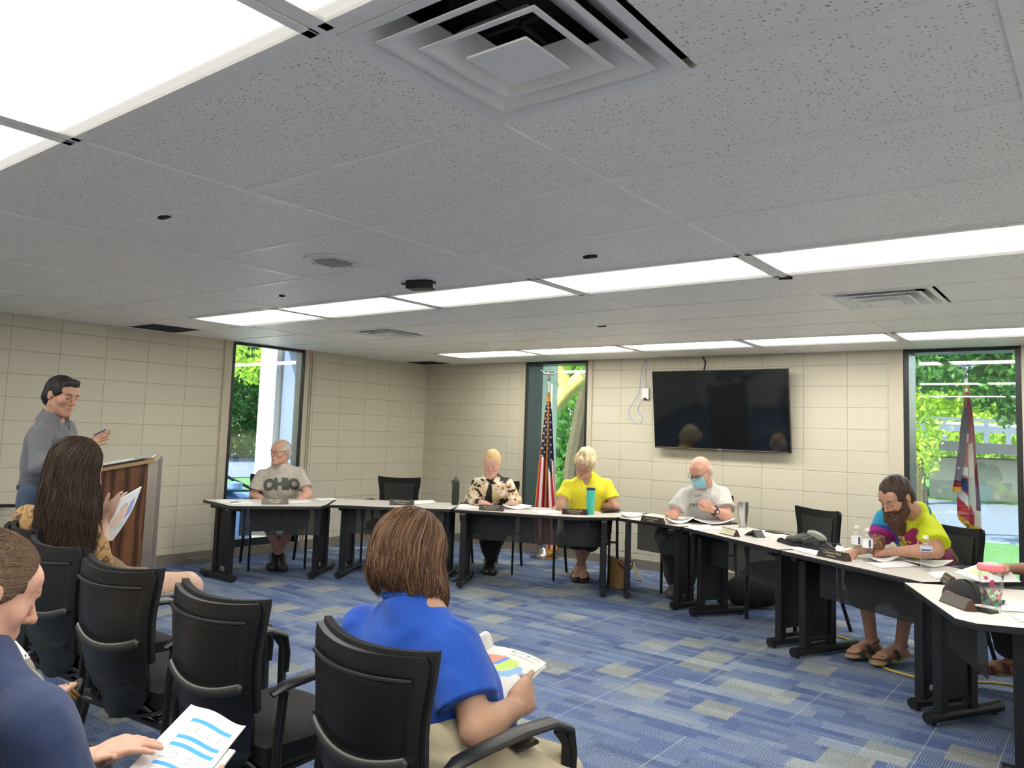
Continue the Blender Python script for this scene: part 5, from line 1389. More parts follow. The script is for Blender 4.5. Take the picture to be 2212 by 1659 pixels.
# ---------------------------------------------------------------- bearded man in tie-dye
def man_tiedye():
    s = 1.08
    pel = PZ(2030, 5.42, .57); neck = P(1978, 1112, 5.12); shA = P(1912, 1122, 5.30); shB = P(2008, 1142, 5.00); fr = nrm((-.56, -.83, 0))
    elA, elB = P(1896, 1176, 5.20), P(2022, 1190, 4.86); wA, wB = PO(1850, 1190, .745), PO(1926, 1192, .75)
    kA, kB = PZ(1864, 5.12, .56), PZ(1966, 4.90, .56); aA, aB = PZ(1884, 5.28, .11), PZ(1945, 5.18, .11); tA, tB = PZ(1834, 5.20, .05), PZ(1888, 5.06, .05)
    H = Frame(P(1935, 1074, 5.0), (-.42, -.74, -.56), (-.25, -.55, .9), s)
    r = root(pel, 'seated man with a long dark beard in a tie-dye shirt and sandals, writing')
    B = SDF(); body_core(B, pel, neck, shA, shB, fr, s); head_prims(B, H, neck=neck, nr=.056)
    arm_prims(B, shA, elA, wA, s, ru=.05); arm_prims(B, shB, elB, wB, s * 1.05, ru=.05)
    hand(B, wA, PO(1832, 1198, .72) - wA, UP, (.6, -.8, 0), s, .9, pinch=1); hand(B, wB, PO(1890, 1198, .72) - wB, UP, (.2, 1, 0), s * 1.05, .7)
    leg_prims(B, pel + nrm(shA - shB) * .10, kA, aA, tA, s, calf=(0.5, .6, 0)); leg_prims(B, pel + nrm(shB - shA) * .10, kB, aB, tB, s, calf=(.5, .6, 0))
    def tat(V, C):
        t = ((V - elA) @ (wA - elA)) / ((wA - elA) @ (wA - elA)); dd = np.linalg.norm(V - (elA + np.outer(np.clip(t, -.6, 1), wA - elA)), axis=1)
        m_ = (dd < .07) & (t < .8) & (vnoise(V, 130, 4) > -.05); C[m_] *= .45; return C
    fin(B, H, r, (.50, .27, .18), lips=(.35, .15, .12), brow=(.05, .03, .02), red=.2, extra=tat, browstr=.9)
    ctr = neck + fr * .16 - UP * .20; cB = shB + fr * .10 - UP * .12
    side = nrm(np.cross(fr, UP))
    def td(V):
        q = V - (shA + shB) / 2; x = q @ side; z = q[:, 2]; n = vnoise(V, 26, 3) * .035 + vnoise(V, 70, 5) * .012
        C = np.tile(np.array(S((196, 212, 30))), (len(V), 1))
        xx = x + n
        C[xx > .045] = S((20, 140, 180))
        d1 = np.linalg.norm(V - (ctr + side * -.04), axis=1) + n * 1.5
        C[(d1 < .13)] = S((165, 40, 105)); C[(d1 < .095)] = S((205, 200, 60)); C[(d1 < .075)] = S((120, 25, 60)); C[(d1 < .045)] = S((150, 190, 120))
        ang = np.sin(np.arctan2(q @ side + .04, z + .2) * 7 + d1 * 60)
        C[(d1 > .075) & (d1 < .15) & (ang > .35)] = S((190, 200, 40)); 
        C[(x > .02) & (x < .055) & (z > -.12)] = S((110, 40, 120))
        dA = np.linalg.norm(V - elA, axis=1) + n; C[dA < .12] = S((150, 35, 120)); C[(dA > .12) & (dA < .135)] = S((40, 70, 160))
        bk = q @ fr; C[(bk < -.06) & (x < -.02) & (z < -.08) & (n > -.01)] = S((120, 50, 80))
        C[(z < -.30) & (np.abs(x + .05 + n) < .10) & (bk > 0)] = S((80, 18, 40))
        return C * (1 + .05 * vnoise(V, 200, 1)[:, None])
    B = SDF(); torso_shirt(B, pel + UP * .0, neck, shA, shB, fr, s, waist=.165, chest=.155, hipw=.185, shr=.060); sleeve(B, shA, elA, .72, s, .066, .074); sleeve(B, shB, elB, .70, s, .070, .084)
    sh = clothmesh('shirt', B, r, MT['cloth_v'], res=.006, seed=44, amp=.006, f=28, colf=td)
    collar(r, neck, H, fr, cloth('teal_collar', (50, 120, 110)), s, r=.064, open_=.5, h=.018)
    B = SDF(); B.cone(pel, pel + UP * .02, .185 * s, .18 * s, k=.03)
    for sd, k, a in ((-1, kA, aA), (1, kB, aB)): B.cone(pel + nrm(shB - shA) * .10 * sd, k, .120 * s, .100 * s, k=.03); B.cone(k, lerp(k, a, .30), .096 * s, .100 * s, k=.03, clip='b')
    clothmesh('shorts', B, r, cloth('dark_shorts', (30, 32, 33)), res=.009, seed=45)
    short_hair('hair', H, r, (.045, .028, .020), thick=.6, front=.060, seed=48, amp=.003, f=200, var=.5)
    B = SDF()
    for e in (-1, 1): B.cone(H(.066 * e, .012, .005), H(.058 * e, .035, -.065), .013 * s, .026 * s, k=.02); B.cone(H(.058 * e, .035, -.065), H(.02 * e, .075, -.105), .028 * s, .034 * s, k=.03)
    B.cone(H(-.03, .080, -.045), H(.03, .080, -.045), .014 * s, k=.015); B.cone(H(0, .074, -.10), H(0, .075, -.185), .052 * s, .036 * s, k=.03); B.cone(H(.02, .06, -.10), H(.01, .04, -.16), .04 * s, .03 * s, k=.03)
    B.ell(H(0, .098, -.060), np.array((.020, .014, .006)) * s, H.ax(), k=.004, sub=True); B.ell(H(0, .120, .0), np.array((.05, .05, .040)) * s, H.ax(), k=.006, sub=True)
    V, F = B.mesh(.004, noise=folds(7, .004, 220)); V = smooth_mesh(V, F, 1); c = np.tile(np.array((.055, .026, .016)), (len(V), 1)) * (1 + .6 * vnoise(V, 300, 2)[:, None])
    mk('beard', V, F, MT['hairmat'], r, np.clip(c, 0, 1))
    ss = simple('tan_sole', S((150, 130, 95)), .7, noise=.1); st = simple('olive_strap', S((52, 62, 58)), .7, noise=.4, nscale=60)
    for a, t in ((aA, tA), (aB, tB)): sandal(a, t, ss, st, r, s * 1.05, straps=((.35, 0), (.72, 0)), ankle=True)
# ---------------------------------------------------------------- person at the right edge
def person_right():
    s = 1.0
    pel = A3((.22, 4.86, .57)); fr = nrm((-.88, -.47, 0)); side = nrm(np.cross(fr, UP))
    neck = pel + UP * .50 + fr * .10; shA = neck - UP * .04 - side * .17; shB = neck - UP * .04 + side * .17   # shB is image-left/back
    H = Frame(neck + UP * .16 + fr * .06, fr - UP * .4, (0, 0, 1), s)
    w1 = P(2168, 1228, 4.32); w2 = P(2188, 1290, 4.10); e1 = P(2262, 1230, 4.55); e2 = P(2275, 1285, 4.2)
    kA = PZ(2165, 4.62, .56); kB = PZ(2235, 4.45, .56); aA = PZ(2188, 4.66, .16); tA = PZ(2092, 4.74, .115); aB = PZ(2330, 4.6, .11); tB = PZ(2270, 4.4, .05)
    r = root(pel, 'person mostly outside the right edge, tanned forearms over papers and a maroon strappy sandal')
    B = SDF(); body_core(B, pel, neck, shA, shB, fr, s); head_prims(B, H, neck=neck, female=True)
    near, far = (shA, shB) if np.linalg.norm(shA - e2) < np.linalg.norm(shB - e2) else (shB, shA)
    arm_prims(B, far, e1, w1, s); arm_prims(B, near, e2, w2, s)
    hand(B, w1, P(2132, 1222, 4.25) - w1, (0, .3, .9), (-.2, -1, .3), s, .9, pinch=1); hand(B, w2, P(2150, 1290, 4.0) - w2, UP, (.2, .9, 0), s, .55)
    leg_prims(B, pel - side * .09, kB, aB, tB, s); leg_prims(B, pel + side * .09, kA, aA, tA, s)
    def nails(V, C):
        d = nrm(tA - aA); sd = nrm(np.cross(d, UP)); b = aA + d * np.linalg.norm(tA - aA) * .68
        q = V - b; x = q @ sd; y = q @ d; m_ = (np.abs(x - .026) < .008) & (y > .034) & (q[:, 2] > .004); C[m_] = (.35, .02, .03); return C
    fin(B, H, r, (.42, .21, .13), brow=(.05, .03, .02), extra=nails, fine=None, res=.005)
    B = SDF(); torso_shirt(B, pel, neck, shA, shB, fr, s); sleeve(B, far, e1, .5, s); sleeve(B, near, e2, .5, s); clothmesh('shirt', B, r, cloth('dark_teal_shirt', (40, 60, 66)), seed=51)
    B = SDF(); B.cone(pel, pel + UP * .02, .165, .16, k=.03)
    for sd, k, a in ((1, kA, aA), (-1, kB, aB)): B.cone(pel + side * .09 * sd, k, .10, .085, k=.03); B.cone(k, lerp(k, a, .80), .085, .095, k=.03, clip='b')
    clothmesh('trousers', B, r, cloth('black_wide_trousers', (17, 18, 20)), res=.009, seed=52)
    short_hair('hair', H, r, (.05, .035, .03), thick=1, seed=53)
    ss = simple('tan_footbed', S((140, 120, 88)), .7); st = simple('maroon_strap', S((100, 50, 60)), .7, noise=.3, nscale=60)
    sandal(aA, tA, ss, st, r, s, straps=((.18, 0), (.5, 0), (.62, 0), (.78, 0)), ankle=True); sandal(aB, tB, ss, st, r, s, ankle=True)
# ---------------------------------------------------------------- standing man at the lectern
def man_standing():
    s = 1.02
    pel = P(84, 1062, 4.98); neck = P(116, 905, 4.93); shA = P(84, 938, 4.76); shB = P(138, 928, 5.10); fr = nrm((.86, .50, 0))
    elA, elB = P(88, 1008, 4.68), P(160, 990, 5.05); wA, wB = P(182, 975, 4.62), P(186, 958, 4.86)
    H = Frame(P(133, 856, 4.93), (.90, .34, -.22), (.12, .1, 1), s)
    r = root(pel, 'standing man in a grey button shirt and jeans gesturing beside the lectern')
    fx = A3((pel[0], pel[1], 0)); hA = pel + nrm(shA - shB) * .10; hB = pel + nrm(shB - shA) * .10
    kA, kB = A3((hA[0] + .03, hA[1], .50)), A3((hB[0] + .06, hB[1] + .03, .50)); aA, aB = A3((hA[0] - .02, hA[1], .10)), A3((hB[0] + .05, hB[1] + .05, .10)); tA, tB = aA + fr * .19 - UP * .05, aB + fr * .19 - UP * .05
    B = SDF(); body_core(B, pel, neck, shA, shB, fr, s); head_prims(B, H, neck=neck, nose=1.25)
    arm_prims(B, shA, elA, wA, s); arm_prims(B, shB, elB, wB, s)
    hand(B, wA, P(232, 942, 4.55) - wA, (.35, -.7, .5), (.1, .35, 1), s, .22, spread=.16); hand(B, wB, P(232, 950, 4.85) - wB, (.1, .6, -.6), (.2, -.2, 1), s, .35, spread=.2)
    leg_prims(B, hA, kA, aA, tA, s, foot=False); leg_prims(B, hB, kB, aB, tB, s, foot=False)
    fin(B, H, r, (.56, .31, .21), lips=(.42, .18, .15), brow=(.03, .02, .02), res=.0042, stubble=.25, browstr=.95, browz=.026, red=.2)
    gm = cloth('grey_oxford', (104, 106, 112), .8, .06)
    B = SDF(); torso_shirt(B, pel + UP * .06, neck, shA, shB, fr, s, waist=.142, chest=.155, hipw=.145, shr=.064)
    for a, e, w in ((shA, elA, wA), (shB, elB, wB)): B.cone(a, e, .066 * s, .056 * s, k=.03); B.cone(e, lerp(e, w, .8), .056 * s, .044 * s, k=.03, clip='b')
    B.cone(neck + fr * .08 + UP * .03, neck + fr * .12 - UP * .08, .046, .014, k=.008, sub=True)
    sh = clothmesh('shirt', B, r, gm, res=.0065, seed=61, amp=.008, f=24)
    collar(r, neck, H, fr, gm, s, r=.070, open_=.5, h=.048)
    mb = MB(); mb.tube([pel + UP * .03 + (.132) * (fr * cos(t) * .82 + nrm(np.cross(fr, UP)) * sin(t) * 1.0) for t in np.linspace(0, 2 * pi, 30)], .016, 8, flat=(.5, 1.2)); world_child(mb.build('belt', MT['black_plastic']), r)
    B = SDF(); B.cone(pel - UP * .05, pel + UP * .02, .135, .132, k=.03, flat=(fr, 1.3))
    for h, k, a in ((hA, kA, aA), (hB, kB, aB)): B.cone(h, k, .082, .068, k=.03); B.cone(k, lerp(k, a, 1.0), .072, .062, k=.03)
    clothmesh('jeans', B, r, cloth('blue_denim', (62, 78, 100)), res=.009, seed=62)
    def ex(B): B.cone(H(-.03, .050, .096), H(.035, .054, .092), .024 * s, .020 * s, k=.02)
    short_hair('hair', H, r, (.018, .016, .018), thick=.6, front=.062, seed=63, amp=.0022, f=240, extra=ex, var=.5)
    bs = simple('brown_shoe', S((60, 42, 30)), .4)
    for a, t in ((aA, tA), (aB, tB)): shoe('shoe', a, t, bs, r, s)
    # pen between his fingers
    c = P(216, 934, 4.6); d = nrm(P(224, 931, 4.6) - P(208, 939, 4.62)); mb = MB(); mb.cyl(c - d * .05, c + d * .05, .005, 8); o = mb.build('pen', simple('pen_blue', S((70, 80, 120)), .3)); tag(o, 'dark blue pen held by the standing man in the grey shirt', 'pen')
man_ohio(); woman_blond(); woman_yellow(); man_mask(); man_tiedye(); person_right(); man_standing()
# ---------------------------------------------------------------- audience
def long_hair(par, H, L, n, seed, base, hi, gap=.85, flare=.12, wave=.012, wf=26, r=.0016, curl_end=.02, vol=1.0, steps=22, inward=.0, jitter=.015):
    rng = np.random.RandomState(seed); s = H.s; a, b, c = .088 * vol, .108 * vol, .100 * vol
    paths, rr, cols = [], [], []
    hz = nrm([H.f[0], H.f[1], 0]); hr = np.cross(hz, UP)
    for i in range(n):
        ph = rng.uniform(gap, 2 * pi - gap); th0 = rng.uniform(.02, 1.2) ** 1.0; lay = rng.uniform(.94, 1.05)
        ph0 = ph + rng.normal() * .05
        pts = []
        for t in np.linspace(th0, 1.62, 9):
            pts.append(H(a * lay * sin(t) * -sin(ph0), b * lay * sin(t) * cos(ph0) - .015, c * lay * cos(t) + .028))
        p = pts[-1].copy(); out = -hr * sin(ph0) + hz * cos(ph0) if False else nrm((p - H.c) * (1, 1, 0))
        Ls = L * rng.uniform(.80, 1.05) * s; ph1 = rng.rand() * 6.3; w = wave * rng.uniform(.4, 1.4); tg = nrm(np.cross(out, UP)); m = steps - 9
        cl = rng.randint(0, 40)
        for k in range(1, m + 1):
            q = k / m
            p2 = p - UP * Ls * q + out * (flare * Ls * (q ** .8) * (1 - inward * q)) + tg * w * sin(wf * Ls * q + cl) * q ** .5 + out * w * .8 * cos(wf * Ls * q * .9 + cl * 2.1) * q ** .5
            if q > .75: p2 = p2 - out * curl_end * (q - .75) * 4
            pts.append(p2)
        pts = np.array(pts)
        for _ in range(3): pts[1:-1] = (pts[:-2] + pts[1:-1] * 2 + pts[2:]) / 4
        paths.append(pts + rng.normal(size=3) * jitter * .15); rr.append(r * s * rng.uniform(.7, 1.5))
        t_ = rng.rand() ** 2 * .8 + .2 * (cl % 5 == 0); cols.append(np.array(base) * (1 - t_) + np.array(hi) * t_)
    return strands('hair', par, paths, rr, MT['hairmat'], cols, 4)
def hair_base(H, L, par, color, flare=.10, vol=.97, gapcut=True):
    s = H.s; L = L * .72; B = SDF(); B.ell(H(0, -.015, .028), np.array((.086, .106, .098)) * vol * s, H.ax(), k=.01)
    hz = nrm([H.f[0], H.f[1], 0]); hr = np.cross(hz, UP); c0 = H(0, -.030, .0)
    for e in (-1, 0, 1):
        a = c0 + hr * .040 * e * s; B.cone(a, a - UP * L * .9 * s + hr * flare * L * e * s - hz * flare * L * .5 * s, .048 * s, .034 * s, k=.03)
    if gapcut: B.cone(H(0, .14, .03), H(0, .10, -.35), .078 * s, .078 * s, k=.01, sub=True)
    V, F = B.mesh(.006, noise=folds(5, .004, 130, ax=(1, 1, .15))); V = smooth_mesh(V, F, 1)
    c = np.tile(np.array(color, float), (len(V), 1)) * (1 + .3 * vnoise(V, 250, 2)[:, None]); return mk('hair_mass', V, F, MT['hairmat'], par, np.clip(c, 0, 1))
def person_blue():
    s = 1.06; fr = nrm((.10, 1, 0))
    pel = A3((-1.50, 1.76, .57)); neck = P(886, 1300, 2.26); shA = P(782, 1358, 2.40); shB = P(984, 1392, 2.17)
    elB = P(1030, 1578, 2.05); wB = P(1108, 1530, 2.13); elA = P(775, 1560, 2.62); wA = P(985, 1490, 2.60)
    H = Frame(P(884, 1205, 2.30), (.10, .86, -.48), (0, .3, 1), s)
    r = root(pel, 'person in a bright blue t-shirt with chin-length brown wavy hair, seen from behind')
    kA, kB = A3((-1.27, 1.90, .49)), A3((-1.13, 1.76, .49)); aA, aB = A3((-1.22, 1.92, .10)), A3((-1.02, 1.80, .10)); tA, tB = aA + A3((.06, .18, -.05)), aB + A3((.08, .17, -.05))
    B = SDF(); body_core(B, pel, neck, shA, shB, fr, s); head_prims(B, H, neck=neck)
    arm_prims(B, shA, elA, wA, s); arm_prims(B, shB, elB, wB, s * 1.04, ru=.048, re=.039, rf=.040, rw=.028)
    tips, th = hand(B, wB, P(1148, 1494, 2.21) - wB, nrm(CC - wB) * 1.0 + A3((.35, .1, -.2)), (-.4, .2, .9), s, curls=(.75, .7, .7, .75), spread=.06, thumb_dir=nrm(P(1146, 1474, 2.22) - P(1112, 1520, 2.14)), tcurl=.1)
    hand(B, wA, P(1010, 1450, 2.6) - wA, (-.5, .5, -.5), (.3, .3, .9), s, .6)
    leg_prims(B, pel + A3((-.09, 0, -.03)), kA, aA, tA, s * .8, foot=False); leg_prims(B, pel + A3((.09, 0, -.03)), kB, aB, tB, s * .8, foot=False)
    w0 = wB; fine = [[(w0[i] - .16, w0[i] + .2, .0032) for i in range(3)]]
    fin(B, H, r, (.52, .30, .20), fine=fine, res=.0055)
    bl = cloth('bright_blue_cotton', (18, 78, 178), .8, .05)
    B = SDF(); torso_shirt(B, pel + UP * .0, neck, shA, shB, fr, s, waist=.165, chest=.160, hipw=.175, shr=.066)
    B.ell((shA + shB) / 2 - fr * .035 - UP * .10, (.17, .10, .15), k=.05)
    B.cone(shB, lerp(shB, elB, .66), .062, .078, k=.03, clip='b'); B.cone(shA, lerp(shA, elA, .66), .066, .088, k=.03, clip='b')
    clothmesh('shirt', B, r, bl, res=.006, seed=71, amp=.013, f=15)
    mb = MB(); up = nrm(H.c - neck); f2 = nrm(fr - up * (fr @ up)); r2 = np.cross(f2, up)
    mb.tube([neck + UP * .012 + up * .012 + (f2 * cos(t) + r2 * sin(t)) * .0735 * s for t in np.linspace(0, 2 * pi, 40)], .0085, 10, flat=(.7, 1.3)); world_child(mb.build('neck_band', bl), r)
    kh = cloth('khaki_cotton', (190, 178, 150), .85, .06)
    B = SDF(); B.cone(pel, pel + UP * .02, .178, .17, k=.03)
    for e, k, a in ((-1, kA, aA), (1, kB, aB)): B.cone(pel + A3((.09 * e, 0, -.03)), k, .095, .078, k=.03); B.cone(k, lerp(k, a, .96), .078, .070, k=.03, clip='b')
    clothmesh('trousers', B, r, kh, res=.008, seed=72, amp=.008, f=22)
    hair_base(H, .125, r, (.10, .055, .035), flare=.25)
    long_hair(r, H, .15, 4200, 5, (.070, .036, .021), (.30, .165, .09), gap=.62, flare=.16, wave=.010, wf=50, r=.0013, curl_end=.03, vol=1.02)
    glasses(H, r, simple('clear_frame', (.4, .35, .3), .2), lens=False)
    for a, t in ((aA, tA), (aB, tB)): shoe('shoe', a, t, simple('dark_shoe', (.03, .03, .03), .6), r, s)
def camo(V):
    C = np.tile(np.array(S((166, 130, 84))), (len(V), 1)); a = vnoise(V * (1, 1, 1.5), 24, 31); b = vnoise(V * (1, 1, 1.6), 30, 37); c = vnoise(V * (1.2, 1.2, 1.4), 52, 41) + .35 * vnoise(V, 110, 43)
    C[a > .24] = S((134, 104, 66)); C[b > .34] = S((180, 148, 100)); C[np.abs(c - .12) < .055 * (b < .25)] = S((96, 70, 46)); C[(c > .44)] = S((84, 62, 42))
    return C
def woman_camo():
    s = 1.12; fr = nrm((.12, 1, 0))
    pel = A3((-4.08, 1.90, .57)); neck = P(128, 1088, 3.90); shA = P(54, 1126, 4.02); shB = P(184, 1118, 3.78)
    elB = P(206, 1200, 3.80); wB = P(228, 1116, 3.95); elA = P(60, 1215, 4.1); wA = P(160, 1180, 4.25)
    H = Frame(P(166, 1012, 3.82), (.40, .82, -.40), (.1, .1, 1), s)
    r = root(pel, 'woman with long dark brown hair in a desert camouflage shirt, legs crossed')
    kB = P(404, 1262, 4.02); kA = A3((-3.96, 2.36, .55)); aB = P(385, 1385, 4.15); aA = A3((-3.96, 2.40, .10)); tB = aB + A3((-.1, .15, -.08)); tA = aA + A3((0, .2, -.05))
    B = SDF(); body_core(B, pel, neck, shA, shB, fr, s); head_prims(B, H, neck=neck, female=True)
    arm_prims(B, shA, elA, wA, s * .9); arm_prims(B, shB, elB, wB, s * .92)
    hand(B, wB, P(256, 1084, 3.98) - wB, nrm(CC - wB) + A3((0, 0, .5)), (-.2, .3, .9), s * .82, curls=(.35, .35, .4, .5), spread=.1, tcurl=.2)
    hand(B, wA, P(200, 1150, 4.2) - wA, (0, 0, -1), (.3, .3, .9), s * .95, .5)
    hipB = pel + A3((.13, .02, .0))
    B.cone(hipB, lerp(hipB, kB, .5), .092, .088, k=.03); B.cone(lerp(hipB, kB, .5), kB, .088, .062, k=.03); B.cone(kB, lerp(kB, aB, .35), .058, .056, k=.02); B.cone(lerp(kB, aB, .35), aB, .056, .034, k=.02); foot_prims(B, aB, tB, s)
    leg_prims(B, pel + A3((-.09, 0, 0)), kA, aA, tA, s)
    fin(B, H, r, (.66, .43, .32), res=.0055, red=.15)
    B = SDF(); torso_shirt(B, pel, neck, shA, shB, fr, s, waist=.160, chest=.152, hipw=.175, shr=.060)
    B.cone(shB, elB, .062, .062, k=.03); B.cone(elB, lerp(elB, wB, .35), .062, .056, k=.03, clip='b'); B.cone(shA, elA, .062, .058, k=.03); B.cone(elA, lerp(elA, wA, .4), .058, .05, k=.03, clip='b')
    clothmesh('camouflage_shirt', B, r, MT['cloth_v'], res=.0055, seed=81, amp=.011, f=30, colf=camo)
    collar(r, neck, H, fr, cloth('khaki_collar', (172, 134, 84)), s, r=.060)
    B = SDF(); B.cone(pel, pel + UP * .02, .172, .165, k=.03); B.cone(hipB, lerp(hipB, kB, .45), .105, .102, k=.03, clip='b'); B.cone(pel + A3((-.09, 0, 0)), lerp(pel, kA, .5), .105, .1, k=.03, clip='b')
    clothmesh('shorts', B, r, cloth('khaki_shorts', (120, 100, 72)), res=.009, seed=82)
    hair_base(H, .30, r, (.045, .028, .02), flare=.16)
    long_hair(r, H, .36, 4600, 9, (.026, .016, .012), (.11, .070, .045), gap=.55, flare=.10, wave=.014, wf=24, r=.0012, curl_end=.0, vol=1.03, steps=28)
    for a, t in ((aA, tA), (aB, tB)): sandal(a, t, MT['black_plastic'], MT['black_plastic'], r, s)
def woman_navy():
    s = 1.0; fr = nrm((.05, 1, 0))
    pel = A3((-1.90, .40, .57)); neck = P(-60, 1446, 1.52); shA = P(-175, 1500, 1.75); shB = P(66, 1562, 1.42)
    elB = P(180, 1850, 1.42); wB = P(425, 1800, 1.60); elA = P(10, 1690, 1.88); wA = P(196, 1640, 1.80)
    H = Frame(P(-34, 1282, 1.56), (.02, .90, -.40), (.0, .35, 1), s * .98)
    r = root(pel, 'woman in a navy t-shirt with brown pulled-back hair at the lower left')
    kA, kB = A3((-2.0, .92, .56)), A3((-1.72, .92, .56)); aA, aB = A3((-2.0, .95, .1)), A3((-1.72, .95, .1)); tA, tB = aA + A3((0, .2, -.05)), aB + A3((0, .2, -.05))
    B = SDF(); body_core(B, pel, neck, shA, shB, fr, s); head_prims(B, H, neck=neck, female=True, nose=1.2, double_chin=.5, jaw=1.05)
    arm_prims(B, shA, elA, wA, s); arm_prims(B, shB, elB, wB, s)
    hand(B, wA, P(262, 1612, 1.80) - wA, (-.25, -.5, .8), (.6, .25, .6), s * .98, curls=(.25, .3, .35, .4), spread=.06, thumb_dir=nrm(P(290, 1604, 1.70) - P(232, 1622, 1.78)), tcurl=.05)
    hand(B, wB, P(436, 1715, 1.66) - wB, (.6, -.6, -.3), (-.3, .2, .9), s * .98, curls=(.9, .9, .9, .9), thumb_dir=nrm(P(450, 1650, 1.67) - P(430, 1740, 1.62)), tcurl=.0)
    leg_prims(B, pel + A3((-.09, 0, 0)), kA, aA, tA, s, foot=False); leg_prims(B, pel + A3((.09, 0, 0)), kB, aB, tB, s, foot=False)
    hc = H.c; f1 = [(hc[i] - .14, hc[i] + .15, .0028) for i in range(3)]; f2 = [(wA[i] - .05, wA[i] + .24, .0035) for i in range(3)]
    fin(B, H, r, (.66, .38, .28), fine=[f1, f2], res=.007, red=.18, brow=(.16, .09, .06), browstr=.55, lash=.9, sm=3)
    nv = cloth('navy_cotton', (38, 52, 88), .85, .10)
    B = SDF(); torso_shirt(B, pel, neck, shA, shB, fr, s, waist=.175, chest=.165, hipw=.185, shr=.068)
    B.cone(shB, lerp(shB, elB, .80), .062, .074, k=.03, clip='b'); B.cone(shA, lerp(shA, elA, .85), .068, .080, k=.03, clip='b')
    clothmesh('shirt', B, r, nv, res=.0055, seed=91, amp=.012, f=16)
    mb = MB(); d = nrm(elB - shB); c = shB + d * .012; sd = nrm(np.cross(d, fr)); u2 = np.cross(sd, d)
    world_child(mb.tube([neck + UP * .004 + .070 * (fr * cos(t) + nrm(np.cross(fr, UP)) * sin(t)) for t in np.linspace(0, 2 * pi, 30)], .009, 8).build('neck_band', nv), r)
    B = SDF(); B.cone(pel, pel + UP * .02, .18, .17, k=.03)
    for e, k, a in ((-1, kA, aA), (1, kB, aB)): B.cone(pel + A3((.09 * e, 0, 0)), k, .108, .085, k=.03); B.cone(k, lerp(k, a, .97), .08, .065, k=.03, clip='b')
    clothmesh('trousers', B, r, cloth('dark_trousers', (34, 36, 42)), res=.009, seed=92)
    # pulled-back hair
    B = SDF(); B.ell(H(0, -.018, .034), np.array((.0770, .1000, .0912)) * s, H.ax(), k=.01); B.cone(H(0, -.10, .0), H(0, -.15, -.05), .035, .03, k=.03)
    B.ell(H(0, .118, -.045), np.array((.095, .080, .104)) * s, H.ax(), k=.012, sub=True)
    for e in (-1, 1): B.ell(H(.082 * e, .02, -.060), np.array((.03, .05, .052)) * s, H.ax(), k=.006, sub=True)
    V, F = B.mesh(.004, noise=folds(5, .0010, 200)); V = smooth_mesh(V, F, 1)
    mk('hair_mass', V, F, MT['hairmat'], r, np.clip(np.tile(np.array((.10, .062, .04)), (len(V), 1)) * (1 + .3 * vnoise(V, 250, 2)[:, None]), 0, 1))
    rng = np.random.RandomState(4); paths, rr, cols = [], [], []
    for i in range(4200):
        al = rng.uniform(-1.95, 1.95); aa = abs(al); hy = np.interp(aa, [0, .6, 1.2, 1.6, 1.95], [.074, .066, .048, .032, .006]); hz_ = np.interp(aa, [0, .6, 1.2, 1.6, 1.95], [.100, .094, .050, .006, -.022]); hx = np.sign(al) * np.interp(aa, [0, .6, 1.2, 1.6, 1.95], [0, .045, .073, .077, .078]); # around the hairline from temple to temple
        g = rng.uniform(1.0, 1.02); st = H(hx, hy, hz_); en = H(.012 * rng.normal(), -.115, .0 + .01 * rng.normal())
        tt = rng.uniform(0, .35) ** 1.5; pts = []
        for t in np.linspace(tt, 1, 14):
            p = st * (1 - t) + en * t; x, y, z = [float(q[0]) for q in H.inv(p[None])]
            l = sqrt((x / .0798) ** 2 + ((y + .018) / .1035) ** 2 + ((z - .034) / .0945) ** 2)
            pts.append(H(x / l * g, (y + .018) / l * g - .018, (z - .034) / l * g + .034))
        paths.append(np.array(pts)); rr.append(.0009 * rng.uniform(.7, 1.4)); q = rng.rand() ** 2; cols.append(np.array((.075, .045, .028)) * (1 - q) + np.array((.21, .14, .085)) * q)
    strands('hair', r, paths, rr, MT['hairmat'], cols, 3)
    d = nrm(wA - elA); sd = nrm(np.cross(d, UP)); u2 = np.cross(sd, d); mb = MB()
    mb.tube([wA - d * .012 + .030 * (sd * cos(t) + u2 * sin(t)) for t in np.linspace(0, 2 * pi, 26)], .0035, 8); world_child(mb.build('bracelet', MT['black_plastic']), r)
    for a, t in ((aA, tA), (aB, tB)): shoe('shoe', a, t, MT['black_plastic'], r, s)
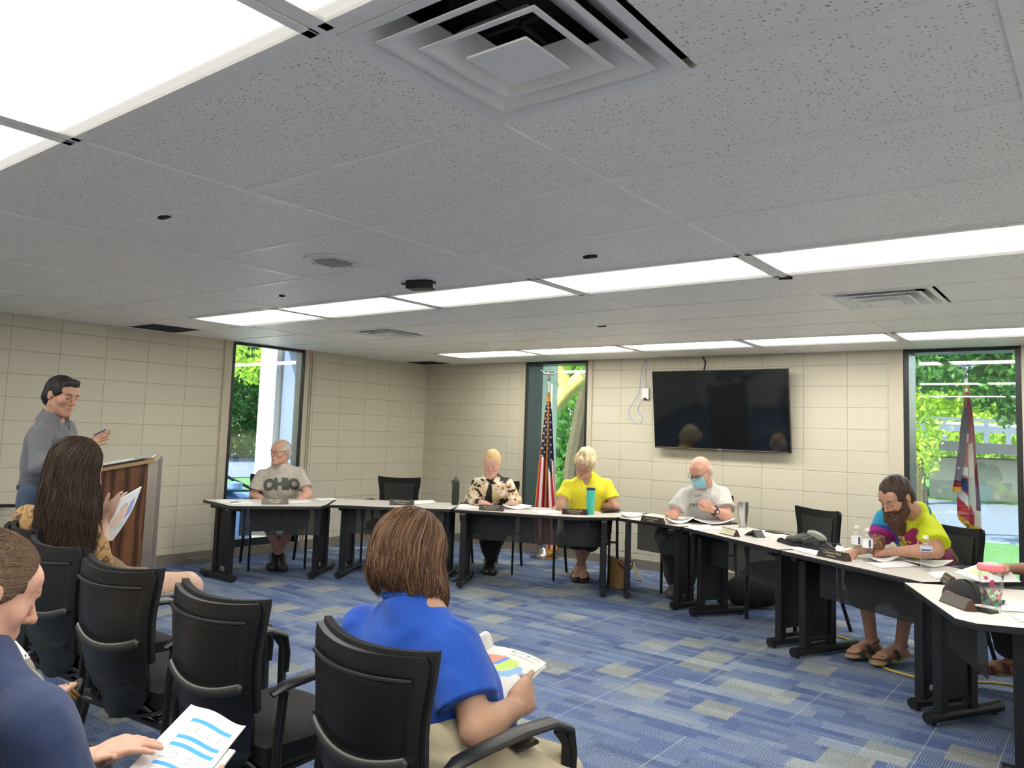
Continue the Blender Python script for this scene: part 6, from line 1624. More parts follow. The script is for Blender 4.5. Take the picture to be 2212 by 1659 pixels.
def person_left():
    s = 1.0; pel = A3((-2.98, .62, .57)); fr = nrm((.0, 1, 0)); neck = pel + A3((0, .02, .52)); shA = neck + A3((-.18, 0, -.05)); shB = neck + A3((.18, 0, -.05))
    H = Frame(neck + A3((0, .05, .17)), (0, .9, -.4), (0, 0, 1), s)
    r = root(pel, 'person at the left edge, only a brown strappy shoe and pale knee showing')
    kA = P(18, 1462, 2.62); kB = A3((-2.78, 1.08, .56)); aA = P(70, 1552, 2.66); tA = P(160, 1470, 2.74); aB = A3((-2.78, 1.12, .10)); tB = aB + A3((0, .2, -.05))
    elA, elB = shA + A3((-.05, .05, -.28)), shB + A3((.05, .05, -.28)); wA, wB = A3((-3.05, .95, .70)), A3((-2.95, .98, .70))
    B = SDF(); body_core(B, pel, neck, shA, shB, fr, s); head_prims(B, H, neck=neck); arm_prims(B, shA, elA, wA, s); arm_prims(B, shB, elB, wB, s)
    hand(B, wA, (.2, 1, 0), UP, (1, 0, 0), s, .4); hand(B, wB, (-.2, 1, 0), UP, (-1, 0, 0), s, .4)
    leg_prims(B, pel + A3((-.09, 0, 0)), kA, aA, tA, s); leg_prims(B, pel + A3((.09, 0, 0)), kB, aB, tB, s)
    fin(B, H, r, (.6, .38, .28), res=.006)
    B = SDF(); torso_shirt(B, pel, neck, shA, shB, fr, s); sleeve(B, shA, elA, .6, s); sleeve(B, shB, elB, .6, s); clothmesh('shirt', B, r, cloth('stone_shirt', (120, 116, 108)), seed=95)
    B = SDF(); B.cone(pel, pel + UP * .02, .17, .16, k=.03)
    for e, k, a in ((-1, kA, aA), (1, kB, aB)): B.cone(pel + A3((.09 * e, 0, 0)), k, .10, .075, k=.03); B.cone(k, lerp(k, a, .7), .07, .06, k=.03, clip='b')
    clothmesh('trousers', B, r, cloth('pale_trousers', (168, 160, 142)), seed=96, amp=.008)
    short_hair('hair', H, r, (.1, .07, .05), seed=97)
    lb = simple('brown_leather_sandal', S((112, 82, 44)), .55, noise=.25, nscale=40, bmp=.3); sl_ = simple('dark_rubber_sole', S((44, 40, 34)), .7)
    sandal(aA, tA, sl_, lb, r, s * 1.05, straps=((.25, 0), (.36, 0), (.47, 0), (.58, 0), (.70, 0), (.80, 0))); sandal(aB, tB, sl_, lb, r, s)
person_blue(); woman_camo(); woman_navy(); person_left()
# ================================================================= THINGS IN THE ROOM
def Vz(u, v, z=TZ): return onz(u, v, z)
def tmat(a, b):  # z-rotation of the direction a->b
    return math.atan2(b[1] - a[1], b[0] - a[0])
# ---- television
tl, tr_, bl_, br_ = ony(1408, 802, 7.60), ony(1702, 796, 7.60), ony(1418, 966, 7.70), ony(1711, 980, 7.70)
tc = (tl + tr_ + bl_ + br_) / 4; tw = ((tr_ - tl).length + (br_ - bl_).length) / 2; thh = ((bl_ - tl).length + (br_ - tr_).length) / 2
tv = empty('television', tc, label='large black wall-mounted flat television on the back wall', cat='television')
tilt = math.asin(.10 / thh); TR = Matrix.Rotation(tilt, 4, 'X')
def tvp(mb): mb.v = [tuple(TR @ Vector(p)) for p in mb.v]; return mb
tvp(MB().box((0, 0, 0), (tw, .035, thh))).build('housing', MT['black_plastic'], tv, smooth=False, bevel=.004)
scr = simple('screen_glass', (.004, .006, .008), .06, spec=.6)
tvp(MB().box((0, -.019, .006), (tw - .016, .004, thh - .03))).build('screen', scr, tv, smooth=False)
tvp(MB().box((0, -.021, -thh / 2 + .010), (tw - .03, .004, .004))).build('lower_trim', MT['aluminium'], tv, smooth=False)
tvp(MB().box((.01, -.024, -thh / 2 + .010), (.045, .006, .012))).build('logo_plate', MT['aluminium'], tv, smooth=False)
tvp(MB().box((0, .05, 0), (.5, .07, .35))).build('wall_bracket', MT['black_metal'], tv, smooth=False)
mb = MB(); mb.tube([ony(1518, 772, 7.76), ony(1524, 782, 7.74), ony(1521, 799, 7.70), ony(1520, 806, 7.70)], .008, 8); tag(mb.build('power_cord', MT['black_plastic']), 'short dark cord from the ceiling down to the top of the television', 'cord')
p = ony(1397, 851, 7.777); bx_ = empty('wall_box', p, label='white wall box with cable loops left of the television', cat='wall box')
MB().box((0, -.02, 0), (.085, .04, .12)).build('box_cover', MT['white_plastic'], bx_, smooth=False, bevel=.006); MB().box((0, -.035, -.055), (.03, .02, .02)).build('socket', MT['dark'], bx_, smooth=False)
cb = simple('blue_cable', S((110, 145, 190)), .5); mb = MB()
def sm_path(px, y, n=6):
    P_ = [ony(u, v, y) for u, v in px]; out = []
    for i in range(len(P_) - 1):
        p0, p1, p2, p3 = P_[max(i - 1, 0)], P_[i], P_[i + 1], P_[min(i + 2, len(P_) - 1)]
        for k in range(n):
            t = k / n; out.append(.5 * ((2 * p1) + (p2 - p0) * t + (2 * p0 - 5 * p1 + 4 * p2 - p3) * t * t + (3 * p1 - p0 - 3 * p2 + p3) * t ** 3))
    return out + [P_[-1]]
mb.tube(sm_path([(1398, 776), (1389, 790), (1384, 815), (1380, 850), (1366, 872), (1358, 892), (1366, 908), (1379, 916), (1388, 908), (1386, 898), (1378, 888), (1383, 872), (1391, 862)], 7.745), .0035, 6)
mb.tube(sm_path([(1398, 776), (1395, 800), (1396, 838)], 7.74), .0035, 6); tag(mb.build('network_cable', cb), 'thin blue cable looping down the wall beside the television', 'cable')
# ---- conduit by the left window
mb = MB()
for q, yy in enumerate((W1[1] + .085, W1[1] + .115)): mb.cyl((XL + .008, yy, 0), (XL + .008, yy, ZC), .007, 8)
for z_ in (1.75, 1.95): mb.box((XL + .008, W1[1] + .10, z_), (.018, .06, .015))
tag(mb.build('conduit', MT['trim_beige']), 'slim beige cable conduit running down the wall right of the left window', 'conduit')
p = Vz(438, 1211, .03); o = MB().box((0, 0, .028), (.10, .22, .055)).build('floor_outlet', simple('grey_box', S((110, 108, 104)), .5), smooth=False, bevel=.006); o.location = (XL + .08, p.y, 0); tag(o, 'small grey outlet box on the floor against the left wall', 'outlet box')

# ---- name plates
PLB = simple('plate_black', (.012, .011, .011), .35); PLW = simple('plate_wood', S((74, 44, 28)), .45, noise=.2); LET = simple('letter_gold', S((170, 158, 120)), .4)
PLG = simple('plate_grey', S((70, 66, 60)), .4, noise=.1); PLC = simple('plate_pale', S((205, 203, 190)), .5); LEY = simple('letter_yellow', S((214, 205, 60)), .5)
def nameplate(u, v, u2, v2, lines, label, w=.235, m_=None, lm=None, h=.052, back=False):
    a, b = Vz(u, v), Vz(u2, v2); c = (a + b) / 2; rz = tmat(a, b)
    o = empty('name_plate', c, rz, label=label, cat='name plate', group='name plates on the tables')
    V = [(-w / 2, -.012, .0005), (w / 2, -.012, .0005), (w / 2, .050, .0005), (-w / 2, .050, .0005), (-w / 2, .016, h), (w / 2, .016, h), (w / 2, .024, h), (-w / 2, .024, h)]
    mb = MB(); mb.add(V, [(3, 2, 1, 0), (4, 5, 6, 7), (0, 1, 5, 4), (2, 3, 7, 6), (1, 2, 6, 5), (3, 0, 4, 7)]); mb.build('wedge', PLW, o, smooth=False, bevel=.001)
    n = Vector((0, -h, .028)).normalized(); up = Vector((0, .028, h)).normalized(); R = Matrix((Vector((1, 0, 0)), up, n)).transposed()
    cc = Vector((0, .002, h / 2)) + n * .0015
    mb = MB(); mb.box(cc, (w - .012, .046, .002), rot=R); mb.build('plate', m_ or PLB, o, smooth=False)
    if lines:
        for i, (t, sz) in enumerate(lines):
            me = text_mesh(t, sz, bold=.0004); me.materials.append(lm or LET)
            l = bpy.data.objects.new('lettering', me); COL.objects.link(l); l.parent = o
            l.matrix_local = Matrix.Translation(cc + n * .002 + up * (.010 - .021 * i)) @ R.to_4x4()
    return o
nameplate(568, 1089.5, 620, 1089.5, [('Cory Taylor', .023), ('Councilman', .016)], 'black name plate on the table of the man in the grey lettered t-shirt')
nameplate(843, 1090.5, 892, 1092, [('Johnny Flowers', .023), ('Councilman', .016)], 'black name plate in front of the empty chair on the second table')
nameplate(1036, 1102, 1085, 1105, [('Nic Joseph-Saul', .023), ('Councilmember', .016)], 'black name plate in front of the blond woman in the floral shirt')
nameplate(1217, 1111, 1266, 1113, [('Nancy Sumick', .024), ('Councilwoman', .016)], 'black name plate in front of the woman in yellow, left of the teal tumbler')
nameplate(1383, 1126, 1431, 1133, [('Gregg Clement', .023), ('Councilman', .016)], 'dark name plate in front of the bald masked man')
nameplate(1552, 1151, 1592, 1161, [('Judith Lee', .026), ('Auditor', .022)], 'pale name plate with yellow lettering below the steel tumbler', w=.20, m_=PLC, lm=LEY)
nameplate(1768, 1201, 1826, 1213, [('Cameron Peck', .024), ('Councilman', .016)], 'black name plate at the front edge before the two water bottles')
nameplate(2031, 1254, 2056, 1270, [('Chris Carter', .024), ('Councilman', .016)], 'black name plate partly hidden behind the black cap', w=.16)
nameplate(2031, 1298, 2092, 1322, [], 'dark grey blank wedge name plate left of the pink lidded tumbler', w=.22, m_=PLG)

# ---- loose papers
def sheet_on(pts, z=TZ, lift=.004, name='paper', label='', cat='paper', group='loose papers on the tables', curl=0, th=.0015, mt=None, wave=.0):
    P4 = [onz(u, v, z) for u, v in pts]; c = sum(P4, Vector()) / 4; c.z = z
    def f(u, v):
        p = P4[0].lerp(P4[1], u).lerp(P4[3].lerp(P4[2], u), v) - c
        p.z = lift + th + curl * (u * 2 - 1) ** 2 * v + wave * sin(u * 5) * v; return p
    o = MB().sheet(f, 12, 8, th).build(name, mt or MT['paper'], None, ang=60); o.location = c
    return tag(o, label, cat, group)
PAPERS = [
 ([(462, 1080), (500, 1079), (520, 1086), (478, 1087)], 'thin sheet at the left end of the leftmost table', 0),
 ([(498, 1085), (540, 1083), (551, 1088), (500, 1090)], 'folded sheet left of the first name plate', 0),
 ([(622, 1083), (662, 1080), (678, 1086), (628, 1088)], 'sheet just right of the first name plate', 0),
 ([(676, 1077), (720, 1076), (736, 1080), (690, 1083)], 'sheet at the right back corner of the leftmost table', 0),
 ([(892, 1082), (935, 1081), (943, 1086), (896, 1090)], 'stack of paper right of the second name plate', .0),
 ([(995, 1090), (1036, 1086), (1040, 1098), (985, 1099)], 'white sheets left of the third name plate', 0),
 ([(1085, 1090), (1108, 1088), (1150, 1100), (1090, 1101)], 'open booklet pages right of the third name plate', .03),
 ([(1150, 1104), (1198, 1102), (1215, 1108), (1165, 1111)], 'sheets between the two women at the front of the table', 0),
 ([(1235, 1094), (1262, 1094), (1268, 1100), (1238, 1101)], 'white page under the hands of the woman in yellow', 0),
 ([(1340, 1111), (1378, 1108), (1390, 1116), (1352, 1119)], 'papers left of the fourth name plate', .01),
 ([(1436, 1120), (1480, 1117), (1500, 1130), (1440, 1134)], 'raised pages right in front of the masked man', .05),
 ([(1480, 1113), (1540, 1120), (1590, 1132), (1500, 1134)], 'open packet of pages at the masked man, curling upward', .045),
 ([(1485, 1137), (1530, 1134), (1560, 1144), (1500, 1146)], 'flat sheet below the curling packet', 0),
 ([(1612, 1150), (1650, 1150), (1662, 1160), (1622, 1160)], 'white sheet under the black pouch', 0),
 ([(1700, 1184), (1790, 1176), (1840, 1188), (1760, 1200)], 'wide stack of sheets left of the dark name plate of the bearded man', 0),
 ([(1870, 1206), (1912, 1203), (1945, 1212), (1880, 1218)], 'rising sheet beside the right hand of the bearded man', .035),
 ([(1870, 1216), (1960, 1212), (1985, 1224), (1905, 1228)], 'flat sheet at the table front below the bearded man', 0),
 ([(1945, 1210), (2010, 1212), (2060, 1222), (1990, 1230)], 'page behind the single water bottle', .03),
 ([(2005, 1238), (2040, 1234), (2060, 1246), (2020, 1250)], 'small sheet left of the black cap', 0),
 ([(2160, 1298), (2230, 1300), (2240, 1325), (2165, 1320)], 'white sheet right of the pink lidded tumbler', 0),
 ([(2182, 1330), (2225, 1326), (2240, 1345), (2205, 1345)], 'corner of a sheet at the lower right table edge', 0)]
for pts, lab, cu in PAPERS: sheet_on(pts, label=lab, curl=cu, lift=.001, th=.0012 if cu == 0 else .003)
sheet_on([(1297, 1104), (1332, 1101), (1341, 1107), (1300, 1109)], label='black notebook at the right end of the middle table', name='notebook', cat='notebook', group=None, th=.010, mt=MT['black_plastic'])

# ---- printed booklets held by the audience
def poly_in(px, py, poly):
    c = np.zeros(px.shape, bool); n = len(poly); j = n - 1
    for i in range(n):
        xi, yi = poly[i]; xj, yj = poly[j]
        k = ((yi > py) != (yj > py)) & (px < (xj - xi) * (py - yi) / (yj - yi + 1e-12) + xi); c ^= k; j = i
    return c
def painted(name, corner, bulge, nu, nv, paint, parent, nrm_, th=.002):
    """page surface (u right, v down) with its print painted per vertex"""
    A_, B_, C_, D_ = [A3(c) for c in corner]
    u = np.linspace(0, 1, nu); v = np.linspace(0, 1, nv); U_, V_ = np.meshgrid(u, v)
    Pp = ((1 - V_)[..., None] * ((1 - U_)[..., None] * A_ + U_[..., None] * B_) + V_[..., None] * ((1 - U_)[..., None] * D_ + U_[..., None] * C_))
    Pp = Pp + bulge(U_, V_)[..., None] * np.asarray(nrm_)
    col = paint(U_, V_); F = []
    idx = np.arange(nu * nv).reshape(nv, nu); F = np.stack([idx[:-1, :-1], idx[1:, :-1], idx[1:, 1:], idx[:-1, 1:]], -1).reshape(-1, 4)
    o = mk(name, Pp.reshape(-1, 3), F, MT['print'], parent, col.reshape(-1, 3))
    sd = o.modifiers.new('s', 'SOLIDIFY'); sd.thickness = th; sd.offset = -1
    return o
def map_paint(U_, V_, rot=False, text=True):
    C = np.tile(np.array((.80, .78, .74)), U_.shape + (1,)); W = lambda *p: poly_in(U_, V_, p)
    C[W((.10, .20), (.42, .17), (.44, .26), (.36, .36), (.30, .44), (.22, .42), (.08, .42))] = S((236, 158, 130))
    C[W((.42, .18), (.50, .18), (.50, .27), (.42, .37), (.34, .38), (.38, .28))] = S((120, 150, 220))
    C[W((.50, .19), (.66, .20), (.72, .27), (.66, .38), (.56, .46), (.40, .46), (.44, .36))] = S((200, 226, 120))
    C[W((.72, .27), (.80, .27), (.84, .33), (.92, .34), (.96, .40), (.88, .42), (.80, .40), (.76, .50), (.62, .56), (.58, .66), (.64, .76), (.60, .86), (.54, .78), (.44, .76), (.50, .64), (.28, .58), (.40, .47), (.58, .47), (.67, .39))] = S((150, 190, 228))
    C[W((.36, .38), (.40, .44), (.34, .52), (.28, .50))] = S((236, 158, 130))
    for k in range(3): C[(np.abs(V_ - .105 - .0) < .008) & (U_ > .42) & (U_ < .84) & (np.sin(U_ * 190) > -.3)] = (.35, .35, .38)
    C[(np.abs(V_ - .045) < .014) & (np.abs(U_ - .42) < .03)] = (.30, .32, .38); C[(np.abs(V_ - .045) < .014) & (np.abs(U_ - .70) < .03)] = (.30, .32, .38); C[(np.abs(V_ - .045) < .004) & (((U_ > .47) & (U_ < .62)) | ((U_ > .75) & (U_ < .92)))] = (.5, .5, .55)
    for k in range(5): C[(np.abs(V_ - .86 - k * .022) < .006) & (U_ > .12 + .02 * k) & (U_ < .42 + .02 * (k % 2)) & (np.sin(U_ * 260 + k * 3) > -.4)] = (.25, .25, .27)
    return C
def table_paint(U_, V_):
    C = np.tile(np.array((.80, .79, .78)), U_.shape + (1,))
    inx = (U_ > .22) & (U_ < .90)
    for a, b in ((.13, .175), (.335, .375), (.42, .465), (.64, .68), (.725, .77), (.93, .97)): C[inx & (V_ > a) & (V_ < b)] = S((72, 158, 222))
    for a in (.215, .255, .295, .505, .55, .595, .81, .85, .89): C[inx & (np.abs(V_ - a) < .004)] = (.52, .52, .52)
    for a in (.235, .275, .53, .575, .83, .87):
        for b in (.44, .64, .80): C[(np.abs(V_ - a) < .007) & (np.abs(U_ - b) < .018)] = (.38, .38, .40)
    for a in (.11, .40, .705): C[(np.abs(V_ - a) < .005) & (U_ > .22) & (U_ < .55) & (np.sin(U_ * 240) > -.3)] = (.4, .4, .42)
    for a in (.42, .70): C[(np.abs(V_ - .05) < .012) & (np.abs(U_ - a) < .025)] = (.62, .60, .80); C[(np.abs(V_ - .05) < .005) & (U_ > a + .05) & (U_ < a + .2)] = (.62, .64, .72)
    return C
def white_paint(U_, V_): return np.tile(np.array((.80, .79, .77)), U_.shape + (1,))
# the one held by the person in bright blue
bk = empty('booklet', P(1075, 1480, 2.3), label='open booklet with a coloured district map held by the person in bright blue', cat='booklet')
q = [P(1066, 1394, 2.38), P(1178, 1440, 2.34), P(1068, 1536, 2.14), P(930, 1480, 2.18)]; n_ = nrm(np.cross(q[1] - q[0], q[3] - q[0])); n_ = n_ if n_ @ (CC - q[0]) > 0 else -n_
painted('printed_page', q, lambda u, v: .020 * np.sin(u * pi * .75) , 150, 170, map_paint, bk, n_)
painted('page_block', [a - n_ * .006 + (q[1] - q[0]) * .012 + (0, 0, -.004) for a in q], lambda u, v: .018 * np.sin(u * pi * .75), 12, 12, white_paint, bk, n_, th=.005)
painted('folded_page', [q[0], P(996, 1396, 2.34), P(905, 1480, 2.13), q[3]], lambda u, v: .055 * np.sin(np.clip(u * 1.5, 0, 1) * pi * .98), 30, 10, white_paint, bk, n_)
# the one held by the woman in navy
bk = empty('booklet', P(400, 1600, 1.75), label='printed booklet with blue table bars held by the woman in navy', cat='booklet')
q = [P(412, 1514, 2.00), P(530, 1560, 1.90), P(385, 1740, 1.62), P(230, 1700, 1.70)]; n_ = nrm(np.cross(q[1] - q[0], q[3] - q[0])); n_ = n_ if n_ @ (CC - q[0]) > 0 else -n_
painted('printed_page', q, lambda u, v: -.014 * np.sin(u * pi * 1.0) + .010 * np.sin(u * 2 * pi - 1.2) * 1.0, 150, 180, table_paint, bk, n_)
q2 = [a - n_ * .012 + (q[2] - q[1]) * .28 + (q[1] - q[0]) * .10 for a in q]; painted('page_block', q2, lambda u, v: -.01 * np.sin(u * pi), 12, 12, white_paint, bk, n_, th=.006)
# sheet held by the woman in camouflage
bk = empty('booklet', P(258, 1110, 4.0), label='printed map sheets held up by the long-haired woman in camouflage', cat='booklet')
q = [P(262, 1078, 3.94), P(306, 1052, 4.15), P(243, 1168, 4.05), P(205, 1170, 3.88)]; n_ = nrm(np.cross(q[1] - q[0], q[3] - q[0])); n_ = n_ if n_ @ (CC - q[0]) > 0 else -n_
def mp2(U_, V_):
    C = np.tile(np.array((.78, .80, .84)), U_.shape + (1,)); W = lambda *p: poly_in(U_, V_, p)
    C[W((.1, .3), (.5, .2), (.7, .3), (.6, .6), (.2, .75), (.05, .6))] = S((235, 205, 185)); C[W((.65, .2), (.85, .15), (.9, .45), (.7, .55))] = S((150, 165, 225)); C[W((.5, .65), (.8, .6), (.8, .7), (.5, .78))] = S((215, 225, 205)); return C
painted('printed_page', q, lambda u, v: .015 * np.sin(v * pi), 60, 80, mp2, bk, n_)
painted('page_block', [a - n_ * .004 + (q[1] - q[0]) * .03 for a in q], lambda u, v: .015 * np.sin(v * pi), 8, 8, white_paint, bk, n_, th=.003)
# map packet of the person at the right edge
bk = empty('booklet', P(2130, 1240, 4.3), label='curled map pages under the tanned hands behind the pink lidded tumbler', cat='booklet')
q = [P(2062, 1240, 4.35), P(2128, 1218, 4.55), P(2205, 1262, 4.22), P(2120, 1262, 4.08)]; n_ = UP
def mp3(U_, V_):
    C = np.tile(np.array((.78, .79, .78)), U_.shape + (1,)); W = lambda *p: poly_in(U_, V_, p)
    C[W((.15, .2), (.5, .15), (.6, .6), (.2, .7))] = S((208, 226, 170)); C[W((.5, .1), (.85, .15), (.8, .4), (.55, .4))] = S((175, 190, 225)); C[W((.6, .5), (.9, .45), (.9, .8), (.65, .8))] = S((240, 200, 185)); return C
painted('printed_page', q, lambda u, v: .035 * np.sin(v * pi) * u + .012, 60, 60, mp3, bk, n_)
# spiral notebook on the knee at the left edge
bk = empty('notebook', P(20, 1420, 2.5), label='white spiral notebook resting on the pale trouser knee at the left edge', cat='notebook')
q = [P(-30, 1378, 2.75), P(35, 1384, 2.78), P(65, 1418, 2.55), P(0, 1440, 2.45)]; painted('page', q, lambda u, v: 0 * u, 10, 10, white_paint, bk, UP, th=.012)
mb = MB()
for k in range(9):
    c = Vector(q[3] + (q[2] - q[3]) * (k + .5) / 9 + UP * .004); d_ = Vector(nrm(q[0] - q[3])); mb.tube([c + d_ * .008 * cos(t) + Vector((0, 0, 1)) * .008 * sin(t) for t in np.linspace(0, pi, 7)], .0015, 5)
world_child(mb.build('spiral', MT['black_metal']), bk)
# phone on the lap of the person in blue
o = MB().box((0, 0, 0), (.15, .075, .010)).build('phone', MT['black_plastic'], None, smooth=False, bevel=.004); o.location = P(1104, 1588, 2.12); o.rotation_euler = (.12, .10, radians(-12)); tag(o, 'black smartphone on the lap of the person in bright blue', 'phone')
MB().box((0, 0, .0055), (.142, .068, .001)).build('screen', scr, o, smooth=False)
# pens
for a, b, lab, c_ in (((1444, 1103), (1462, 1097), 'red pen in the hand of the masked man', (150, 50, 50)), ((1205, 1087), (1210, 1096), 'silver pen in the hand of the woman in yellow', (150, 150, 150))):
    mb = MB(); p0, p1 = Vector(PO(*a, .76)), Vector(PO(*b, .79)); mb.cyl(p0, p0 + (p1 - p0).normalized() * .13, .005, 8); tag(mb.build('pen', simple('pen_' + str(c_[0]), S(c_), .3)), lab, 'pen')

# ---- drinks
def drink(name, u, v, label, z=TZ, cat='bottle'): p = onz(u, v, z); return empty(name, (p.x, p.y, z + .0005), label=label, cat=cat)
d = drink('water_bottle', 983, 1090, 'tall black water bottle with a carry loop on the second table'); bkb = simple('matte_black', (.015, .015, .016), .45)
MB().lathe([(0, 0), (.034, 0), (.036, .004), (.036, .052), (.037, .054), (.036, .215), (.032, .228), (0, .228)]).build('bottle_body', bkb, d)
MB().lathe([(0, .228), (.031, .228), (.031, .248), (.022, .252), (.014, .253), (.014, .272), (0, .273)]).build('bottle_cap', simple('grey_cap', (.08, .085, .09), .4), d)
mb = MB(); mb.tube([Vector((-.028 - .028 * sin(t), 0, .240 - .022 * (1 - cos(t)) * .9)) for t in np.linspace(0, pi, 14)], .0045, 8); mb.build('carry_loop', bkb, d)
d = drink('tumbler', 1275, 1111, 'tall teal tumbler with a dark blue lid in front of the woman in yellow', cat='tumbler'); teal = simple('teal_coating', S((70, 190, 172)), .45)
MB().lathe([(0, 0), (.034, 0), (.036, .004), (.041, .225), (.041, .228), (0, .228)]).build('tumbler_body', teal, d)
MB().lathe([(.041, .226), (.042, .232), (.040, .244), (.034, .247), (0, .243)]).build('lid', simple('navy_lid', S((34, 40, 84)), .35), d)
d = drink('tumbler', 1605, 1139, 'brushed steel tumbler standing behind the pale name plate', cat='tumbler')
MB().lathe([(0, 0), (.033, 0), (.035, .005), (.036, .075), (.044, .105), (.048, .205), (.049, .212), (.046, .212), (.042, .16), (0, .15)]).build('tumbler_body', MT['steel'], d)
def pet(u, v, label, h=.205, ridges=False, lab=True):
    d = drink('water_bottle', u, v, label); s_ = h / .205; d['group'] = 'clear plastic water bottles'
    pr = [(0, .004), (.026, 0), (.031, .006), (.0315, .05)]
    if ridges: pr += [(r_, .05 + .0085 * k) for k, r_ in enumerate([.029, .0315] * 5)]
    pr += [(.031, .128), (.0315, .142), (.030, .152), (.020, .178), (.0125, .186), (.0125, .196)]
    MB().lathe([(r_, z_ * s_) for r_, z_ in pr]).build('bottle_body', MT['clear'], d)
    MB().lathe([(0, .008), (.0285, .008), (.0295, .09 * s_), (0, .09 * s_)]).build('water', MT['clear'], d)
    MB().lathe([(.0145, .190 * s_), (.0148, .206 * s_), (.013, .209 * s_), (0, .209 * s_)]).build('bottle_cap', MT['white_plastic'], d)
    z0, z1 = (.088, .142) if not ridges else (.118, .150)
    l = MB(); l.lathe([(.0325, z0 * s_), (.0325, z1 * s_)]); l.build('bottle_label', MT['paper'] if not ridges else simple('blue_white_label', S((190, 200, 215)), .5), d)
    th = math.atan2(-d.location.y, -d.location.x); mb = MB()
    for k in range(4 if not ridges else 9):
        a0, a1 = th + .25 + k * .1, th + .35 + k * .1
        if ridges: a0, a1 = th - .9 + k * .2, th - .7 + k * .2
        mb.add([(.0329 * cos(a), .0329 * sin(a), z * s_) for a, z in ((a0, z0 + .004), (a1, z0 + .004), (a1, z1 - .004 if not ridges else z0 + .014), (a0, z1 - .004 if not ridges else z0 + .014))], [(0, 1, 2, 3)])
    mb.build('label_band', simple('label_blue', S((45, 70, 120)), .5), d, smooth=False)
    return d
pet(1851, 1205, 'left one of the two clear water bottles standing together'); pet(1874, 1213, 'right one of the two clear water bottles standing together'); pet(2001, 1234, 'single ribbed clear water bottle near the table joint', ridges=True)
d = drink('tumbler', 2142, 1322, 'large clear tumbler with pink lid and flower pattern', cat='tumbler')
pr = [(0, .003), (.034, 0), (.038, .006), (.041, .075), (.047, .10), (.052, .19)]
MB().lathe(pr, seg=40).build('tumbler_body', MT['clear'], d)
MB().lathe([(0, .012), (.028, .012), (.038, .10), (.046, .185)], seg=40).build('inner_wall', MT['clear'], d)
pk = simple('pink_lid', S((232, 120, 128)), .35); MB().lathe([(.050, .186), (.055, .190), (.056, .204), (.052, .214), (.046, .212), (0, .207)], seg=40).build('lid', pk, d)
rng = np.random.RandomState(2); cols = [simple('print_' + n, S(c), .5) for n, c in (('magenta', (205, 60, 110)), ('green', (70, 165, 105)), ('coral', (230, 110, 120)), ('teal', (60, 165, 150)), ('leaf', (150, 190, 120)))]
for ci, cm_ in enumerate(cols):
    mb = MB()
    for k in range(6):
        th = rng.rand() * 6.28; z0 = rng.uniform(.03, .16); rr_ = rng.uniform(.007, .013); R0 = lambda z: (.0385 + (z - .006) * .036 if z < .075 else .041 + (z - .075) * .24 if z < .10 else .047 + (z - .10) * .055) - .0008
        n = 10; V = [(R0(z0) * cos(th), R0(z0) * sin(th), z0)]
        for j in range(n):
            a = 2 * pi * j / n; q_ = rr_ * (1 + .3 * cos(a * 5)); zz = z0 + q_ * sin(a); tt = th + q_ * cos(a) / .042; V.append((R0(zz) * cos(tt), R0(zz) * sin(tt), zz))
        mb.add(V, [(0, 1 + j, 1 + (j + 1) % n) for j in range(n)])
    mb.build('flower_print', cm_, d)

# ---- cap, phone, pouch and bag on the tables
p = Vz(2085, 1296); c = empty('baseball_cap', (p.x, p.y, TZ), tmat(Vz(2055, 1290), Vz(2110, 1310)), label='black baseball cap with a small red flag patch', cat='cap')
ck = simple('black_cap_cloth', (.014, .014, .015), .9, bmp=.4, bscale=600)
mb = MB(); mb.sheet(lambda u, v: Vector((.092 * cos(u * 2 * pi) * cos(v * pi / 2) * (1 + .06 * sin(u * 6)), .105 * sin(u * 2 * pi) * cos(v * pi / 2), .004 + .092 * sin(v * pi / 2) ** .8 * (1 + .05 * cos(u * 9)))), 40, 14, .003); mb.build('crown', ck, c, ang=80)
mb = MB(); mb.sheet(lambda u, v: Vector(((.085 + .07 * v) * cos(lerp(.3, 1.35, u) * 1.0) , (.098 + .075 * v) * sin(lerp(.3, 1.35, u)), .010 + .012 * sin(u * pi) - .004 * v)), 20, 6, .003); mb.build('brim', ck, c, ang=80)
mb = MB(); mb.lathe([(0, .096), (.008, .095), (.006, .100), (0, .101)], seg=10); mb.build('button', ck, c)
def cappt(x, z, e=.003): yy = -sqrt(max(0, 1 - (x / .092) ** 2)) ; f_ = sqrt(max(0, 1 - ((z - .004) / .098) ** 2)); return Vector((x * 1.0, .105 * yy * f_ - e, z))
mb = MB(); mb.grid(lambda u, v: cappt(.012 + .036 * u, .022 + .024 * v), 6, 4); mb.build('flag_patch', simple('patch_red', S((205, 85, 70)), .8), c)
mb = MB(); mb.grid(lambda u, v: cappt(.032 + .016 * u, .034 + .012 * v, .0042), 4, 3); mb.build('flag_canton', simple('patch_grey', S((70, 70, 78)), .8), c)
mb = MB()
for k in range(7): mb.grid(lambda u, v, k=k: cappt(.012 + .0062 * k + .004 * u, .012 + .005 * v, .0035), 2, 2)
mb.build('cap_lettering', simple('patch_text', S((150, 130, 80)), .7), c)
def slab(name, u, v, dims, rz, mt, label, cat, z=TZ, group=None):
    p = onz(u, v, z); o = MB().box((0, 0, dims[2] / 2 + .0006), dims).build(name, mt, None, smooth=False, bevel=min(dims[2] * .35, .006)); o.location = (p.x, p.y, z); o.rotation_euler.z = rz; return tag(o, label, cat, group)
o = slab('phone', 2112, 1318, (.15, .075, .009), radians(-20), MT['black_plastic'], 'smartphone between the dark wedge name plate and the pink lidded tumbler', 'phone'); MB().box((0, 0, .0102), (.142, .068, .0008)).build('screen', scr, o, smooth=False)
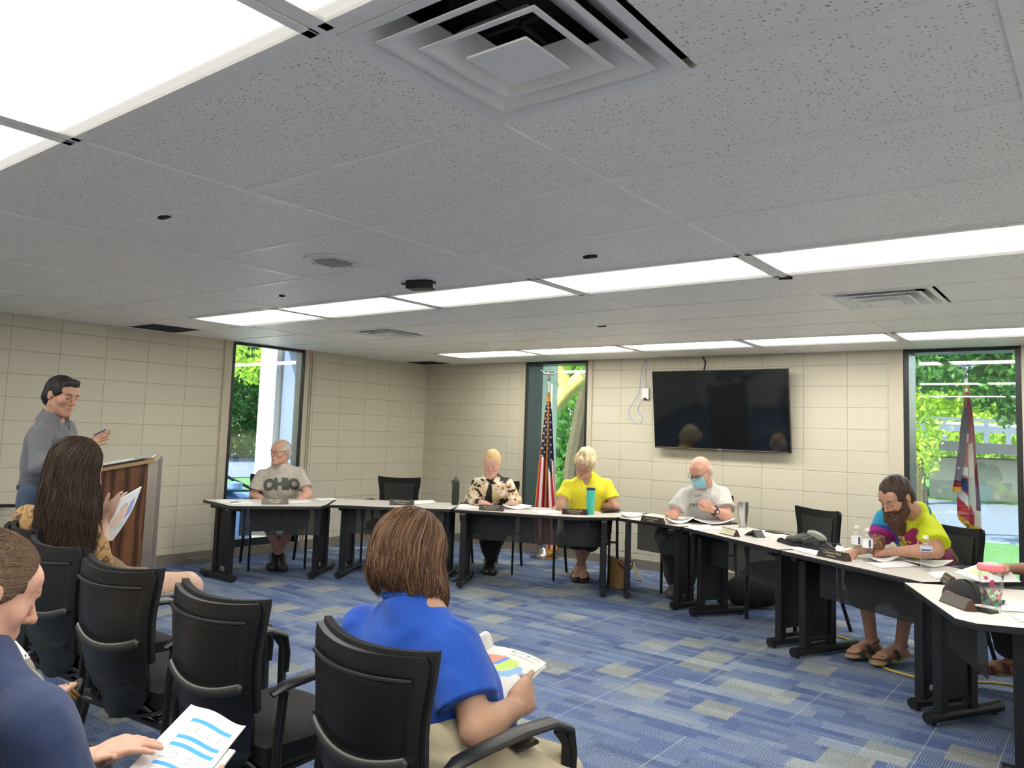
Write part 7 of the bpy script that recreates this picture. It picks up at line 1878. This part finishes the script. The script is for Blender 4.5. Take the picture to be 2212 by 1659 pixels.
slab('phone', 1008, 1089, (.13, .07, .010), .5, MT['black_plastic'], 'small black phone beside the black water bottle', 'phone')
slab('phone', 1672, 1151, (.14, .07, .009), -.5, MT['black_plastic'], 'dark phone lying behind the black pouch', 'phone')
slab('glasses_case', 1790, 1181, (.10, .05, .03), -.5, MT['black_fabric'], 'small black case right of the black sling bag', 'case')
# sling bag: soft lumps with an open pocket, a strap and a grey shell case
p = Vz(1745, 1180); bg_ = empty('sling_bag', (p.x, p.y, TZ), label='black sling bag heaped on the table in front of the empty chair', cat='bag')
B = SDF(); c0 = A3(p); t_ = nrm(A3(Vz(1790, 1190)) - A3(Vz(1700, 1172))); u_ = np.cross(UP, t_)
for a, l, w_, h_ in ((-.12, .07, .07, .030), (-.03, .10, .09, .040), (.06, .09, .085, .045), (.14, .06, .06, .026)): B.ell(c0 + t_ * a + UP * (h_ * .9), (l, w_, h_), np.array([t_, u_, UP]), k=.02)
B.cone(c0 - t_ * .2 + UP * .012, c0 + t_ * .22 + UP * .012, .014, k=.02)
clothmesh('bag_body', B, bg_, simple('black_nylon', (.010, .011, .013), .55, bmp=.5, bscale=200), res=.005, amp=.012, f=60, seed=4)
mb = MB(); mb.tube([c0 - t_ * .22 + UP * .01, c0 - t_ * .3 + u_ * .03 + UP * .012, c0 - t_ * .24 - u_ * .06 + UP * .012, c0 - t_ * .05 - u_ * .12 + UP * .01, c0 + t_ * .2 - u_ * .1 + UP * .01], .010, 8, flat=(1.4, .3)); world_child(mb.build('bag_strap', MT['black_fabric']), bg_)
B = SDF(); B.ell(c0 + t_ * .085 + UP * .085, (.085, .045, .030), np.array([nrm(t_ - UP * .25), u_, nrm(UP + t_ * .25)]), k=.01); V, F = B.mesh(.005)
o = mk('glasses_case', V, F, simple('grey_green_shell', S((120, 122, 108)), .35), None); tag(o, 'grey green hard shell case lying on top of the black sling bag', 'case')
p = Vz(1632, 1160); o = empty('device_stand', (p.x, p.y, TZ), tmat(Vz(1612, 1158), Vz(1655, 1168)), label='black angled pouch left of the black sling bag', cat='pouch')
mb = MB(); mb.add([(-.11, -.03, 0), (-.06, -.03, .03), (.01, -.03, .055), (.06, -.03, 0), (.035, -.03, 0), (.0, -.03, .03), (-.06, -.03, .010), (-.11, .05, 0), (-.06, .05, .03), (.01, .05, .055), (.06, .05, 0), (.035, .05, 0), (.0, .05, .03), (-.06, .05, .010)],
       [(6, 5, 4, 3, 2, 1, 0), (7, 8, 9, 10, 11, 12, 13)] + [(i, (i + 1) % 7, (i + 1) % 7 + 7, i + 7) for i in range(7)]); mb.build('pouch_shell', MT['black_plastic'], o, smooth=False, bevel=.003)

# ---- flags
def star(px, py, cx, cy, r):
    a = np.arctan2(py - cy, px - cx) + pi / 2 * 1.0; d = np.hypot(px - cx, py - cy); m5 = (a % (2 * pi / 5)) / (2 * pi / 5); k = np.abs(m5 - .5) * 2
    return d < r * (.42 + .58 * k ** 1.3)
def flagpole(name, base, top, label):
    r = empty('flag', (base.x, base.y, 0), label=label, cat='flag', group='indoor flags on poles'); x0, y0 = base.x, base.y
    MB().cyl((0, 0, .02), (0, 0, top), .0125, 14).build('pole', simple(name + '_pole', S((150, 105, 50)), .35), r)
    MB().lathe([(0, .0), (.165, 0), (.165, .008), (.10, .018), (.062, .05), (.045, .10), (.022, .12), (.022, .165), (.015, .17)], seg=36).build('pole_base', MT['chrome'], r)
    MB().lathe([(.0135, top - .14), (.0145, top - .02), (.010, top), (.018, top + .012), (.018, top + .028), (.007, top + .04), (.0, top + .045)], seg=14).build('ferrule', MT['chrome'], r)
    B = SDF(); t = np.array([x0, y0, top + .045]); side = A3(CAM_R[0]) * (1, 1, 0); side = nrm(side); fw = nrm(np.cross(UP, side))
    B.cone(t, t + UP * .045, .009, .014, k=.01); B.ball(t + UP * .062 + side * -.008, .009, k=.01)
    for e in (-1, 1): B.cone(t + UP * .035, t + side * .05 * e + UP * .042, .012, .014, k=.01, flat=(fw, 2.2)); B.cone(t + side * .045 * e + UP * .042, t + side * .105 * e + UP * .085, .016, .006, k=.01, flat=(fw, 2.6))
    V, F = B.mesh(.004); mk('eagle_finial', V, F, MT['chrome'], r)
    return r, side, fw
def drape(r, base, side, fw, z0, z1, L, Rr, paint, nf=3.2, nu=110, nv=420, name='flag_cloth', amp=.035, ph=.5, hem=lambda u: 0 * u, off=0.0):
    u = np.linspace(0, 1, nu); v = np.linspace(0, 1, nv); U_, V_ = np.meshgrid(u, v)
    l = np.interp(V_, *L); r_ = np.interp(V_, *Rr); x = l + (r_ - l) * U_
    w = np.minimum(1, V_ * 2.5 + .15); y = amp * w * np.sin(U_ * nf * 2 * pi + ph + V_ * .8) + .012 * w * np.sin(U_ * 11 + V_ * 5) - off
    z = z0 + (z1 - z0) * V_ + hem(U_) * V_ ** 3
    Pp = np.array([base.x, base.y, 0]) + x[..., None] * side + y[..., None] * fw + z[..., None] * UP
    idx = np.arange(nu * nv).reshape(nv, nu); F = np.stack([idx[:-1, :-1], idx[1:, :-1], idx[1:, 1:], idx[:-1, 1:]], -1).reshape(-1, 4)
    o = mk(name, Pp.reshape(-1, 3), F, MT['flagcloth'], r, paint(U_, V_, x, z).reshape(-1, 3)); sd = o.modifiers.new('s', 'SOLIDIFY'); sd.thickness = .002; return o
b_ = onz(1177, 1197, 0.0); b_.y = min(b_.y, 7.60)
base = Vector((ony(1177, 1195, 7.58).x, 7.58, 0)); base.x = az(1180, 9.1, 1.0).x; base.y = az(1180, 9.1, 1.0).y
zt = ond_z = P(1193, 822, 9.12)[2]
r, side, fw = flagpole('us', base, zt, 'United States flag hanging furled on a pole before the middle window')
def us_paint(U_, V_, x, z):
    C = np.zeros(U_.shape + (3,)); red, wh, nv_ = S((178, 30, 52)), S((226, 214, 208)), S((28, 32, 62))
    k = (U_ * 7.2 - V_ * 2.2 * (U_ > .45)) % 2; C[:] = wh; C[k < 1.0] = red
    cant = V_ < (.43 + .12 * (U_ > .45) * np.clip((U_ - .45) * 3, 0, 1) - .1 * (U_ > .85)); C[cant] = nv_
    for i in range(9):
        for j, sx in enumerate((.12, .34, .56, .80)):
            cy = .08 + i * .046 + (.023 if j % 2 else 0); cx = sx
            if cy > .42 + .05 * (sx > .5): continue
            h_ = (z - (z.max() + (z.min() - z.max()) * cy)); ww = np.interp(cy, [0, 1], [.05, .27]); C[cant & star((U_ - cx) * ww, -h_, 0, 0, .0135)] = wh
    C[(U_ < .045) | ((V_ < .07))] = S((205, 150, 40)); C[V_ > .975] = S((205, 150, 40)); return C
drape(r, base, side, fw, zt - .12, P(1180, 1178, 9.1)[2], ([0, .15, .45, .8, 1], [-.012, -.04, -.085, -.125, -.10]), ([0, .15, .45, .8, 1], [.015, .045, .085, .150, .15]), us_paint, nf=2.4, hem=lambda u: -.06 * u + .05 * np.sin(u * 7))
base = az(2090, 7.08, 1.0); zt = P(2090, 812, 7.08)[2]
r, side, fw = flagpole('state', base, zt, 'red, white and blue state flag on a pole in front of the right window')
def oh_paint(U_, V_, x, z):
    C = np.zeros(U_.shape + (3,)); red, wh, nv_ = S((186, 34, 58)), S((226, 214, 206)), S((32, 34, 66)); C[:] = wh
    C[U_ < .62] = red
    def band(a, b, sl): return (V_ > a + sl * U_) & (V_ < b + sl * U_)
    L_ = U_ < .55; C[L_ & (V_ < .34)] = nv_; C[L_ & band(.34, .40, -.02)] = wh; C[L_ & band(.40, .575, .0)] = red; C[L_ & band(.575, .635, .0)] = wh; C[L_ & band(.635, .735, .05)] = nv_; C[L_ & band(.735, .815, .12)] = wh; C[L_ & (V_ > .815 + .12 * U_)] = red
    C[(U_ >= .55) & (V_ < .42)] = red; C[(U_ >= .55) & (V_ >= .42 - .1 * (U_ - .55))] = wh; C[(U_ > .86) & (V_ < .86)] = S((120, 24, 40)); C[(U_ > .55) & (V_ > .80 + .35 * (U_ - .55)) & (V_ > .84) & (U_ < .8)] = red
    C[star((U_ - .2) * .1, -(z - (z.max() + (z.min() - z.max()) * .20)), 0, 0, .014) & (V_ < .3)] = wh
    C[V_ > .975] = S((220, 165, 45)); C[(V_ < .045)] = S((215, 155, 35)); C[(U_ > .965) & (V_ < .32)] = S((220, 165, 45)); return C
zb = P(2090, 1146, 7.08)[2]
drape(r, base, side, fw, zt - .09, zb, ([0, .15, .5, .8, 1], [-.010, -.022, -.06, -.085, -.085]), ([0, .15, .5, .8, 1], [.018, .045, .075, .105, .105]), oh_paint, nf=1.6, hem=lambda u: .13 * (1 - u) ** 1.5, amp=.03)
def oh_lobe(U_, V_, x, z):
    C = np.zeros(U_.shape + (3,)); C[:] = S((30, 32, 62)); C[star((U_ - .4) * .09, -(z - (z.max() + (z.min() - z.max()) * .72)), 0, 0, .013)] = S((226, 214, 206)); C[V_ > .885] = S((150, 28, 48)); C[V_ > .945] = S((225, 165, 40)); return C
drape(r, base, side, fw, P(2085, 880, 7.08)[2], P(2062, 1062, 7.08)[2], ([0, .4, 1], [-.03, -.07, -.150]), ([0, .4, 1], [-.005, -.03, -.075]), oh_lobe, nf=.8, name='flag_corner', nu=40, nv=220, off=.03, amp=.02)
mb = MB(); rng = np.random.RandomState(1)
for k in range(60):
    u = k / 59; c = Vector(base) * 1; xx = lerp(-.085, .02, u); zz = zb + .13 * (1 - (xx + .085) / .19) ** 1.5; q0 = Vector((base.x, base.y, zz)) + Vector(side) * xx - Vector(fw) * .0; mb.tube([q0, q0 - Vector((0, 0, .03))], .0018, 4)
world_child(mb.build('gold_fringe', MT['gold']), r)
mb = MB(); t = Vector((base.x, base.y, zt - .05)); mb.tube([t + Vector(side) * .01, t + Vector(side) * .035 - Vector((0, 0, .10)), t + Vector(side) * .05 - Vector((0, 0, .35))], .005, 6); mb.tube([t - Vector(side) * .0, t - Vector(side) * .02 - Vector((0, 0, .15)), t - Vector(side) * .035 - Vector((0, 0, .42))], .005, 6); mb.lathe([(.0, 0), (.022, -.02), (.026, -.045), (.012, -.06), (0, -.06)], c=t, seg=12)
world_child(mb.build('gold_cord', MT['gold']), r)

# ---- lectern
lt = empty('lectern', (0, 0, 0), label='walnut veneer lectern with aluminium corner trim beside the standing man', cat='lectern')
A_ = P(323, 995, 4.95); d1 = nrm((-.52, -.855, 0)); d2 = nrm((-d1[1], d1[0], 0)); d2 = d2 if d2 @ CAM_R[2] > 0 else -d2       # d1: along the side panel towards the speaker, d2: away from the camera
hi, lo, Wl, Ll = float(A_[2]), float(A_[2]) - .10, .56, .46
o0 = Vector((A_[0], A_[1], 0)); lt.location = o0
D1, D2 = Vector(d1), Vector(d2)
def side_panel(off):
    mb = MB(); a = D2 * off; b = a + D2 * .02; pts = [Vector((0, 0, .02)), D1 * Ll + Vector((0, 0, .02)), D1 * Ll + Vector((0, 0, lo)), Vector((0, 0, hi))]
    mb.add([p + a for p in pts] + [p + b for p in pts], [(0, 1, 2, 3), (7, 6, 5, 4)] + [(i, i + 4, (i + 1) % 4 + 4, (i + 1) % 4) for i in range(4)]); mb.build('side_panel', MT['wood'], lt, smooth=False)
side_panel(0); side_panel(Wl)
def obox(name, a, b, mt, c, par=lt, bev=.002):
    """box spanned from local a to b in the (D1, D2, z) frame"""
    mb = MB(); V = []
    for z_ in (a[2], b[2]):
        for x_, y_ in ((a[0], a[1]), (b[0], a[1]), (b[0], b[1]), (a[0], b[1])): V.append(D1 * x_ + D2 * y_ + Vector((0, 0, z_)))
    mb.add(V, [(3, 2, 1, 0), (4, 5, 6, 7), (0, 1, 5, 4), (1, 2, 6, 5), (2, 3, 7, 6), (3, 0, 4, 7)]); return mb.build(name, mt, par, smooth=False, bevel=bev)
obox('front_panel', (-.02, .0, .02), (0, Wl + .02, hi), MT['wood'], 0)
obox('corner_trim', (-.05, -.006, 0), (.004, .006, hi + .004), MT['aluminium'], 0); obox('corner_trim', (-.05, Wl + .014, 0), (.004, Wl + .026, hi + .004), MT['aluminium'], 0)
mb = MB(); th_ = .022
pts = [D1 * -.03 + Vector((0, 0, hi + .012)), D1 * (Ll + .02) + Vector((0, 0, lo + .006))]; V = []
for p_ in pts:
    for y_ in (-.02, Wl + .04): V += [p_ + D2 * y_, p_ + D2 * y_ + Vector((0, 0, -th_))]
mb.add(V, [(0, 4, 6, 2), (1, 3, 7, 5), (0, 2, 3, 1), (4, 5, 7, 6), (0, 1, 5, 4), (2, 6, 7, 3)]); mb.build('sloped_top', simple('pale_oak_edge', S((160, 132, 96)), .45, noise=.1), lt, smooth=False)
sl_v = (pts[1] - pts[0]).normalized(); up_l = D2.cross(sl_v); up_l = up_l if up_l.z > 0 else -up_l
def on_top(name, label, s0, s1, y0, y1, h0, h1, mt, cat='paper'):
    mb = MB(); V = []
    for h_ in (h0, h1):
        for s_, y_ in ((s0, y0), (s1, y0), (s1, y1), (s0, y1)): V.append(o0 + pts[0] + sl_v * s_ + D2 * y_ + up_l * h_)
    mb.add(V, [(3, 2, 1, 0), (4, 5, 6, 7), (0, 1, 5, 4), (1, 2, 6, 5), (2, 3, 7, 6), (3, 0, 4, 7)]); return tag(mb.build(name, mt, None, smooth=False), label, cat)
on_top('folder', 'black folder lying on the lectern top', .06, .40, .02, .26, .002, .012, MT['black_plastic'], 'folder')
on_top('paper', 'white papers lying on the black folder on the lectern', .02, .34, .04, .27, .0125, .020, MT['paper']); on_top('paper', 'second stack of white papers on the far side of the lectern top', .03, .36, .30, .54, .002, .014, MT['paper'])
on_top('pen', 'slim pen at the high edge of the lectern papers', .00, .12, .02, .03, .0205, .027, MT['aluminium'], 'pen')

# ---- bags under the tables
p = onz(1332, 1268, 0); bg2 = empty('handbag', (p.x, p.y, 0), radians(-15), label='tan open-top handbag on the floor beside the legs of the woman in yellow', cat='bag'); tan = simple('tan_leather', S((168, 132, 84)), .55, noise=.12, bmp=.3, bscale=80)
mb = MB(); mb.sheet(lambda u, v: Vector(((.10 + .02 * v) * cos(u * 2 * pi) * (1 - .1 * v * abs(sin(u * 2 * pi))), (.055 * (1 - .35 * v)) * sin(u * 2 * pi), .26 * v * (1 + .08 * cos(u * 2 * pi + 2)))), 32, 10, .006); mb.build('bag_body', tan, bg2, ang=80)
mb = MB(); mb.box((0, 0, .006), (.19, .1, .01)); mb.build('bag_bottom', tan, bg2, bevel=.003)
mb = MB(); mb.tube([(.04, -.03, .24), (.14, -.05, .20), (.26, -.05, .30), (.20, -.02, .20)], .010, 8, flat=(1.2, .4)); mb.build('bag_handle', simple('dark_strap', S((60, 44, 34)), .5), bg2)
p0, p1 = onz(1348, 1222, .12), onz(1385, 1252, .02); mb = MB(); mb.tube([p0 + Vector((0, 0, .25)), (p0 + p1) / 2 + Vector((0, 0, .06)), p1], .014, 8, flat=(1.3, .4)); mb.tube([p0 + Vector((.03, 0, .22)), (p0 + p1) / 2 + Vector((.03, 0, .04)), p1 + Vector((.02, 0, 0))], .010, 8, flat=(1.3, .4)); tag(mb.build('bag_strap', simple('tan_strap', S((150, 128, 95)), .5)), 'loose tan strap hanging to the floor right of the tan handbag', 'strap')
c0 = A3(onz(1590, 1318, 0)) + A3((.10, .25, 0)); bg3 = empty('backpack', (c0[0], c0[1], 0), label='black backpack with a tan panel lying under the table with the steel tumbler', cat='bag'); t_ = nrm(A3(CAM_R[0]) * (1, 1, 0)); u_ = np.cross(UP, t_)
B = SDF(); B.ell(c0 + UP * .17, (.25, .15, .16), np.array([t_, u_, UP]), k=.03); B.ell(c0 + UP * .12 - t_ * .12, (.16, .15, .12), np.array([t_, u_, UP]), k=.04); clothmesh('bag_body', B, bg3, simple('black_canvas', (.012, .014, .014), .8, bmp=.4, bscale=200), res=.009, amp=.012, f=22, zcut=.001)
B = SDF(); B.ell(c0 + UP * .20 + t_ * .28 - u_ * .08, (.09, .11, .13), np.array([t_, u_, UP]), k=.03); clothmesh('tan_panel', B, bg3, tan, res=.009, amp=.006, f=20)
mb = MB(); mb.tube([c0 + t_ * .24 + UP * .32 - u_ * .10, c0 + t_ * .30 + UP * .2 - u_ * .16, c0 + t_ * .26 + UP * .05 - u_ * .2, c0 + t_ * .36 + UP * .01 - u_ * .22], .014, 8, flat=(1.4, .4)); world_child(mb.build('bag_strap', MT['black_fabric']), bg3)
# ---- cords on the floor
yc = simple('yellow_cord', S((205, 180, 70)), .5)
def cord(px, r_, mt, label, name='extension_cord', z=.008):
    P_ = [onz(u, v, z) for u, v in px]; out = []
    for i in range(len(P_) - 1):
        p0, p1, p2, p3 = P_[max(i - 1, 0)], P_[i], P_[i + 1], P_[min(i + 2, len(P_) - 1)]
        for k in range(6): t = k / 6; out.append(.5 * ((2 * p1) + (p2 - p0) * t + (2 * p0 - 5 * p1 + 4 * p2 - p3) * t * t + (3 * p1 - p0 - 3 * p2 + p3) * t ** 3))
    o = MB().tube(out + [P_[-1]], r_, 8).build(name, mt); return tag(o, label, 'cord')
cord([(1745, 1372), (1790, 1370), (1822, 1378), (1846, 1388), (1860, 1410), (1905, 1440), (1960, 1458), (2010, 1468), (2080, 1472), (2160, 1476), (2230, 1490)], .007, yc, 'yellow extension cord running along the floor behind the sandals')
p = onz(1738, 1372, 0); o = MB().box((0, 0, .022), (.075, .045, .04)).build('plug_block', simple('yellow_plastic', S((228, 195, 30)), .4), smooth=False, bevel=.006); o.location = p; tag(o, 'yellow plug block on the floor under the bearded man’s table'.replace('’s', ''), 'plug')
cord([(965, 1250), (985, 1240), (1003, 1234), (1012, 1240), (996, 1246), (978, 1256)], .007, MT['black_plastic'], 'coil of black cable on the floor between the second and third table', 'cable')
# chrome chair foot of a chair just below the frame at the lower right
